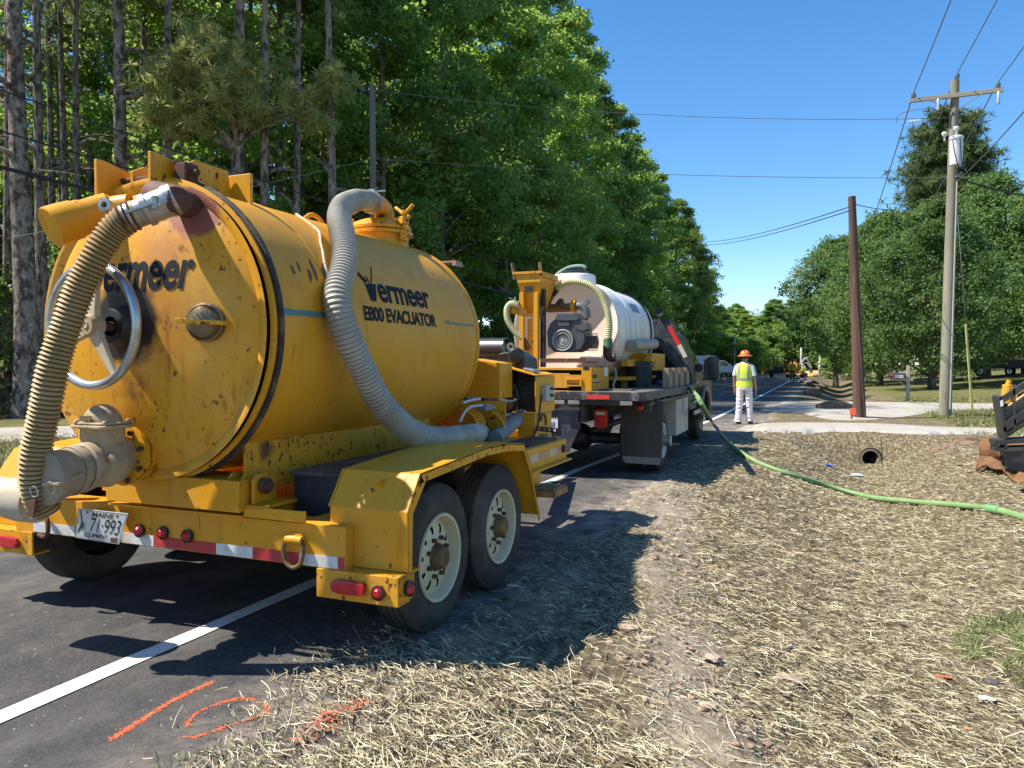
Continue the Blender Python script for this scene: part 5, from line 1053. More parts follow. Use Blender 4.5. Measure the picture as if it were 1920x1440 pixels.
# hitch plate, plate, lamps
hy = 9.0
m = M(); hp0 = [at(u, v, y=hy) for u, v in ((1000,745),(1088,748),(1088,800),(1066,848),(1000,846))]; m.prism(hp0, (0,.02,0)); hpl = build(m, 'hitch_plate', mat('dusty_hitch_plate', (.028,.032,.045), .55, layers=[((.17,.15,.13), 4, .45, .7, None, .7)]), K, bevel=.004)
m = M(); hp1 = [at(u, v, y=hy-.006) for u, v in ((1030,757),(1062,757),(1070,763),(1087,764),(1087,769),(1030,769))]; m.prism(hp1, (0,.004,0)); build(m, 'light_bar', mat('dusty_bar', (.20,.185,.165), .6), hpl)
p = at(1041, 757, y=hy-.02); lamp((p.x, p.y, p.z), .048, K)
a, b, c, d = [at(u, v, y=hy-.02) for u, v in ((990,783),(1046,783),(1046,809),(990,808))]
m = M(); m.prism([a,b,c,d], (0,.004,0)); p2 = build(m, 'number_plate', m_plate, K, bevel=.001)
def on_p2(x, y): return a.lerp(b, x).lerp(d.lerp(c, x), y)+Vector((0,-.0015,0))
build(to_mesh(fit(glyphs('08', 1, .02), .70, .92, .72, .30), on_p2), 'plate_lettering', mat('blue_plate_ink', (.03,.06,.25), .5), p2)
p = at(1128, 784, y=9.3); m = M(); m.prism([(p.x-.085+dx, 9.3, p.z+dz) for dx, dz in ((0,-.10),(.02,-.125),(.15,-.125),(.17,-.10),(.17,.10),(.15,.125),(.02,.125),(0,.10))], (0,-.05,0)); tl = build(m, 'tail_lamp', m_red, K, bevel=.012)
m = M(); m.box(p.x-.06, p.x+.06, 9.243, 9.249, p.z+.045, p.z+.085); build(m, 'reverse_lens', mat('clear_lens', (.55,.48,.44), .25), tl)
m = M(); m.box(p.x-.1, p.x+.1, 9.31, 9.36, p.z-.05, p.z+.3); build(m, 'lamp_mount', m_blk, K)
p = at(1201, 764, y=9.25); m = M(); m.box(p.x-.05, p.x+.13, 9.26, 9.30, p.z-.06, p.z+.10); build(m, 'lamp_bracket', m_rail, K); lamp((p.x, 9.25, p.z), .04, K, (0,-1,0))
# mud flap
fy = 9.62; f0 = [at(u, v, y=fy) for u, v in ((1165,752),(1244,752),(1241,838),(1240,866),(1237,872),(1172,868),(1166,862),(1164,838))]
m = M(); m.prism(f0, (0,.014,0)); mf = build(m, 'mud_flap', mat('dusty_mud_flap', (.028,.027,.024), .7, layers=[((.08,.07,.055), 2.2, .4, .7, (1,1,.4), .7)]), K, bevel=.003)
q = [at(u, v, y=fy-.004) for u, v in ((1166,855),(1240,859),(1237,872),(1172,868))]; m = M(); m.prism(q, (0,.003,0)); build(m, 'flap_weight', mat('dull_steel_strip', (.20,.19,.175), .5, .4), mf)
m = M(); f1 = [(KO[0]*2-p.x, p.y, p.z) for p in f0]; m.prism(f1, (0,.014,0)); build(m, 'mud_flap', m_blk, K)
# wheels: dual rear, single front
m_wrim = mat('white_truck_rim', (.62,.60,.55), .4, layers=[((.35,.28,.18), 4, .45, .75, None, .6)])
for sgn in (1, -1):
    xo = XR-.02 if sgn > 0 else XL+.02
    wheel_at(xo, 10.2, sgn, K, R=.41, w=.24, rimmat=m_wrim, nh=8); wheel_at(xo-.30*sgn, 10.2, sgn, K, R=.41, w=.24, rimmat=m_wrim, nh=8); wheel_at(xo-.16*sgn, 14.85, sgn, K, R=.42, w=.25, rimmat=m_rim, nh=8)
m = M(); m.cyl((XL+.3, 10.2, .41), (XR-.3, 10.2, .41), .08, n=16); m.ball((KO[0], 10.2, .42), .2, 16, 10); m.cyl((KO[0], 10.2, .44), (KO[0], 13.5, .5), .05, n=12); build(m, 'rear_axle', m_blk, K)
p = at(1246, 834, x=XR+.03); m = M(); m.cyl((p.x-.14, 10.2, .41), (p.x+.05, 10.2, .41), .075, n=20); build(m, 'hub_extension', m_steel, K)
# side tool box with a small emblem
m = M(); a = at(1268, 752, x=XR-.02); b = at(1290, 806, x=XR-.02); m.box(XR-.5, XR-.02, a.y, b.y, b.z, DZ-.18); sb = build(m, 'side_box', mat('dusty_white_box', (.42,.38,.31), .55, layers=[((.62,.58,.5), 3, .45, .7, None, .6)]), K, bevel=.006)
c = Vector((XR-.018, (a.y+b.y)/2+.05, .82)); m = M(); m.add([c+Vector((0,dy_,dz)) for dy_, dz in ((-.02,-.07),(.02,-.07),(.025,.02),(.06,.02),(0,.12),(-.06,.02),(-.025,.02))], [tuple(range(7))]); build(m, 'decal', m_ink, sb)
# headboard
Yh = Y1+.02
hb = [(XR-.035, DZ-.06), (XR-.035, 1.47), (-2.36, 2.225), (-3.92, 2.225), (XL+.035, 1.47), (XL+.035, DZ-.06)]
arch = [(XL+.16, DZ-.06), (XL+.30, 1.36), (XL+.62, 1.76), (-3.40, 1.98), (-2.88, 1.98), (XR-.62, 1.76), (XR-.30, 1.36), (XR-.16, DZ-.06)]
m_hb = mat('dusty_black_headboard', (.030,.030,.034), .5, layers=[((.15,.15,.15), 6, .5, .72, None, .7), ((.36,.35,.34), 40, .6, .68, None, .5)])
m = M(); P = [Vector((x, Yh, z)) for x, z in hb]+[Vector((x, Yh, z)) for x, z in arch]; m.prism(P, (0,.03,0)); hbo = build(m, 'headboard', m_hb, K)
m = M(); m.prism([(x*.97+KO[0]*.03, Yh+.06, min(z, 2.18)) for x, z in hb], (0,.02,0)); build(m, 'arch_fill_panel', mat('dark_interior_fill', (.006,.008,.016), .8), hbo)  # added near black sheet standing for the dark interior behind the arch
e0_, e1_ = Vector((-2.36, 0, 2.225)), Vector((XR-.035, 0, 1.47)); ed = (e1_-e0_).normalized(); en = Vector((-ed.z, 0, ed.x)); en = en if en.x < 0 else -en
for (t0_, t1_, mm, nm) in ((.13, .55, mat('red_reflector', (.70,.03,.02), .35), 'reflective_tape'), (.552, .83, mat('cream_reflector', (.62,.58,.44), .4), 'reflective_tape')):
    L = (e1_-e0_).length; q = [e0_+ed*(t0_*L)+en*.03, e0_+ed*(t1_*L)+en*.03, e0_+ed*(t1_*L)+en*.10, e0_+ed*(t0_*L)+en*.10]; m = M(); m.prism([(v.x, Yh-.004, v.z) for v in q], (0,.003,0)); build(m, nm, mm, hbo)
p = at(1236, 585, y=Yh-.05); m = M(); m.lathe(p, (0,-1,0), [(-.05,.03),(-.03,.065),(.0,.075),(.0,.07),(-.02,.055),(-.03,.001)], 24); m.cyl(p-Vector((0,0,.09)), (p.x, p.y, 2.22), .012, n=8); build(m, 'work_lamp', m_blk, hbo)
# cab beyond the headboard
m = M(); cabp = [(13.45,.62),(13.45,1.45),(13.62,1.98),(14.1,2.06),(14.55,2.0),(15.15,1.50),(16.15,1.40),(16.35,1.2),(16.35,.62)]
vs_ = []
wz_ = lambda z: np.interp(z, [.6, 1.2, 1.45, 2.06], [1.05, 1.04, .96, .74])
for s in (-1, 1): vs_ += [(KO[0]+s*wz_(z), y, z) for y, z in cabp]
nC = len(cabp); m.add(vs_, [tuple(range(nC-1,-1,-1)), tuple(range(nC, 2*nC))]+[(i, (i+1) % nC, nC+(i+1) % nC, nC+i) for i in range(nC)]); cab_ = build(m, 'cab', m_bron, K, bevel=.05, seg=3)
m_gls = mat('dark_glass', (.015,.018,.02), .08, spec=.7)
m = M(); m.prism([(KO[0]+wz_(z)+.004, y, z) for y, z in ((13.6, 1.48), (13.72, 1.9), (14.4, 1.9), (14.85, 1.5))], (.006,0,0)); build(m, 'side_window', m_gls, cab_)
m = M(); m.box(-4.0, -2.28, 13.435, 13.449, 1.5, 1.9); build(m, 'rear_window', m_gls, cab_)
m = M(); 
for k in range(16): pass
pts = [Vector((-2.05, 14.85+.56*math.cos(a*math.pi/14), .44+.56*math.sin(a*math.pi/14))) for a in range(-1, 15)]; m.tube(pts, .055, 10); build(m, 'fender_flare', mat('bronze_flare', (.13,.10,.065), .42, .3), cab_)
m = M(); m.box(-2.06, -2.03, 13.5, 14.25, .55, .62); m.bar((-2.05,13.7,1.12),(-2.05,14.0,1.12),.02,.02); m.bar((-2.045, 13.0+.5, .78), (-2.045, 14.3, .80), .02, .03); build(m, 'trim', m_steel, cab_)
# towing mirror
p = at(1333, 690, y=14.75); m = M(); pr = [Vector((p.x+dx, 14.75, p.z+dz)) for dx, dz in ((-.14,-.21),(-.10,-.24),(.12,-.23),(.15,-.18),(.15,.16),(.08,.245),(-.06,.245),(-.14,.17))]; m.prism(pr, (0,.11,0)); mi_ = build(m, 'mirror', m_blk2, K, bevel=.025)
m = M(); m.prism([(v.x*.82+(p.x)*.18, 14.745, v.z*.82+p.z*.18) for v in pr], (0,-.003,0)); mgl = build(m, 'mirror_glass', mat('mirror_glass', (.42,.46,.45), .14, 1), mi_)
m = M(); m.bar((-2.07, 14.75, p.z-.22), (p.x-.08, 14.78, p.z-.20), .05, .05); m.bar((-2.07, 14.75, p.z-.10), (p.x-.08, 14.78, p.z-.08), .04, .04); build(m, 'mirror_arm', m_blk2, mi_)
p2_ = at(1310, 690, y=14.6); m = M(); m.lathe(p2_, (0,-1,0), [(-.04,.03),(-.02,.075),(.0,.08),(.01,.07),(.012,.001)], 20); build(m, 'round_mirror', m_blk2, mi_)
m = M(); a = at(1297, 700, y=13.0); b = at(1295, 600, y=13.0); m.cyl((XR-.03, 13.0, 1.1), (XR-.035, 13.0, b.z), .008, .003, n=6); build(m, 'antenna', m_dark, K)
# ================================================================ MUD MIXING SKID ON THE DECK
SK = thing('mixing_skid', 'yellow mud mixing skid with hopper and grey engine, at the rear of the truck deck', 'mixing unit', (-3.3, 9.6, DZ))
ys_ = ypaint('skid_paint', rs=.63)
fy_ = 9.22; a = at(955, 690, y=fy_); b = at(1109, 737, y=fy_); z_0, z_1 = DZ+.004, a.z+.0; xL, xR = a.x, b.x
m = M()
def S(u, v): return at(u, v, y=fy_)
# front plate of the base with its openings left open
zt_ = S(1060,690).z; wx0, wx1 = S(1010,700).x, S(1090,700).x; wz1, wz0 = S(1060,684+10).z, S(1060,700).z
m.box(xL, xR, fy_, fy_+.012, wz1, zt_); m.box(xL, wx0, fy_, fy_+.012, z_0, wz1); m.box(wx1, xR, fy_, fy_+.012, z_0, wz1)
m.box(wx0, S(1069,0).x, fy_+.001, fy_+.011, S(0,714).z, wz0); m.box(wx0, S(1063,0).x, fy_+.001, fy_+.011, z_0, S(0,718).z); m.box(S(1069,0).x, wx1, fy_, fy_+.012, S(0,708).z, wz0-.02); m.box(S(1063,0).x, wx1, fy_, fy_+.012, z_0, S(0,724).z)
m.box(xR-.012, xR, fy_+.0125, fy_+.85, z_0, zt_); m.box(xL, xR-.0125, fy_+.0125, fy_+.85, zt_-.012, zt_); m.box(xL, xL+.012, fy_+.0125, fy_+.85, z_0, zt_-.0125)
base = build(m, 'base_frame', ys_, SK, bevel=.002)
m = M(); fp = [S(u, v) for u, v in ((1061,710),(1091,710),(1091,724),(1061,724))]; fo = [S(u, v) for u, v in ((1064,712.5),(1088,712.5),(1088,721.5),(1064,721.5))]
for i in range(4): j = (i+1) % 4; m.prism([fp[i], fp[j], fo[j], fo[i]], (0,-.02,0))
build(m, 'fork_pocket', ys_, base)
m = M(); m.box(xL+.05, xR-.05, fy_+.2, fy_+.8, z_0+.01, zt_-.03); build(m, 'inner_shade_box', m_dark, base)  # black box painted as the shade behind the base openings
m = M(); p = S(1099, 690); m.box(p.x-.04, p.x+.04, fy_-.003, fy_, p.z-.025, p.z+.025); build(m, 'decal', m_ink, base)
m = M(); m.box(xR, xR+.002, fy_+.05, fy_+.45, z_0+.10, z_0+.115); m.box(xR, xR+.002, fy_+.05, fy_+.25, z_0+.16, z_0+.21); build(m, 'decal', m_ink, base); m = M(); m.box(xR, xR+.002, fy_+.05, fy_+.38, z_0+.118, z_0+.124); m.box(xR, xR+.002, fy_+.62, fy_+.78, z_0+.18, z_0+.30); build(m, 'decal', m_white, base)
# engine tray
m = M(); e_y = fy_+.1; p0_, p1_ = at(1015, 672, y=e_y), at(1098, 680, y=e_y); m.box(p0_.x, p1_.x, e_y, e_y+.55, p1_.z, p1_.z+.015); m.box(p0_.x, p1_.x, e_y-.001, e_y+.012, p1_.z+.016, p0_.z); build(m, 'engine_tray', m_rust, SK)
# grey engine
m_eng = mat('dusty_grey_engine', (.055,.055,.058), .55, layers=[((.12,.115,.105), 5, .42, .7, None, .6)])
ey = e_y+.12
def E(u, v, y=None): return at(u, v, y=ey if y is None else y)
m = M(); m.prism([E(u, v) for u, v in ((1025,622),(1031,606),(1040,598),(1086,600),(1096,612),(1097,640),(1090,655),(1078,660),(1038,660),(1027,648))], (0,.36,0)); en_ = build(m, 'engine', m_eng, SK, bevel=.018, seg=3)
m = M(); m.prism([E(u, v, ey-.03) for u, v in ((1040,598),(1044,586),(1078,586),(1086,596),(1082,602),(1046,602))], (0,.3,0)); build(m, 'air_cleaner', mat('dark_grey_cover', (.07,.07,.075), .5), en_, bevel=.012)
m = M(); m.prism([E(u, v, ey-.01) for u, v in ((1070,604),(1086,598),(1100,606),(1103,618),(1092,622),(1080,618))], (0,.2,0)); m.prism([E(u, v, ey-.02) for u, v in ((1046,604),(1068,604),(1068,612),(1046,612))], (0,.02,0)); build(m, 'cylinder_head', m_eng, en_, bevel=.008)
fc = E(1055, 638, ey-.012); rF = .135
m = M(); m.torus(fc, (0,1,0), rF, .011, 40, 8); m.torus(fc, (0,1,0), rF*.42, .006, 30, 6); m.torus(fc, (0,1,0), rF*.72, .005, 34, 6)
for k in range(24): q = k/24*6.283; d = Vector((math.cos(q), 0, math.sin(q))); m.bar(fc+d*rF*.2, fc+d*rF, .009, .008)
m.cyl(fc+Vector((0,-.012,0)), fc+Vector((0,.01,0)), rF*.2, n=20); fg = build(m, 'fan_grille', mat('pale_grille', (.36,.35,.32), .5), en_)
m = M(); m.cyl(fc+Vector((0,.012,0)), fc+Vector((0,.02,0)), rF, n=36); build(m, 'fan_shade_disc', m_dark, en_)  # black disc painted as the shade behind the grille
m = M(); m.torus(fc+Vector((0,-.012,0)), (0,1,0), rF*.62, .012, 30, 8, 0, 4.0, 5.9); build(m, 'fan_emblem', m_ink, fg)
# muffler cage
m = M(); c0, c1 = E(1090, 626, ey+.05), E(1120, 657, ey+.05)
for k in range(8):
    x = c0.x+(c1.x-c0.x)*k/7; m.bar((x, c0.y, c0.z), (x, c0.y, c1.z), .008)
for k in range(8): z = c0.z+(c1.z-c0.z)*k/7; m.bar((c0.x, c0.y+.005, z), (c1.x, c0.y+.005, z), .008)
cg = build(m, 'muffler_cage', mat('rusty_cage', (.12,.085,.08), .7), en_); m = M(); m.cyl((c0.x+.03, c0.y+.1, (c0.z+c1.z)/2), (c1.x-.03, c0.y+.1, (c0.z+c1.z)/2), .085, n=18); build(m, 'muffler', m_rust, en_)
# hopper on two posts
hy_ = 9.32
def Hh(u, v, y=None): return at(u, v, y=hy_ if y is None else y)
D_ = .42
def hopper_ring(uv, dy0, dy1):
    l, r = Hh(*uv[0]), Hh(*uv[1]); return [Vector((l.x, hy_+dy0, l.z)), Vector((r.x, hy_+dy0, l.z)), Vector((r.x, hy_+dy1, l.z)), Vector((l.x, hy_+dy1, l.z))]
r0_, r1_, r2_ = hopper_ring(((965,512),(1014,512)), 0, .62), hopper_ring(((970,530),(1013,530)), 0, .60), hopper_ring(((982,592),(1002,592)), .14, .36)
m = M(); rr3 = [r0_, r1_, r2_]; vs = [v for r in rr3 for v in r]; m.add(vs, [(i*4+j, i*4+(j+1) % 4, (i+1)*4+(j+1) % 4, (i+1)*4+j) for i in range(2) for j in range(4)]); hop = build(m, 'hopper', ys_, SK); sd_ = hop.modifiers.new('thickness', 'SOLIDIFY'); sd_.thickness = .01
m = M(); m.box(r0_[0].x-.02, r0_[1].x+.02, hy_-.025, hy_, r0_[0].z-.02, r0_[0].z+.012); m.box(r0_[1].x, r0_[1].x+.025, hy_+.001, hy_+.64, r0_[0].z-.06, r0_[0].z+.01); m.box(r0_[0].x-.025, r0_[0].x, hy_+.001, hy_+.64, r0_[0].z-.06, r0_[0].z+.01); build(m, 'hopper_rim', m_hinge, hop)
for u0, v0, u1, v1 in ((966,524,958,493), (1014,516,1010,491)): m = M(); m.bar(Hh(u0, v0), Hh(u1, v1)+Vector((0,.05,0)), .045, .035); build(m, 'lid_prop', m_hub, hop, bevel=.006)
m = M(); a, b = Hh(984,537,hy_-.006), Hh(998,547,hy_-.006); m.box(a.x, b.x, hy_-.004, hy_+.002, b.z, a.z); build(m, 'decal', m_ink, hop)
for u0, u1, v0 in ((974,982,549), (1001,1009,549)):
    l, r = Hh(u0, v0), Hh(u1, v0); m = M(); m.box(l.x, r.x, hy_-.012, hy_+.05, zt_+.002, l.z); build(m, 'post', ys_, SK, bevel=.004)
l = Hh(982, 590); r = Hh(1001, 590); m = M(); m.box(l.x, r.x, hy_+.051, hy_+.09, l.z-.02, l.z+.02); m.box(l.x+.03, r.x-.02, hy_+.06, hy_+.2, zt_+.12, l.z-.05); build(m, 'cross_member', m_hinge, SK)
m = M(); p = Hh(1017, 620, hy_+.1); m.box(p.x-.03, p.x+.03, hy_+.1, hy_+.16, zt_+.01, Hh(1017,540).z); build(m, 'dark_post', mat('dark_brown_post', (.03,.022,.016), .6), SK)
# hoses and manifold of the skid
m_cl = mat('pale_yellow_hose', (.60,.55,.28), .45, layers=[((.40,.33,.14), 6, .45, .7, None, .5)]); m_cld = mat('pale_hose_groove', (.34,.30,.14), .6)
ribbed('left_hose', spline([Hh(972,571,9.3), Hh(958,570,9.3), Hh(950,580,9.3), Hh(952,600,9.3), Hh(966,622,9.32), Hh(978,634,9.34)], 10), .045, .026, .006, m_cl, m_cld, 14, SK)
m = M(); m.tube([Hh(976,630,9.35), Hh(992,655,9.4)], [.042,.05], 14); build(m, 'hose_tail', m_hub, SK); m = M(); m.tube([Hh(958,580,9.32), Hh(974,584,9.4)], .05, 14); build(m, 'inlet_stub', ys_, SK)
m = M(); m.bar(Hh(954,558,9.3), Hh(972,566,9.33), .02, .012); m.torus(Hh(966,564,9.31), (1,.3,0), .05, .006, 20, 6); build(m, 'hose_clamp', m_steel, SK)
Em = lambda u, v: at(u, v, y=9.95)
ribbed('arch_hose', spline([Em(1044,541), Em(1060,531), Em(1082,528), Em(1105,534), Em(1126,552), Em(1138,580), Em(1142,610), Em(1141,634)], 10), .048, .028, .006, m_cl, m_cld, 14, SK)
m = M(); m.lathe(Em(1140,634), (0,0,-1), [(0,.05),(.02,.062),(.09,.062),(.10,.07),(.14,.07),(.14,.05)], 20); build(m, 'green_coupling', mat('green_coupling', (.03,.10,.05), .4), SK)
m = M(); m.tube(spline([Em(1139,652), Em(1139,664), Em(1146,671), Em(1154,670)], 6), .06, 16); build(m, 'black_elbow', mat('rusty_black_elbow', (.05,.03,.02), .6), SK)
m = M(); m.tube(spline([Em(1044,541), Em(1036,549), Em(1029,562), Em(1024,575)], 6), .052, 14); build(m, 'manifold_elbow', m_hub, SK); m = M(); m.tube([Em(1041,543), Em(1034,551)], .062, 14); build(m, 'coupling_band', m_blk, SK)
m = M(); m.tube(spline([Em(1020,577), Em(1035,578), Em(1060,577), Em(1080,575)], 6), [.06]*19, 16); build(m, 'manifold', m_hub, SK); m = M(); m.tube(spline([Em(1078,575), Em(1090,574), Em(1098,582), Em(1101,596)], 6), .055, 16); build(m, 'grey_elbow', mat('grey_pvc_elbow', (.13,.13,.135), .45), SK)
m = M(); m.lathe(Em(1072,575), (1,0,0), [(0,.065),(0,.085),(.06,.085),(.06,.065)], 20); m.cyl(Em(1076,566), Em(1076,560), .03, n=10); build(m, 'yellow_collar', ys_, SK); m = M(); m.lathe(Em(1100,568), (.6,-.6,.4), [(0,.012),(.02,.04),(.03,.04),(.035,.001)], 18); m.cyl(Em(1094,576), Em(1100,568), .01, n=8); build(m, 'pressure_gauge', m_steel, SK)
m = M(); m.ball(Em(1050,572), .06, 12, 8); m.tube(spline([Em(1040,580), Em(1046,566), Em(1053,562), Em(1057,572)], 5), .02, 8); m.cyl(Em(1098,594), Em(1102,594), .05, n=12); build(m, 'valve', m_hub, SK)
# ================================================================ WHITE POLY TANK
PT = thing('water_tank', 'white plastic water tank with a round top lid, strapped behind the truck cab', 'tank', (-3.42, 11.2, DZ))
px_, pz_ = -3.36, 1.93
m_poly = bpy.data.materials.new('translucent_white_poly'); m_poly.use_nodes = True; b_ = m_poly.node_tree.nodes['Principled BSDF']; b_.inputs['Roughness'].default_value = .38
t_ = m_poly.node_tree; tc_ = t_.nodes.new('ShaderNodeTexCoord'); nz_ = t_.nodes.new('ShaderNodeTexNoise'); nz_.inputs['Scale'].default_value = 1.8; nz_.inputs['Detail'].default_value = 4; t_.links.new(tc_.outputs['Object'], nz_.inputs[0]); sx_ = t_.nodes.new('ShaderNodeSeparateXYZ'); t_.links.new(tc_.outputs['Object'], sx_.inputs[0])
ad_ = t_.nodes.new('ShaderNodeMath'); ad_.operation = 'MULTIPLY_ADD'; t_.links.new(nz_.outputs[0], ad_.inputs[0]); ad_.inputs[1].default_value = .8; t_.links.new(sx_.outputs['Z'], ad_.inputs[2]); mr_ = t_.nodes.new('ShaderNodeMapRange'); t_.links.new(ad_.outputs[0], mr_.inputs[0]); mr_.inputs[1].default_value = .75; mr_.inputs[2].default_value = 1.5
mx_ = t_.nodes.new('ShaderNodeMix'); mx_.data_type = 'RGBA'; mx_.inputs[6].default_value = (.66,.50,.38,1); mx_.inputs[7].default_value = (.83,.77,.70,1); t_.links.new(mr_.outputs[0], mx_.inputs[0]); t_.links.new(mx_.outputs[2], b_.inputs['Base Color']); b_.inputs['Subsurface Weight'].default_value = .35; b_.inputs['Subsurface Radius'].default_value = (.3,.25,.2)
RX, RZ = .80, .74; ya, yb = 10.15, 12.62; prof = []
for i in range(13): q = i/12*math.pi/2; prof.append((ya+.34*(1-math.cos(math.pi/2-q) if 0 else 1-math.sin(q)), math.cos(math.pi/2-q)**.55 if 0 else (math.cos(q) if 0 else 1)))
def tank_prof():
    out = []
    for i in range(12): q = i/11*math.pi/2; out.append((ya+.30*(1-math.sin(q)), (1-(1-math.sin(q))**2.2)*1.0 if i else .001))
    k = 40
    for i in range(1, k): 
        y = ya+.30+(yb-ya-.60)*i/k; f_ = (y-ya)*3.2 % 1; out.append((y, 1-.028*(1 if f_ < .12 else 0)))
    for i in range(12): q = (11-i)/11*math.pi/2; out.append((yb-.30*(1-math.sin(q)), (1-(1-math.sin(q))**2.2)*1.0 if i < 11 else .001))
    return out
m = M(); n = 64; tp = tank_prof(); vs = []
for y, s in tp:
    for j in range(n):
        q = j/n*6.283185; cx = math.copysign(abs(math.cos(q))**.86, math.cos(q)); cz = math.copysign(abs(math.sin(q))**.86, math.sin(q)); vs.append((px_+RX*s*cx*.97, y, pz_+RZ*s*cz*.98))
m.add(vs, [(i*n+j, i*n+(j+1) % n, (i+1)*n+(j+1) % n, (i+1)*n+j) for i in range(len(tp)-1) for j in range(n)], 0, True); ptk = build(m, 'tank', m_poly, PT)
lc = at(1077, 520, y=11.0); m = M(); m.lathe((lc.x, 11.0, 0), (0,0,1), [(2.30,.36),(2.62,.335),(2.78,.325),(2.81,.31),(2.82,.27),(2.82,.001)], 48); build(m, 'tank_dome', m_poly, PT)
m = M(); m.lathe((lc.x+.02, 11.0, 0), (0,0,1), [(2.82,.20),(2.86,.20),(2.88,.17),(2.885,.001)], 32); m.bar((lc.x-.1, 10.9, 2.89), (lc.x+.14, 11.0, 2.90), .03, .03); m.cyl((lc.x+.1, 10.98, 2.88), (lc.x+.12, 10.98, 2.94), .02, n=8); build(m, 'lid', m_blk2, PT)
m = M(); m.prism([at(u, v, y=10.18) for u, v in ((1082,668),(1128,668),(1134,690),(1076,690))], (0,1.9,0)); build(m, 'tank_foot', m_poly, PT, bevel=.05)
for yy in (10.9, 12.35):
    m = M(); pts = [(px_+(RX+.006)*math.copysign(abs(math.cos(q))**.86, math.cos(q))*.975, yy, pz_+(RZ+.006)*math.copysign(abs(math.sin(q))**.86, math.sin(q))*.985) for q in [i/60*6.283 for i in range(-6, 37)]]; m.tube(pts, .012 if yy < 12 else .022, 6); build(m, 'strap', m_white if yy < 12 else m_blk, PT)
m = M(); t0_ = []
for (qa_, yy) in ((.62,11.3),(.62,11.75),(.40,11.75),(.40,11.3)): t0_.append((px_+(RX*.975+.012)*abs(math.cos(qa_))**.86, yy, pz_+(RZ*.985+.008)*math.sin(qa_)**.86))
m.add(t0_, [(0,1,2,3)]); build(m, 'decal', mat('faded_blue_label', (.20,.24,.33), .5), ptk)
m = M(); m.prism([at(u, v, y=10.55) for u, v in ((1152,668),(1160,634),(1164,636),(1162,660),(1155,675)) ], (.0,.03,0)); m.box(-3.9, -2.5, 10.4, 12.4, 1.22, 1.27); m.box(-2.62, -2.52, 10.5, 12.4, 1.42, 1.52); build(m, 'cradle', ys_, PT, bevel=.004)
m = M(); 
for xx in (-3.8, -2.62):
    for yy in (10.5, 12.2): m.box(xx, xx+.07, yy, yy+.07, DZ+.003, 1.22)
build(m, 'cradle_leg', m_hub, PT)
# return hose over the tank lid
m = M(); m.tube(spline([at(1026,536,y=10.9), at(1034,528,y=10.9), at(1050,512,y=10.95), at(1070,502,y=11.0), at(1090,500,y=11.0), at(1098,503,y=11.0)], 8), .038, 12); tag(build(m, 'discharge_hose', mat('faded_green_hose', (.16,.23,.16), .6), None, base=(-3.5,10.9,2.6)), 'faded green hose bent over the white tank lid', 'hose')
# pump group beside the tank: grey pipe, black drum, posts
m = M(); a, b = at(1185, 648, y=10.7), at(1226, 645, y=12.1); m.tube([a, b], .085, 22); m.tube([a-(b-a).normalized()*.004, a+Vector((0,.02,0))], .06, 18); pp_ = build(m, 'storage_tube', mat('grey_pvc_tube', (.36,.31,.25), .5, layers=[((.20,.16,.12),4,.45,.7,None,.6)]), PT)
m = M(); a = at(1190, 690, y=11.2); m.box(a.x-.15, a.x+.25, 11.3, 12.3, 1.35, 1.62); m.cyl((a.x+.05, 11.2, 1.42), (a.x+.05, 11.5, 1.42), .12, n=18); m.cyl((a.x+.22, 11.1, 1.5), (a.x+.22, 11.4, 1.5), .07, n=14); build(m, 'pump', m_hinge, PT, bevel=.01)
m = M(); dc_ = at(1194, 702, y=11.0); 
m.lathe((dc_.x, 11.15, DZ), (0,0,1), [(.004,.18),(.30,.20),(.30,.215),(.32,.215),(.34,.20),(.36,.20),(.36,.215),(.38,.215),(.39,.205),(.39,.001)], 32); dm = build(m, 'bucket', mat('dirty_black_bucket', (.02,.019,.018), .6, layers=[((.13,.11,.09), 8, .5, .7, (1,1,.5), .6)]), None, base=(dc_.x, 11.15, DZ)); tag(dm, 'dirty black bucket standing on the truck deck under the grey pipe', 'bucket')
m = M(); m.torus((dc_.x, 11.15, DZ+.33), (0,1,.15), .2, .006, 24, 6, 0, 0, math.pi); build(m, 'bail_handle', m_steel, dm)
# wooden stakes standing at the deck edge, pointed ends up
m_stk = mat('weathered_stake', (.33,.245,.16), .85, layers=[((.16,.11,.07), 7, .42, .65, (1,1,.2), .8)], bump=(40,.3,.004))
for i in range(4):
    x = XR-.10; y = 10.95+i*.40
    p = at(1249+i*11, 727, x=x); w_ = .16; z1 = DZ+.29; m = M(); m.prism([(x-.05, p.y, DZ+.004), (x-.05, p.y, z1), (x-.05, p.y+w_*.5, z1), (x-.05, p.y+w_*2.0, z1-.08), (x-.05, p.y+w_*2.0, DZ+.004)], (.09,0,0)); o = build(m, 'wooden_stake', m_stk, None, bevel=.004, base=(x, p.y+.16, DZ)); tag(o, ['pale wooden board at the rear end of the row on the deck edge', 'second wooden board from the rear in the row on the deck edge', 'third wooden board from the rear in the row on the deck edge', 'wooden board at the front end of the row beside the headboard'][i], 'board', 'wooden boards standing on the truck deck edge')
m = M(); p = at(1240, 728, x=-2.3); m.ball((p.x, p.y, DZ+.05), .06, 12, 8, sc=(1.4,1,.8)); tag(build(m, 'rag', mat('blue_rag', (.10,.15,.25), .8), None, base=(p.x, p.y, DZ)), 'crumpled blue rag lying on the deck by the boards', 'rag')
m = M(); p = at(1148, 731, x=-2.5); m.box(p.x-.25, p.x+.25, p.y, p.y+.3, DZ+.003, DZ+.02); tag(build(m, 'plank', m_deck, None, base=(p.x, p.y, DZ)), 'loose dark plank lying at the rear of the truck deck', 'plank')
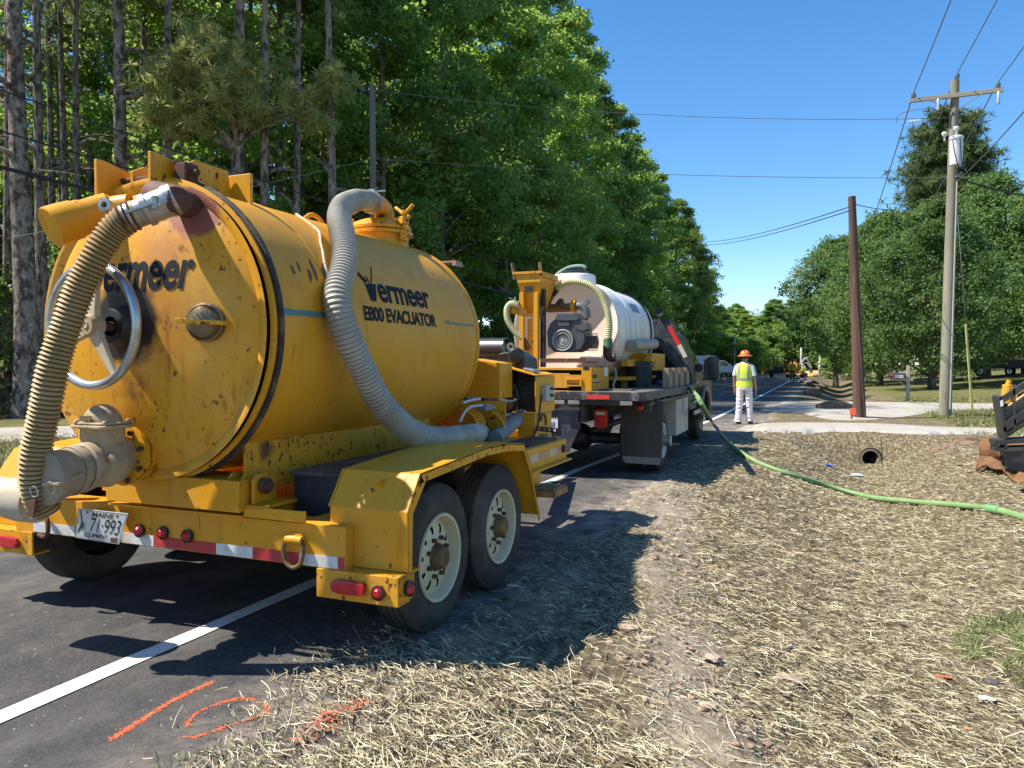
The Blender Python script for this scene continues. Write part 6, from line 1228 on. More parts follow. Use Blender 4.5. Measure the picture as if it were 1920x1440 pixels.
m = M(); m.tube(spline([at(1152,690,y=10.3), at(1155,705,y=10.25), at(1150,722,y=10.2), at(1153,732,y=10.15)], 6), .016, 8); tag(build(m, 'tube_line', mat('pale_green_tube', (.28,.33,.25), .5), None, base=(-2.6,10.2,DZ)), 'thin pale green tube hanging beside the yellow skid base', 'tube')
# ================================================================ LONG GREEN HOSE ON THE STRAW
hs = []
st = at(1288, 722, x=-2.05); hs = [st+Vector((-.25,-.05,-.03)), st+Vector((-.05,0,.03)), at(1306, 742, x=-1.72), at(1318, 762, x=-1.52)]
for u, v in ((1338,795),(1358,822),(1385,847),(1420,868),(1478,890),(1545,911),(1600,926),(1640,936),(1720,944),(1800,951),(1860,958),(1920,975),(2000,1000),(2130,1045),(2330,1120)):
    q = ong(u, v+4); hs.append(Vector((q.x, q.y, gz(q.x, q.y)+.045)))
hsP = spline(hs, 10); hsP = resample(hsP, .05)
m = M(); m.tube(hsP, [.036+.003*math.sin(i*.23) for i in range(len(hsP))], 16); gh = build(m, 'green_hose', mat('soft_green_hose', (.18,.31,.11), .55, layers=[((.30,.40,.20), 3, .45, .7, None, .6), ((.16,.24,.09), 9, .52, .7, None, .5)], bump=(50,.15,.003)), None, base=tuple(hs[4])); tag(gh, 'long pale green hose running from the truck deck across the straw', 'hose')
k = min(range(len(hsP)), key=lambda i: (hsP[i]-at(1860, 960, z=-.2)).length); m = M(); m.tube([hsP[k], hsP[k+5]], .047, 16); build(m, 'hose_wrap', mat('green_wrap', (.16,.36,.16), .5), gh)
# ================================================================ PEOPLE
def loft(m, rings, n=20, mi=0, caps=True):
    """rings: (cx, cy, z, rx, ry)"""
    base = len(m.v)
    for cx, cy, z, rx, ry in rings:
        for j in range(n):
            q = j/n*6.2832; m.v.append((cx+rx*math.copysign(abs(math.cos(q))**.85, math.cos(q)), cy+ry*math.copysign(abs(math.sin(q))**.85, math.sin(q)), z))
    for i in range(len(rings)-1):
        for j in range(n): m.f.append((base+i*n+j, base+i*n+(j+1) % n, base+(i+1)*n+(j+1) % n, base+(i+1)*n+j)); m.mi.append(mi); m.sm.append(True)
    if caps:
        m.f.append(tuple(base+j for j in range(n))); m.mi.append(mi); m.sm.append(True); k = base+(len(rings)-1)*n; m.f.append(tuple(k+j for j in range(n))); m.mi.append(mi); m.sm.append(True)
    return m
def skin_body(name, V, E, mt, parent, sub=2):
    me = bpy.data.meshes.new(name); bm = bmesh.new(); ly = bm.verts.layers.skin.verify(); vs = []
    for i, (p, r) in enumerate(V):
        v = bm.verts.new(p); v[ly].radius = r if isinstance(r, tuple) else (r, r); v[ly].use_root = (i == 0); vs.append(v)
    for a, b in E: bm.edges.new((vs[a], vs[b]))
    bm.to_mesh(me); bm.free(); me.materials.append(mt); o = bpy.data.objects.new(name, me); C.objects.link(o); o.parent = parent; WO[o.name] = WO[parent.name]
    s = o.modifiers.new('skin', 'SKIN'); s.use_smooth_shade = True; b = o.modifiers.new('subdivision', 'SUBSURF'); b.levels = b.render_levels = sub; return o
m_skin = mat('sunned_skin', (.42,.20,.13), .55); m_hair = mat('dark_hair', (.03,.02,.015), .8)
def person(label, loc, rz, vest, shirt, pants, hat, stripe_=True, brim=True, group=None, hs=1.0):
    P = thing('person', label, 'person', (0,0,0), group)
    V = [((0,0,.95),(.15,.105)), ((0,0,1.10),(.14,.10)), ((0,0,1.29),(.165,.11)), ((0,.0,1.42),(.13,.09)), ((0,.012,1.50),(.058,.06)), ((0,.03,1.565),(.066,.078)), ((0,.03,1.64),(.078,.092)), ((0,.028,1.715),(.062,.075))]
    Ed = [(0,1),(1,2),(2,3),(3,4),(4,5),(5,6),(6,7)]
    def chain(start, pts):
        k = start
        for p, r in pts: V.append((p, r)); Ed.append((k, len(V)-1)); k = len(V)-1
        return k
    chain(6, [((0,.13,1.625),.014)]);                                           # nose
    for s in (-1, 1):
        chain(6, [((s*.088,.02,1.635),(.012,.022))])                            # ears
        w_ = chain(3, [((s*.17,0,1.415),.062), ((s*.205,-.01,1.28),.05), ((s*.232,-.02,1.13),.042), ((s*.245,.02,1.0),.036), ((s*.252,.055,.885),.027), ((s*.255,.075,.825),(.018,.036))])
        for k, (dy_, L) in enumerate(((.035,.070),(.013,.082),(-.010,.078),(-.030,.062))): chain(w_, [((s*.256,.078+dy_,.785),.0098), ((s*.250,.084+dy_,.785-L*.55),.009), ((s*.240,.086+dy_*.9,.785-L),.0078)])
        chain(w_-1, [((s*.245,.105,.845),.013), ((s*.235,.128,.805),.010), ((s*.228,.134,.778),.009)])
        st_ = .05*s; chain(0, [((s*.095,0,.87),.088), ((s*.105,.02+st_*.6,.50),.056), ((s*.11,-.02+st_*1.6,.12),.04), ((s*.12,.10+st_*1.6,.05),(.03,.04))])
    body = skin_body('body', V, Ed, m_skin, P)
    rgp = random.Random(3); mp = M()
    loft(mp, [(0,-.004,1.0,.172,.126),(0,-.006,.95,.180,.136),(0,-.006,.885,.186,.138),(0,-.004,.83,.182,.128)], 26)
    for s in (-1, 1):
        R = []
        for i in range(26):
            t = i/25; z = .87-t*.80; R.append((s*(.092+.030*t), .004-.02*t+.012*math.sin(t*4)+.08*s*t, z, (.094-.022*min(1,t*1.6)+.010*math.sin(i*1.9+s)*rgp.uniform(.3,1.3)+(.010 if t > .9 else 0)), (.112-.030*min(1,t*1.5)+.012*math.sin(i*2.3+1+s)*rgp.uniform(.3,1.3))))
        loft(mp, R, 18)
    build(mp, 'trousers', pants, P)
    mb = M()
    for s in (-1, 1): loft(mb, [(s*.124,.05+.08*s,.003,.05,.135),(s*.124,.05+.08*s,.03,.052,.137),(s*.124,.03+.08*s,.07,.047,.105),(s*.122,-.01+.08*s,.11,.045,.06),(s*.121,-.015+.08*s,.16,.046,.056)], 16)
    build(mb, 'boots', mat('brown_boots', (.11,.065,.04), .7), P)
    ms = M()
    for s in (-1, 1): ms.tube(spline([(s*.10,0,1.425), (s*.165,0,1.385), (s*.203,-.01,1.28), (s*.226,-.016,1.17)], 5), [.058,.062,.066,.068,.070,.070,.069,.068,.067,.066,.065,.065,.065,.066,.067,.068], 16)
    loft(ms, [(0,0,.93,.176,.125),(0,0,1.05,.166,.118),(0,0,1.30,.185,.128),(0,0,1.42,.155,.105),(0,.005,1.475,.08,.075),(0,.01,1.50,.062,.066)], 24); build(ms, 'shirt', shirt, P)
    vr = [(0,-.004,.905,.196,.142),(0,-.004,.98,.192,.138),(0,-.004,1.06,.182,.132),(0,-.003,1.18,.186,.135),(0,-.002,1.30,.196,.139),(0,0,1.385,.186,.122),(0,.002,1.435,.152,.102),(0,.006,1.475,.092,.085)]
    mv = M(); loft(mv, [(a,b,c,d+.004*math.sin(i*2.1),e) for i,(a,b,c,d,e) in enumerate(vr)], 28, caps=False); vo_ = build(mv, 'vest', vest, P)
    if stripe_:
        zs = [q[2] for q in vr]; rx_ = lambda z: np.interp(z, zs, [q[3] for q in vr]); ry_ = lambda z: np.interp(z, zs, [q[4] for q in vr])
        def onv(x, z, sy=-1, o_=.006):
            rx = rx_(z); f_ = max(0, 1-abs(x/rx)**(2/.85))**(.85/2); return (x, sy*(ry_(z)*f_+o_)-.004, z)
        ms = M(); n = 26; A = [(( rx_(1.09)+.006)*math.copysign(abs(math.cos(q))**.85, math.cos(q)), (ry_(1.09)+.006)*math.copysign(abs(math.sin(q))**.85, math.sin(q))-.004) for q in [j/n*6.2832 for j in range(n)]]
        ms.add([(x, y, 1.065) for x, y in A]+[(x, y, 1.118) for x, y in A], [(j, (j+1) % n, n+(j+1) % n, n+j) for j in range(n)], 0, True)
        for sy in (-1, 1):
            for s in (-1, 1):
                pts = []; 
                for i in range(9): z = 1.118+.315*i/8; x = s*(.128-.02*(i/8)); pts += [onv(x-.022, z, sy), onv(x+.022, z, sy)]
                ms.add(pts, [(2*i, 2*i+1, 2*i+3, 2*i+2) for i in range(8)], 0, True)
        build(ms, 'reflective_stripe', mat('grey_reflective_stripe', (.30,.29,.26), .45), vo_)
    mh = M(); mh.lathe((0,.028,1.635), (0,0,1), [(-.05,.083),(.0,.088),(.05,.09),(.09,.07)], 20); build(mh, 'hair', m_hair, P)
    mh = M(); prof = [(0,.175 if brim else .118),(.006,.172 if brim else .116),(.012,.122),(.03,.117),(.07,.108),(.105,.085),(.128,.05),(.135,.001)]; mh.lathe((0,.03,1.655), (.0,-.06,1), prof, 30); mh.bar((0,-.07,1.775), (0,.13,1.79), .03, .012); build(mh, 'hard_hat', hat, P)
    P.location = loc; P.rotation_euler = (0, 0, rz); P.scale = (hs, hs, hs); return P
m_lime = mat('lime_vest', (.62,.72,.06), .6, layers=[((.42,.55,.03), 12, .45, .7, (1,1,.4), .6)], bump=(18,.4,.012)); m_lime2 = mat('olive_lime_vest', (.24,.36,.02), .65)
m_pale = mat('pale_shirt', (.46,.53,.54), .75, bump=(18,.3,.01)); m_whp = mat('white_trousers', (.72,.67,.64), .8, layers=[((.50,.45,.41), 7, .48, .7, (1,1,.5), .5)], bump=(13,.8,.02)); m_drk = mat('dark_trousers', (.02,.02,.024), .8)
m_orh = mat('orange_hard_hat', (.85,.20,.035), .35); m_whh = mat('white_hard_hat', (.75,.74,.70), .35)
person('person in orange hard hat, lime vest and white trousers, seen from behind', (-1.66, 18.88, .0), R_(-8), m_lime, m_pale, m_whp, m_orh)
def pol3(u, dist): x, y = polar(u, dist); return (x, y, gz(x, y))
x, y, z = pol3(1486, 66); person('person in olive lime vest and dark trousers, standing in front of the far yellow tank', (x, y, .0), 0, m_lime2, mat('dark_shirt', (.06,.06,.05), .8), m_drk, mat('dark_cap', (.05,.045,.03), .6), False, False)
x, y, z = pol3(1537, 80); person('person in white hard hat and pale shirt, standing left of the far dark mailbox', (x, y, z), R_(90), m_pale, m_pale, mat('grey_trousers', (.22,.22,.22), .8), m_whh, False)
x, y, z = pol3(1505, 83); person('person in white hard hat working half hidden beside the far yellow tank', (x, y, z-.25), R_(150), m_lime2, m_pale, m_drk, m_whh, False)
# ================================================================ POLES AND WIRES
m_pole = mat('grey_weathered_pole', (.27,.25,.19), .9, layers=[((.15,.15,.10), 3, .4, .65, (1,1,.12), .8), ((.10,.085,.06), 16, .6, .7, (1,1,.1), .8)], bump=(30,.5,.01,(1,1,.08)))
m_bpole = mat('brown_creosote_pole', (.12,.066,.044), .9, layers=[((.07,.038,.028), 3, .42, .65, (1,1,.1), .85), ((.26,.16,.12), 14, .58, .7, (1,1,.1), .6)], bump=(30,.6,.01,(1,1,.08)))
m_arm = mat('weathered_cross_arm', (.34,.30,.25), .9, layers=[((.20,.17,.14), 7, .45, .65, (.2,1,1), .7)]); m_ins = mat('grey_insulator', (.20,.19,.18), .3)
UP = (3.31, 23.96); UT = 1.45+(683-157)/FPX*20.9
U_ = thing('utility_pole', 'grey wooden utility pole with cross arm and white transformer on the lawn', 'utility pole', (UP[0], UP[1], gz(*UP)))
zp = lambda v: 1.45+(683-v)/FPX*20.9
m = M(); m.tube([(UP[0]-.02+.12*t, UP[1], -.3+(UT+.3)*t) for t in [i/10 for i in range(11)]], [.165-.055*i/10 for i in range(11)], 20); build(m, 'pole', m_pole, U_)
ux = lambda z: UP[0]-.02+.12*z/UT
za = zp(188); m = M(); m.box(ux(za)-1.12, ux(za)+1.12, UP[1]-.19, UP[1]-.10, za-.055, za+.06); build(m, 'cross_arm', m_arm, U_, bevel=.006)
for s in (-1, 1): m = M(); m.bar((ux(za)+.62*s, UP[1]-.2, za-.06), (ux(za)+.06*s, UP[1]-.14, za-.40), .045, .012); build(m, 'arm_brace', m_arm, U_)
def insul(p, r=.055):
    m = M(); m.lathe(p, (0,0,1), [(0,.02),(.03,.02),(.035,r),(.06,r),(.065,r*.7),(.085,r*.7),(.09,r),(.115,r),(.12,r*.6),(.15,r*.6),(.16,.02)], 16); return build(m, 'insulator', m_ins, U_)
ip = [Vector((ux(za)-1.02, UP[1]-.145, za+.062)), Vector((ux(UT)+.05, UP[1]-.02, UT+.02)), Vector((ux(za)+1.00, UP[1]-.145, za+.062))]
for p in ip: insul(p, .065)
for sx_ in (-.42, 1.0): m = M(); m.lathe((ux(za)+sx_, UP[1]-.22, za-.38), (0,0,1), [(0,.03),(.05,.045),(.15,.03),(.3,.04),(.33,.02)], 12); build(m, 'fuse_cutout', mat('pale_cutout', (.45,.44,.42), .4), U_)
m_tr = mat('white_transformer', (.62,.63,.64), .4); zt0, zt1 = zp(318), zp(268); m = M(); cx = ux(zt0)+.04; m.lathe((cx, UP[1]-.31, 0), (0,0,1), [(zt0,.001),(zt0,.155),(zt0,.155),(zt1-.06,.165),(zt1-.06,.18),(zt1,.18),(zt1+.03,.15),(zt1+.04,.001)], 32); tr = build(m, 'transformer', m_tr, U_)
m = M(); m.tube(spline([(cx-.12, UP[1]-.57, zt1-.1), (cx-.1, UP[1]-.60, zt0+.4), (cx-.02, UP[1]-.58, zt0+.05), (cx+.08, UP[1]-.4, zt0-.25)], 6), .012, 6); m.tube(spline([(cx+.05, UP[1]-.58, zt1-.1), (cx+.06, UP[1]-.60, zt0+.4), (cx+.12, UP[1]-.5, zt0-.1)], 6), .012, 6); build(m, 'drop_lead', m_blkwire, tr)
for dx, dz in ((-.28,.10),(.0,.22)): m = M(); m.lathe((cx+dx*1.0, UP[1]-.3, zt1+dz), (0,0,1), [(-.16,.02),(-.04,.03),(0,.07),(.05,.075),(.08,.06),(.09,.001)], 14); build(m, 'bushing', m_tr, tr)
m = M(); m.tube([(ux(z)+.10, UP[1]-.15, z) for z in (zp(345), 3.0, .2)], .022, 8); build(m, 'conduit', mat('pale_conduit', (.40,.38,.33), .6), U_)
m = M(); m.bar((ux(zp(345))+.05, UP[1]-.2, zp(338)), (ux(zp(345))+.2, UP[1]-.2, zp(330)), .05, .04); build(m, 'cable_clamp', m_arm, U_)
# brown pole
B0 = Vector((1.04, 21.9, 0)); BT = 1.45+(683-370)/FPX*19.9
b_ = thing('utility_pole', 'brown bare topped wooden pole at the edge of the gravel driveway', 'utility pole', (B0.x, B0.y, 0))
m = M(); m.tube([(B0.x-.27*t, B0.y-.02*t, -.3+(BT+.3)*t) for t in [i/10 for i in range(11)]], [.165-.07*i/10 for i in range(11)], 20); build(m, 'pole', m_bpole, b_)
m = M(); m.tube([(B0.x+.10-.24*t, B0.y-.16, .05+(BT*.55)*t) for t in (0,.5,1)], .018, 6); build(m, 'ground_wire_cover', m_bpole, b_)
m = M(); p = ong(1596, 786); m.bar((p.x, p.y-.1, p.z-.05), (p.x+.02, p.y-.1, p.z+.30), .05, .03); o = build(m, 'survey_stake', m_stk, None, base=tuple(p)); tag(o, 'short survey stake with orange ribbon at the foot of the brown pole', 'stake')
m = M(); m.box(p.x-.04, p.x+.10, p.y-.135, p.y-.118, p.z+.12, p.z+.30); m.bar((p.x+.02,p.y-.13,p.z+.25),(p.x+.16,p.y-.15,p.z+.10),.05,.006); build(m, 'orange_ribbon', mat('orange_ribbon', (.80,.14,.07), .6), o)
# pole left of the road
lp_ = polar(703, 22.8); l_ = thing('utility_pole', 'thin dark grey wooden pole in front of the woods behind the grey hose arch', 'utility pole', (*lp_, 0)); LT = 1.45+(683-165)/FPX*22.8
m = M(); m.tube([(lp_[0]-.05*t, lp_[1], -.3+(LT+.3)*t) for t in [i/8 for i in range(9)]], [.13-.04*i/8 for i in range(9)], 14); m.cyl((lp_[0]-.05, lp_[1], LT), (lp_[0]-.05, lp_[1], LT+.12), .03, n=8); build(m, 'pole', mat('dark_grey_pole', (.12,.105,.09), .9, layers=[((.22,.2,.17), 4, .45, .7, (1,1,.1), .6)]), l_)
# far poles
for u, dist, vt, lab in ((1377,110,628,'pale distant pole left of the road behind the white pickup'), (1502,88,652,'thin pale pole behind the excavator arm'), (1537.5,92,664,'short pale pole behind the far person in white')):
    x, y, z = pol3(u, dist); h = 1.45+(683-vt)/FPX*dist; m = M(); m.tube([(x,y,z-.2),(x,y,h)], [.14,.11], 8); tag(build(m, 'utility_pole', mat('pale_far_pole', (.40,.39,.34), .8), None, base=(x,y,z)), lab, 'utility pole')
m_cond = mat('grey_conductor', (.14,.145,.15), .5); m_cab = mat('black_cable', (.015,.015,.016), .6)
def wire(name, a, b, sag, r, lab, mt=m_cond, group=None):
    a, b = Vector(a), Vector(b); pts = [a.lerp(b, i/24)-Vector((0,0,sag*4*(i/24)*(1-i/24))) for i in range(25)]; m = M(); m.tube(pts, r, 6); return tag(build(m, name, mt, None, base=tuple(a)), lab, 'wire', group)
top = [p+Vector((0,0,.16)) for p in ip]
G_W = 'conductors overhead on the right'
for p, lab in zip(top, ('overhead conductor leaving the left end of the cross arm towards the camera', 'overhead conductor leaving the top of the grey utility pole', 'overhead conductor leaving the right end of the cross arm towards the camera')): wire('power_line', p, (p.x+.15, -16, p.z+.05), .45, .013, lab)
for p, lab in zip(top, ('conductor running from the left cross arm end down behind the brown pole', 'conductor running from the pole top into the pine behind', 'conductor running from the right cross arm end into the pear trees')): wire('power_line', p, (p.x-.4, 74, p.z-.6), .9, .016, lab)
zt_L = LT-.15; pl_ = Vector((lp_[0], lp_[1], zt_L)); zq = zp(226)
wire('power_line', pl_, (ux(zq)-.12, UP[1]-.05, zq), .32, .0075, 'upper wire crossing the road from the thin dark pole to the grey utility pole')
m = M(); q = Vector((ux(zq)-.12, UP[1]-.05, zq)); 
for k in range(5): m.lathe(q+Vector((-1.0+k*.06, 0, .01)), (1,0,0), [(0,.02),(.01,.05),(.03,.05),(.04,.02)], 10)
build(m, 'strain_insulator', mat('pale_insulator', (.6,.6,.6), .3), U_); m = M(); m.tube(spline([q+Vector((-1.3,0,.02)), q+Vector((-1.25,-.05,.22)), q+Vector((-.9,-.1,.30)), q+Vector((-.38,-.15,.28))], 6), .010, 6); build(m, 'jumper_wire', m_cond, U_)
z1q, z2q = 1.45+(683-300)/FPX*22.8, zp(335)
wire('power_line', (lp_[0], lp_[1], z1q), (ux(z2q)-.12, UP[1], z2q), .18, .0075, 'lower wire crossing the road from the thin dark pole to the grey utility pole')
a = EYEP+ray(455, 346)*19; wire('guy_wire', (lp_[0], lp_[1], z1q), (a.x-6, a.y-2.0, a.z-1.3), .05, .010, 'thin wire slanting down left from the thin dark pole into the pines')
for v, r, lab in ((185,.013,'uppermost dark cable at the left, sloping down behind the tank hinge'), (262,.016,'middle dark cable at the left, ending behind the hinge bracket'), (330,.036,'thick lowest dark cable at the left, above the yellow capped pipe')):
    d = ray(0, v); t = -11.5/d.x; p = EYEP+d*t; wire('cable', (p.x, p.y-14, p.z+.35), (p.x, 62, p.z+.10), .25, r, lab, m_cab)
p = at(1593, 388, y=21.8); wire('cable', p, at(1300, 452, y=62), .35, .013, 'upper of the two cables running left from the top of the brown pole', m_cab); p = at(1593, 395, y=21.8); wire('cable', p, at(1300, 458, y=62), .35, .013, 'lower of the two cables running left from the top of the brown pole', m_cab)
wire('cable', at(1604, 383, y=21.8), at(1680, 393, y=30), .05, .013, 'cable running right from the brown pole top into the pine', m_cab)
z2 = zp(338); wire('cable', (ux(z2)+.1, UP[1]-.1, z2), at(2100, 372, y=24), .25, .022, 'black service cable leaving the grey pole to the right edge', m_cab)
wire('power_line', (ux(zp(345))+.1, UP[1]-.1, zp(345)), at(2080, 20, y=9), .1, .012, 'wire rising from the transformer level to the upper right corner')
gq = ong(1823, 772); g0_ = Vector((ux(zp(345))+.08, UP[1], zp(345))); m = M(); m.cyl(g0_, gq, .011, n=6); gw = tag(build(m, 'guy_wire', m_cond, None, base=tuple(gq)), 'steel guy wire with a yellow guard tube beside the grey pole', 'guy wire'); m = M(); m.cyl(gq, gq.lerp(g0_, .40), .032, n=12); build(m, 'guard_tube', mat('faded_yellow_guard', (.62,.56,.22), .6), gw)
# ================================================================ MAILBOXES
mb = ong(1702, 752); X_ = thing('mailbox', 'dark mailbox with white numbers on a wooden post beside the gravel driveway', 'mailbox', tuple(mb)); sM = 31/FPX
h0 = mb.z; m = M(); m.box(mb.x-.06, mb.x+.06, mb.y-.06, mb.y+.06, h0-.2, h0+1.36); m.prism([(mb.x-.06,mb.y-.06,h0+1.361),(mb.x+.06,mb.y-.06,h0+1.361),(mb.x+.06,mb.y+.06,h0+1.361),(mb.x-.06,mb.y+.06,h0+1.361)],(0,0,.04)); m_mw = mat('pale_post_wood', (.42,.36,.30), .85, layers=[((.25,.21,.17),8,.45,.7,(1,1,.2),.6)]); build(m, 'post', m_mw, X_, bevel=.012)
m = M(); m.box(mb.x-.62, mb.x+.16, mb.y-.105, mb.y-.062, h0+.80, h0+.88); m.bar((mb.x-.32, mb.y-.08, h0+.79), (mb.x-.04, mb.y-.08, h0+.52), .08, .04); build(m, 'arm', m_mw, X_)
m = M(); pr = [(mb.x-.70, mb.y-.20+.17*math.cos(q)*-1, h0+.98+.14*math.sin(q)) for q in [i/10*math.pi for i in range(11)]]+[(mb.x-.70, mb.y-.03, h0+.885), (mb.x-.70, mb.y-.37, h0+.885)]; m.prism(pr, (.60,0,0)); bxm = build(m, 'box', mat('dark_mailbox', (.035,.037,.042), .4), X_)
to_m = to_mesh(fit(glyphs('1155', 1, .03), mb.x-.47, mb.x-.20, h0+.91, h0+1.03), lambda x, y: (x, mb.y-.374, y)); build(to_m, 'house_number', m_white, bxm)
m = M(); m.box(mb.x-.56, mb.x-.53, mb.y-.385, mb.y-.373, h0+.86, h0+1.06); m.box(mb.x-.66, mb.x-.531, mb.y-.384, mb.y-.374, h0+.99, h0+1.06); build(m, 'flag', mat('red_flag', (.45,.04,.03), .5), bxm)
x, y, z = pol3(1549, 78); m = M(); m.box(x-.05, x+.05, y-.05, y+.05, z-.1, z+1.15); X2 = tag(build(m, 'mailbox', mat('brown_post', (.12,.08,.05), .8), None, base=(x,y,z)), 'distant dark mailbox on a thin post near the road crew', 'mailbox'); m = M(); m.box(x-.42, x+.14, y-.14, y+.14, z+1.155, z+1.45); build(m, 'box', m_blk, X2, bevel=.05)
# ================================================================ CULVERT, WATTLES, LITTER
m_conc = mat('mossy_concrete', (.22,.195,.155), .9, layers=[((.12,.10,.08), 8, .42, .65, None, .8)], bump=(40,.4,.01))
cp_ = Vector(PIPE); m = M(); m.lathe((cp_.x, 16.62, cp_.z), (0,1,0), [(0,.15),(0,.19),(0,.19),(1.2,.19),(1.2,.15),(1.2,.15),(0.0,.15)], 36); cv = tag(build(m, 'culvert_pipe', m_conc, None, base=(cp_.x,16.62,cp_.z-.2)), 'concrete culvert pipe opening in the ditch below the gravel driveway', 'culvert'); m = M(); m.cyl((cp_.x,17.6,cp_.z), (cp_.x,17.62,cp_.z), .15, n=24); build(m, 'bore_shade_disc', m_dark, cv)  # black end disc painted as the shade deep in the pipe
m_wat = mat('straw_wattle', (.16,.115,.07), .95, layers=[((.07,.05,.035), 14, .42, .62, None, .8)], bump=(30,.8,.02))
for (u, v, r, lab) in ((1523,741,.27,'round brown straw wattle lying in the ditch beyond the gravel driveway, nearer the road'), (1565,768,.22,'dark straw wattle at the edge of the gravel driveway left of the brown pole')):
    p = ong(u, v); m = M(); L_ = .32 if u < 1550 else .5; P = [(p.x+t*L_, p.y+.5*t*L_, p.z+r*.35-.06*abs(t)) for t in (-1,-.35,.35,1)]; q_ = spline(P, 4); m.tube(q_, [r*(.45+.55*math.sin(math.pi*(i+.5)/len(q_))**.4) for i in range(len(q_))], 16); tag(build(m, 'straw_wattle', m_wat, None, base=tuple(p)), lab, 'erosion wattle')
for k, (u0, v0, u1, v1) in enumerate([(1482,708,1550,728),(1498,716,1548,738),(1530,706,1600,712)]):
    a, b = ong(u0, v0), ong(u1, v1); P = [a.lerp(b, i/8) for i in range(9)]; P = [(q.x, q.y, gz(q.x, q.y)+.05) for q in P]; m = M(); m.tube(P, .08, 10); tag(build(m, 'straw_wattle', m_wat, None, base=tuple(a)), ['far wattle crossing the ditch below the road crew', 'second wattle crossing the ditch, nearer than the first', 'wattle along the far ditch bank under the pear trees'][k], 'erosion wattle')
def litter(name, u, v, s, col, lab, cat, flat=.25, sh=(1.5,1,1)):
    p = ong(u, v); m = M(); bm = bmesh.new(); bmesh.ops.create_icosphere(bm, subdivisions=2, radius=1); r_ = random.Random(u); 
    for q in bm.verts: q.co *= r_.uniform(.65, 1.2)
    m.add([(p.x+q.co.x*s*sh[0], p.y+q.co.y*s*sh[1], p.z+.02+q.co.z*s*flat) for q in bm.verts], [[q.index for q in f.verts] for f in bm.faces]); bm.free(); return tag(build(m, name, mat(name+'_material', col, .6), None, base=tuple(p)), lab, cat)
litter('paper_scrap', 1552, 874, .075, (.04,.10,.50), 'bright blue scrap lying in the straw by the green hose', 'litter')
litter('plastic_bottle', 1608, 893, .08, (.40,.48,.50), 'clear flattened bottle lying in the straw below the culvert', 'litter', .4, (1.6,.7,1))
litter('paper_scrap', 1850, 1316, .03, (.75,.74,.72), 'white paper scrap at the lower right of the straw', 'litter')
litter('paper_scrap', 1410, 918, .02, (.6,.6,.6), 'tiny pale scrap under the green hose', 'litter') if False else None
litter('marking_flag', 1768, 1276, .028, (.80,.11,.03), 'crumpled orange flag lying in the straw at lower right', 'litter', .3, (1.8,.6,1))
litter('marking_flag', 1815, 1374, .012, (.85,.2,.05), 'tiny orange tag near the lower right corner', 'litter', .5)
litter('stone', 1862, 1287, .04, (.10,.085,.075), 'dark stone beside the grass at lower right', 'stone', .6, (1.2,1,1))
for i, (u, v, s) in enumerate([(1478,1280,.05),(1180,1185,.05),(1205,1205,.035),(1335,1240,.035),(1432,1228,.028),(1010,1320,.03),(1330,1330,.03)]):
    o = litter('dirt_clod', u, v, s, (.40,.30,.22), ['largest pale clod, right of centre in the straw','dark crumbled clod at the shadow edge','clod just below the dark crumbled one','pale clod left of the largest one','small clod above the largest one','clod in the foreground left of centre','small clod in the foreground below the pale one'][i], 'clod', .55, (1.5,1,1))
# ================================================================ DRILL RIG CORNER, MAT, STAKE
DY = 10.3; dp = lambda u, v, y=DY: at(u, v, y=y)
rg_ = ong(1890, 905); DR = thing('drill_rig', 'black tilted drill rig rod box with pipes, cut by the right edge', 'drill rig', (rg_.x+.2, DY+.2, rg_.z))
m_drk2 = mat('dusty_black_frame', (.035,.032,.030), .55, layers=[((.16,.13,.10), 5, .5, .72, None, .6)])
def beam(p, q, w_, h_, y=DY): m = M(); m.bar(dp(*p, y), dp(*q, y), h_, w_, (0,0,1)); return m
m = M(); m.prism([dp(1873,748), dp(2040,634), dp(2040,647), dp(1875,761)], (0,.06,0)); m.prism([dp(1879,795), dp(2040,690), dp(2040,705), dp(1882,812)], (0,.06,0)); m.prism([dp(1873,745), dp(1880,742), dp(1890,822), dp(1884,825)], (0,.40,0))
for u in (1899, 1932): m.prism([dp(u,728-(u-1899)*.68), dp(u+5,725-(u-1899)*.68), dp(u+7,800-(u-1899)*.64), dp(u+2,803-(u-1899)*.64)], (0,.05,0))
build(m, 'rod_box', m_drk2, DR, bevel=.004); m = M(); m.prism([dp(1879,760,DY+.3), dp(2040,655,DY+.3), dp(2040,720,DY+.3), dp(1886,822,DY+.3)], (0,.02,0)); build(m, 'back_plate', m_blk, DR)
for i, (v0, v1) in enumerate(((768,676),(776,684),(784,692),(792,700),(817,720))): m = M(); m.cyl(dp(1884,v0,DY+.12), dp(2040,v1-16,DY+.12), .026, n=12); build(m, 'drill_rod', mat('rusty_rod%d' % i, (.36-.03*i,.28-.03*i,.18-.02*i), .6), DR)
m = M(); p = dp(1876,757,DY-.002); m.prism([dp(1875,752,DY-.002), dp(1880,749,DY-.002), dp(1882,760,DY-.002), dp(1876,763,DY-.002)], (0,-.003,0)); build(m, 'decal', m_white, DR)
m = M(); m.prism([dp(1864,826), dp(1940,822), dp(1940,830), dp(1864,834)], (0,.3,0)); m.prism([dp(1866,840), dp(1940,838), dp(1940,845), dp(1866,846)], (0,.3,0)); m.prism([dp(1866,834), dp(1872,834), dp(1873,840), dp(1867,840)], (0,.3,0)); m.prism([dp(1884,830), dp(1888,830), dp(1889,842), dp(1885,842)], (0,.28,0)); build(m, 'foot_frame', m_drk2, DR)
m = M()
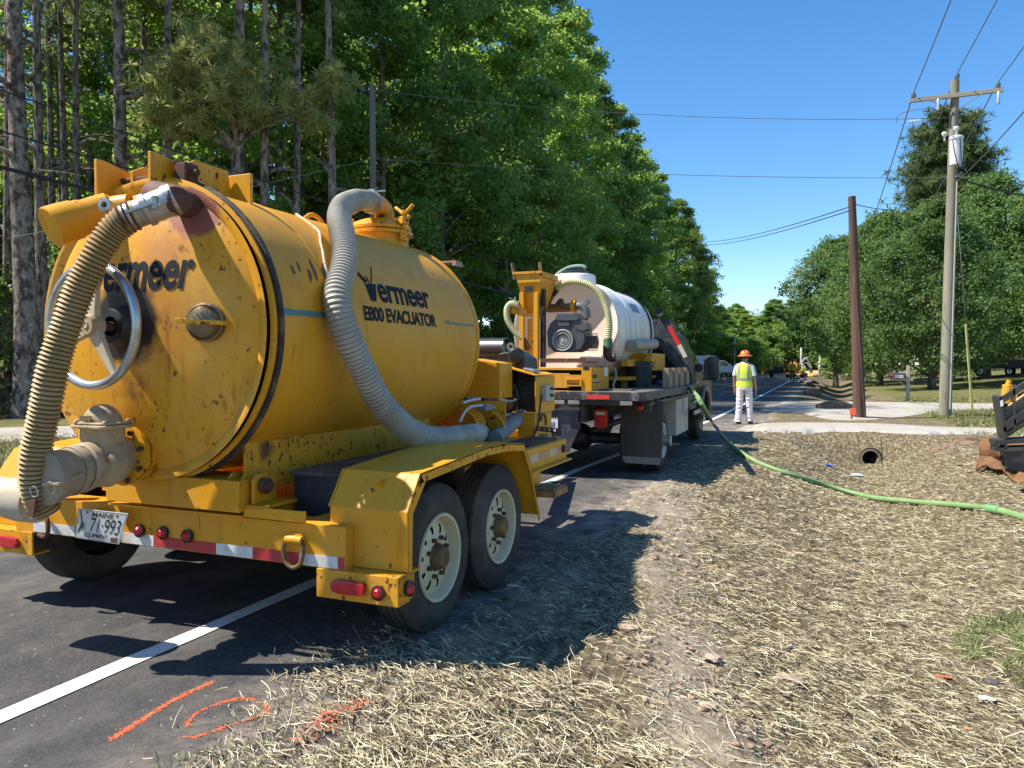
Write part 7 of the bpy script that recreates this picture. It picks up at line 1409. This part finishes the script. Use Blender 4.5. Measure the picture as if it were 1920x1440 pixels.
for k in range(14): u, v = 1882+random.random()*60, 848+random.random()*34; m.ball(dp(u, v, DY+random.random()*.4), random.uniform(.03,.08), 8, 6); m.bar(dp(u, v, DY+.2), dp(u+random.uniform(-15,15), v+random.uniform(-12,12), DY+random.random()*.4), .03, .03)
m.prism([dp(1880,846), dp(1960,844), dp(1960,895), dp(1890,880)], (0,.2,0)); build(m, 'chain_drive', m_blk, DR)
m = M(); p = dp(1889, 735, DY+.25); m.cyl(p+Vector((0,0,-.14)), p+Vector((0,0,.09)), .07, .055, n=14); m.cyl(p+Vector((.0,0,.08)), p+Vector((.02,0,.14)), .03, n=10); m.box(p.x-.02, p.x+.10, p.y-.05, p.y+.05, p.z-.10, p.z+.06); build(m, 'yellow_fitting', m_yel, DR, bevel=.008)
m = M(); m.cyl(dp(1905,735,DY+.3), dp(1903,722,DY+.3), .02, n=8); build(m, 'lever', m_drk2, DR)
# brown drag mat folded on the straw
mt_ = mat('rust_brown_mat', (.27,.135,.062), .9, spec=.2, layers=[((.13,.07,.04), 4, .42, .62, None, .8), ((.36,.21,.12), 9, .55, .72, None, .5)], bump=(12,1,.05))
m = M(); U = 22; W = 14; vs = []
A0, A1, B0_, B1_ = ong(1828, 886), ong(2010, 930), ong(1850, 862), ong(2010, 880)
A0 = ong(1829, 890); B0_ = ong(1846, 868)
for i in range(U+1):
    for k in range(W+1):
        s, t = i/U, k/W; p = A0.lerp(A1, s).lerp(B0_.lerp(B1_, s), t); zz = gz(p.x, p.y)+.03+.10*math.sin(math.pi*min(1,t*1.15))*(1-.35*s)+.05*math.sin(s*9+t*4)+.03*math.sin(s*23+t*9)+.02*random.random()+(.05*(1-t)*max(0,math.sin(s*5))); vs.append((p.x, p.y, zz))
m.add(vs, [(i*(W+1)+k, (i+1)*(W+1)+k, (i+1)*(W+1)+k+1, i*(W+1)+k+1) for i in range(U) for k in range(W)], 0, True); mo = build(m, 'ground_mat', mt_, None, base=tuple(A0)); sd_ = mo.modifiers.new('thickness', 'SOLIDIFY'); sd_.thickness = .02; tag(mo, 'rust brown heavy mat spread on the straw under the drill rig', 'mat')
m = M(); a, b = ong(1850, 868), ong(1990, 878); ax_ = (b-a).normalized(); pr = []
for i in range(40): q = i/39*9.5; r = .21-.010*q; pr.append((r, q))
side = Vector((-ax_.y, ax_.x, 0)); V = [a+Vector((0,0,.20))+side*(r*math.cos(q))+Vector((0,0,r*math.sin(q))) for r, q in pr]; vs = V+[v+ax_*1.3+Vector((0,0,-.04)) for v in V]; m.add(vs, [(i, i+1, 41+i-0 if False else 40+i+1, 40+i) for i in range(39)], 0, True)
ro_ = build(m, 'rolled_mat', mt_, None, base=tuple(a)); sd_ = ro_.modifiers.new('thickness', 'SOLIDIFY'); sd_.thickness = .015; tag(ro_, 'loosely rolled brown mat lying behind the flat mat', 'mat')
a, b = ong(1796, 873), ong(1842, 879); m = M(); m.bar(a+Vector((0,0,.03)), b+Vector((0,0,.05)), .06, .035); tag(build(m, 'wooden_stake', m_stk, None, bevel=.006, base=tuple(a)), 'pale wooden stake lying on the straw left of the rolled mat', 'stake')
# ================================================================ FAR VEHICLES AND CREW GEAR
def car(name, label, cat, prof, wid, wheels, col, glass, loc, rz, wr=.36, rimc=None, extra=None):
    root = thing(name, label, cat, (0,0,0)); m = M(); m.prism([(-wid/2, y, z) for y, z in prof], (wid,0,0)); build(m, 'body', col, root, bevel=.07, seg=3)
    for gp in glass:
        for s in (-1, 1): m = M(); m.prism([(s*(wid/2+.004), y, z) for y, z in gp], (-s*.008,0,0)); build(m, 'side_window', m_gls, root)
    for y in wheels:
        for s in (-1, 1):
            w_ = bpy.data.objects.new('wheel', None); C.objects.link(w_); w_.parent = root; WO[w_.name] = Vector((0,0,0)); o = Vector((s*(wid/2+.01), y, wr)); m = M(); m.lathe(o, (-s,0,0), [(.02,wr*.62),(.0,wr*.75),(.01,wr*.95),(.03,wr),(.2,wr),(.22,wr*.9)], 28); build(m, 'tyre', m_rub, w_)
            m = M(); m.lathe(o, (-s,0,0), [(.01,wr*.66),(.04,wr*.6),(.05,wr*.1),(.03,.001)], 20)
            for k in range(6): q = k/6*6.283; d = Vector((0, math.cos(q), math.sin(q))); m.bar(o+d*.04, o+d*wr*.6, .05, .03)
            build(m, 'rim', rimc or m_steel, w_)
    if extra: extra(root)
    root.location = loc; root.rotation_euler = (0,0,rz); return root
m_wcar = mat('white_car_paint', (.72,.73,.75), .25, coat=.5); m_dcar = mat('dark_car_paint', (.010,.012,.016), .4, spec=.3); m_alloy = mat('silver_alloy', (.62,.62,.62), .3, .5)
pk = [(-2.9,.55),(-2.9,1.12),(-.75,1.14),(-.70,1.82),(-.55,1.88),(.75,1.88),(1.55,1.25),(2.75,1.12),(2.92,.9),(2.92,.5)]
x, y, z = pol3(1341, 84)
def pk_ex(r):
    m = M(); m.box(-.75,.75,2.93,2.95,.62,.98); build(m, 'grille', m_blk, r); m = M(); m.prism([(-.8,.80,1.83),(.8,.80,1.83),(.86,1.50,1.28),(-.86,1.50,1.28)],(0,.012,.012)); build(m, 'windscreen', m_gls, r)
    for s in (-1,1): m = M(); m.box(s*.98-.16, s*.98+.02*s, 2.80, 2.945, .86, 1.05); build(m, 'headlight', m_white, r)
car('pickup_truck', 'white pickup truck across the road beyond the cones', 'pickup truck', pk, 2.0, (-1.85,1.95), m_wcar, [[(-.55,1.25),(-.5,1.75),(.1,1.75),(.1,1.25)],[(.2,1.25),(.2,1.75),(.7,1.75),(1.2,1.28)]], (x,y,.0), R_(-62), .40, m_alloy, pk_ex)
x, y, z = pol3(1322, 92); vb_ = [(-2.6,.5),(-2.6,2.5),(1.0,2.5),(1.5,1.6),(2.4,1.25),(2.5,.5)]
car('van', 'white van mostly hidden behind the truck mirror', 'van', vb_, 2.0, (-1.6,1.6), m_wcar, [[(.3,1.5),(.3,2.2),(.9,2.2),(1.25,1.5)]], (x,y,.0), R_(-62))
sv_ = [(-2.4,.50),(-2.45,1.0),(-2.3,1.68),(-2.0,1.76),(.45,1.74),(1.1,1.18),(2.2,1.08),(2.42,.85),(2.42,.48)]
x, y = polar(1866, 50); z = gz(x, y)
car('dark_car', 'dark parked car with silver wheels, under the pear trees at the right edge', 'car', sv_, 1.85, (-1.55,1.55), m_dcar, [[(-2.1,1.1),(-2.0,1.62),(-.6,1.64),(-.6,1.1)],[(-.5,1.1),(-.5,1.64),(.4,1.62),(.85,1.12)]], (x,y,z), R_(90+22), .34, m_alloy)
m_cone = mat('orange_cone', (.82,.09,.03), .5); m_cb = mat('white_cone_band', (.75,.74,.72), .4)
def cone(p, lab):
    m = M(); m.box(p[0]-.19,p[0]+.19,p[1]-.19,p[1]+.19,p[2],p[2]+.035); m.lathe(p, (0,0,1), [(.036,.15),(.25,.11),(.25,.112),(.38,.085),(.38,.083),(.72,.025),(.72,.001)], 18, mil=[0,0,1,0,0,0]); c = build(m, 'traffic_cone', [m_cone, m_cb], None, base=p); return tag(c, lab, 'traffic cone', 'orange traffic cones along the lane')
c0 = cone((0,0,0), 'orange traffic cone in front of the white pickup')
for i, (u, dist, lab) in enumerate([(1357.5,58,'orange traffic cone standing in front of the white pickup'),(1329,52,'orange traffic cone half hidden beside the truck mirror'),(1415,92,'far orange traffic cone just right of the near person'),(1430,92,'farthest right orange traffic cone left of the roller tractor')]):
    o = c0 if i == 0 else copy_tree(c0); x, y = polar(u, dist); o.location = (x, y, .005); o.scale = (1,1,1) if i < 2 else (1.15,)*3; o['label'] = lab
# second vacuum trailer, far off
x, y, z = pol3(1489, 79); V2 = thing('vacuum_trailer', 'second yellow vacuum trailer far down the road among the crew', 'trailer', (x, y, 0))
m = M(); m.lathe((x, y, 1.15), (0,1,0), [(-.18,.001),(-.15,.3),(-.06,.58),(0,.64),(0,.66),(1.9,.66),(2.05,.5),(2.1,.001)], 32); t2 = build(m, 'tank', m_yel, V2); m = M(); m.torus((x,y-.02,1.15),(0,1,0),.67,.02,32,6); m.tube(spline([(x+.1,y-.2,1.85),(x+.35,y-.45,1.6),(x+.45,y-.5,1.1),(x+.25,y-.4,.6)],6),.06,8); build(m, 'hose', m_blk, V2)
m = M(); m.box(x-.8,x+.8,y-.1,y+2.6,.42,.55); build(m, 'frame', m_yel, V2); m = M()
for s in (-1,1): m.cyl((x+s*.62,y+1,.36),(x+s*.86,y+1,.36),.36,n=20)
tag(build(m, 'wheel', m_rub, V2), kind='stuff'); m = M(); m.bar((x+.1,y-.1,1.8),(x+.1,y-.1,2.02),.2,.1); m.bar((x-.3,y+.3,1.78),(x-.3,y+.3,1.95),.1,.1); build(m, 'hinge', m_rust, V2)
# canopy tractor
x, y, z = pol3(1461, 82); CT = thing('roller_tractor', 'yellow and black tractor with a flat canopy on posts, far down the road', 'tractor', (x, y, 0))
m = M(); m.box(x-.5,x+.5,y-.5,y+1.6,.55,1.15); m.box(x-.75,x-.3,y-1.1,y-.5,.45,.9); build(m, 'body', m_blk, CT, bevel=.05); m = M(); m.box(x-.42,x+.42,y-.52,y+.5,1.16,1.35); m.box(x-.98,x-.55,y-.85,y-.75,.8,1.5); build(m, 'hood', mat('dull_yellow', (.42,.27,.06), .6), CT, bevel=.04)
m = M(); m.box(x-.95,x+1.0,y-.7,y+1.2,2.26,2.34); build(m, 'canopy', mat('tan_canopy', (.32,.25,.14), .7), CT, bevel=.02)
for dx in (-.8,.8):
    for dy_ in (-.5,1.0): m = M(); m.bar((x+dx*.7,y+dy_,1.0),(x+dx*.7,y+dy_,2.26),.08,.08); build(m, 'canopy_post', m_hub if dy_ < 0 else m_blk, CT)
for dx in (-.95,.75):
    for yy, r in ((-.2,.5),(1.4,.36)): m = M(); m.cyl((x+dx,y+yy,r),(x+dx+.28,y+yy,r),r,n=20); m.cyl((x+dx-.005,y+yy,r),(x+dx+.285,y+yy,r),r*.5,n=16); build(m, 'wheel', m_rub, CT)
m = M(); m.cyl((x-.25,y+.9,1.35),(x-.25,y+.9,2.9),.04,n=8); build(m, 'exhaust_stack', m_blk, CT)
# excavator
x, y, z = pol3(1500, 86); EX = thing('mini_excavator', 'pale grey excavator with its arm bent down to the right, behind the far yellow tank', 'excavator', (x, y, z)); m_exw = mat('pale_excavator', (.55,.55,.54), .5)
ep = lambda u, v: at(u, v, y=y)
m = M(); m.box(x-.7,x+.6,y-.3,y+.9,z+.55,z+1.3); build(m, 'house', m_exw, EX, bevel=.05); m = M(); m.box(x-.8,x-.4,y-1,y+1.2,z,z+.5); m.box(x+.4,x+.8,y-1,y+1.2,z,z+.5); build(m, 'track', m_blk, EX, bevel=.1)
m = M(); m.bar(ep(1497,686), ep(1509,672), .22, .2); m.bar(ep(1508,672), ep(1515,671), .2, .2); build(m, 'boom', m_exw, EX, bevel=.02); m = M(); m.bar(ep(1513,672), ep(1522,690), .2, .17); build(m, 'stick', mat('dirty_grey_steel', (.28,.26,.23), .6), EX); m = M(); m.bar(ep(1499,681), ep(1513,680), .09, .09); m.bar(ep(1513,680), ep(1519,689), .08, .08); build(m, 'hydraulic_ram', m_exw, EX); m = M(); m.prism([ep(1519,689), ep(1525,692), ep(1523,700), ep(1517,698)], (0,.5,0)); build(m, 'bucket', m_hub, EX, bevel=.03)
# yellow pipe and straw heap by the crew
a = [ong(u, v) for u, v in ((1508,706),(1520,707),(1533,706),(1545,703))]; m = M(); m.tube(spline([q+Vector((0,0,.14)) for q in a], 6), .13, 10); tag(build(m, 'yellow_pipe', mat('yellow_pipe_plastic', (.70,.52,.14), .5), None, base=tuple(a[0])), 'yellow flexible pipe lying on the ground by the far crew', 'pipe')
p = ong(1529, 703); m = M(); m.ball((p.x,p.y+1.5,p.z), 1.1, 20, 10, sc=(2.2,1.0,.55)); tag(build(m, 'straw_heap', mat('golden_straw_heap', (.52,.38,.17), .95, layers=[((.30,.2,.09), 8, .45, .7, None, .7)], bump=(12,.8,.05)), None, base=tuple(p)), 'heap of golden straw and dirt beside the far excavator', 'straw heap', kind=None)
m = M(); p = ong(1504, 706); m.lathe((p.x,p.y,p.z), (0,0,1), [(0,.22),(.5,.2),(.9,.13),(.92,.001)], 16); tag(build(m, 'barrel', mat('cream_barrel', (.66,.58,.38), .6), None, base=tuple(p)), 'cream coloured barrel at the roadside by the far crew', 'barrel')
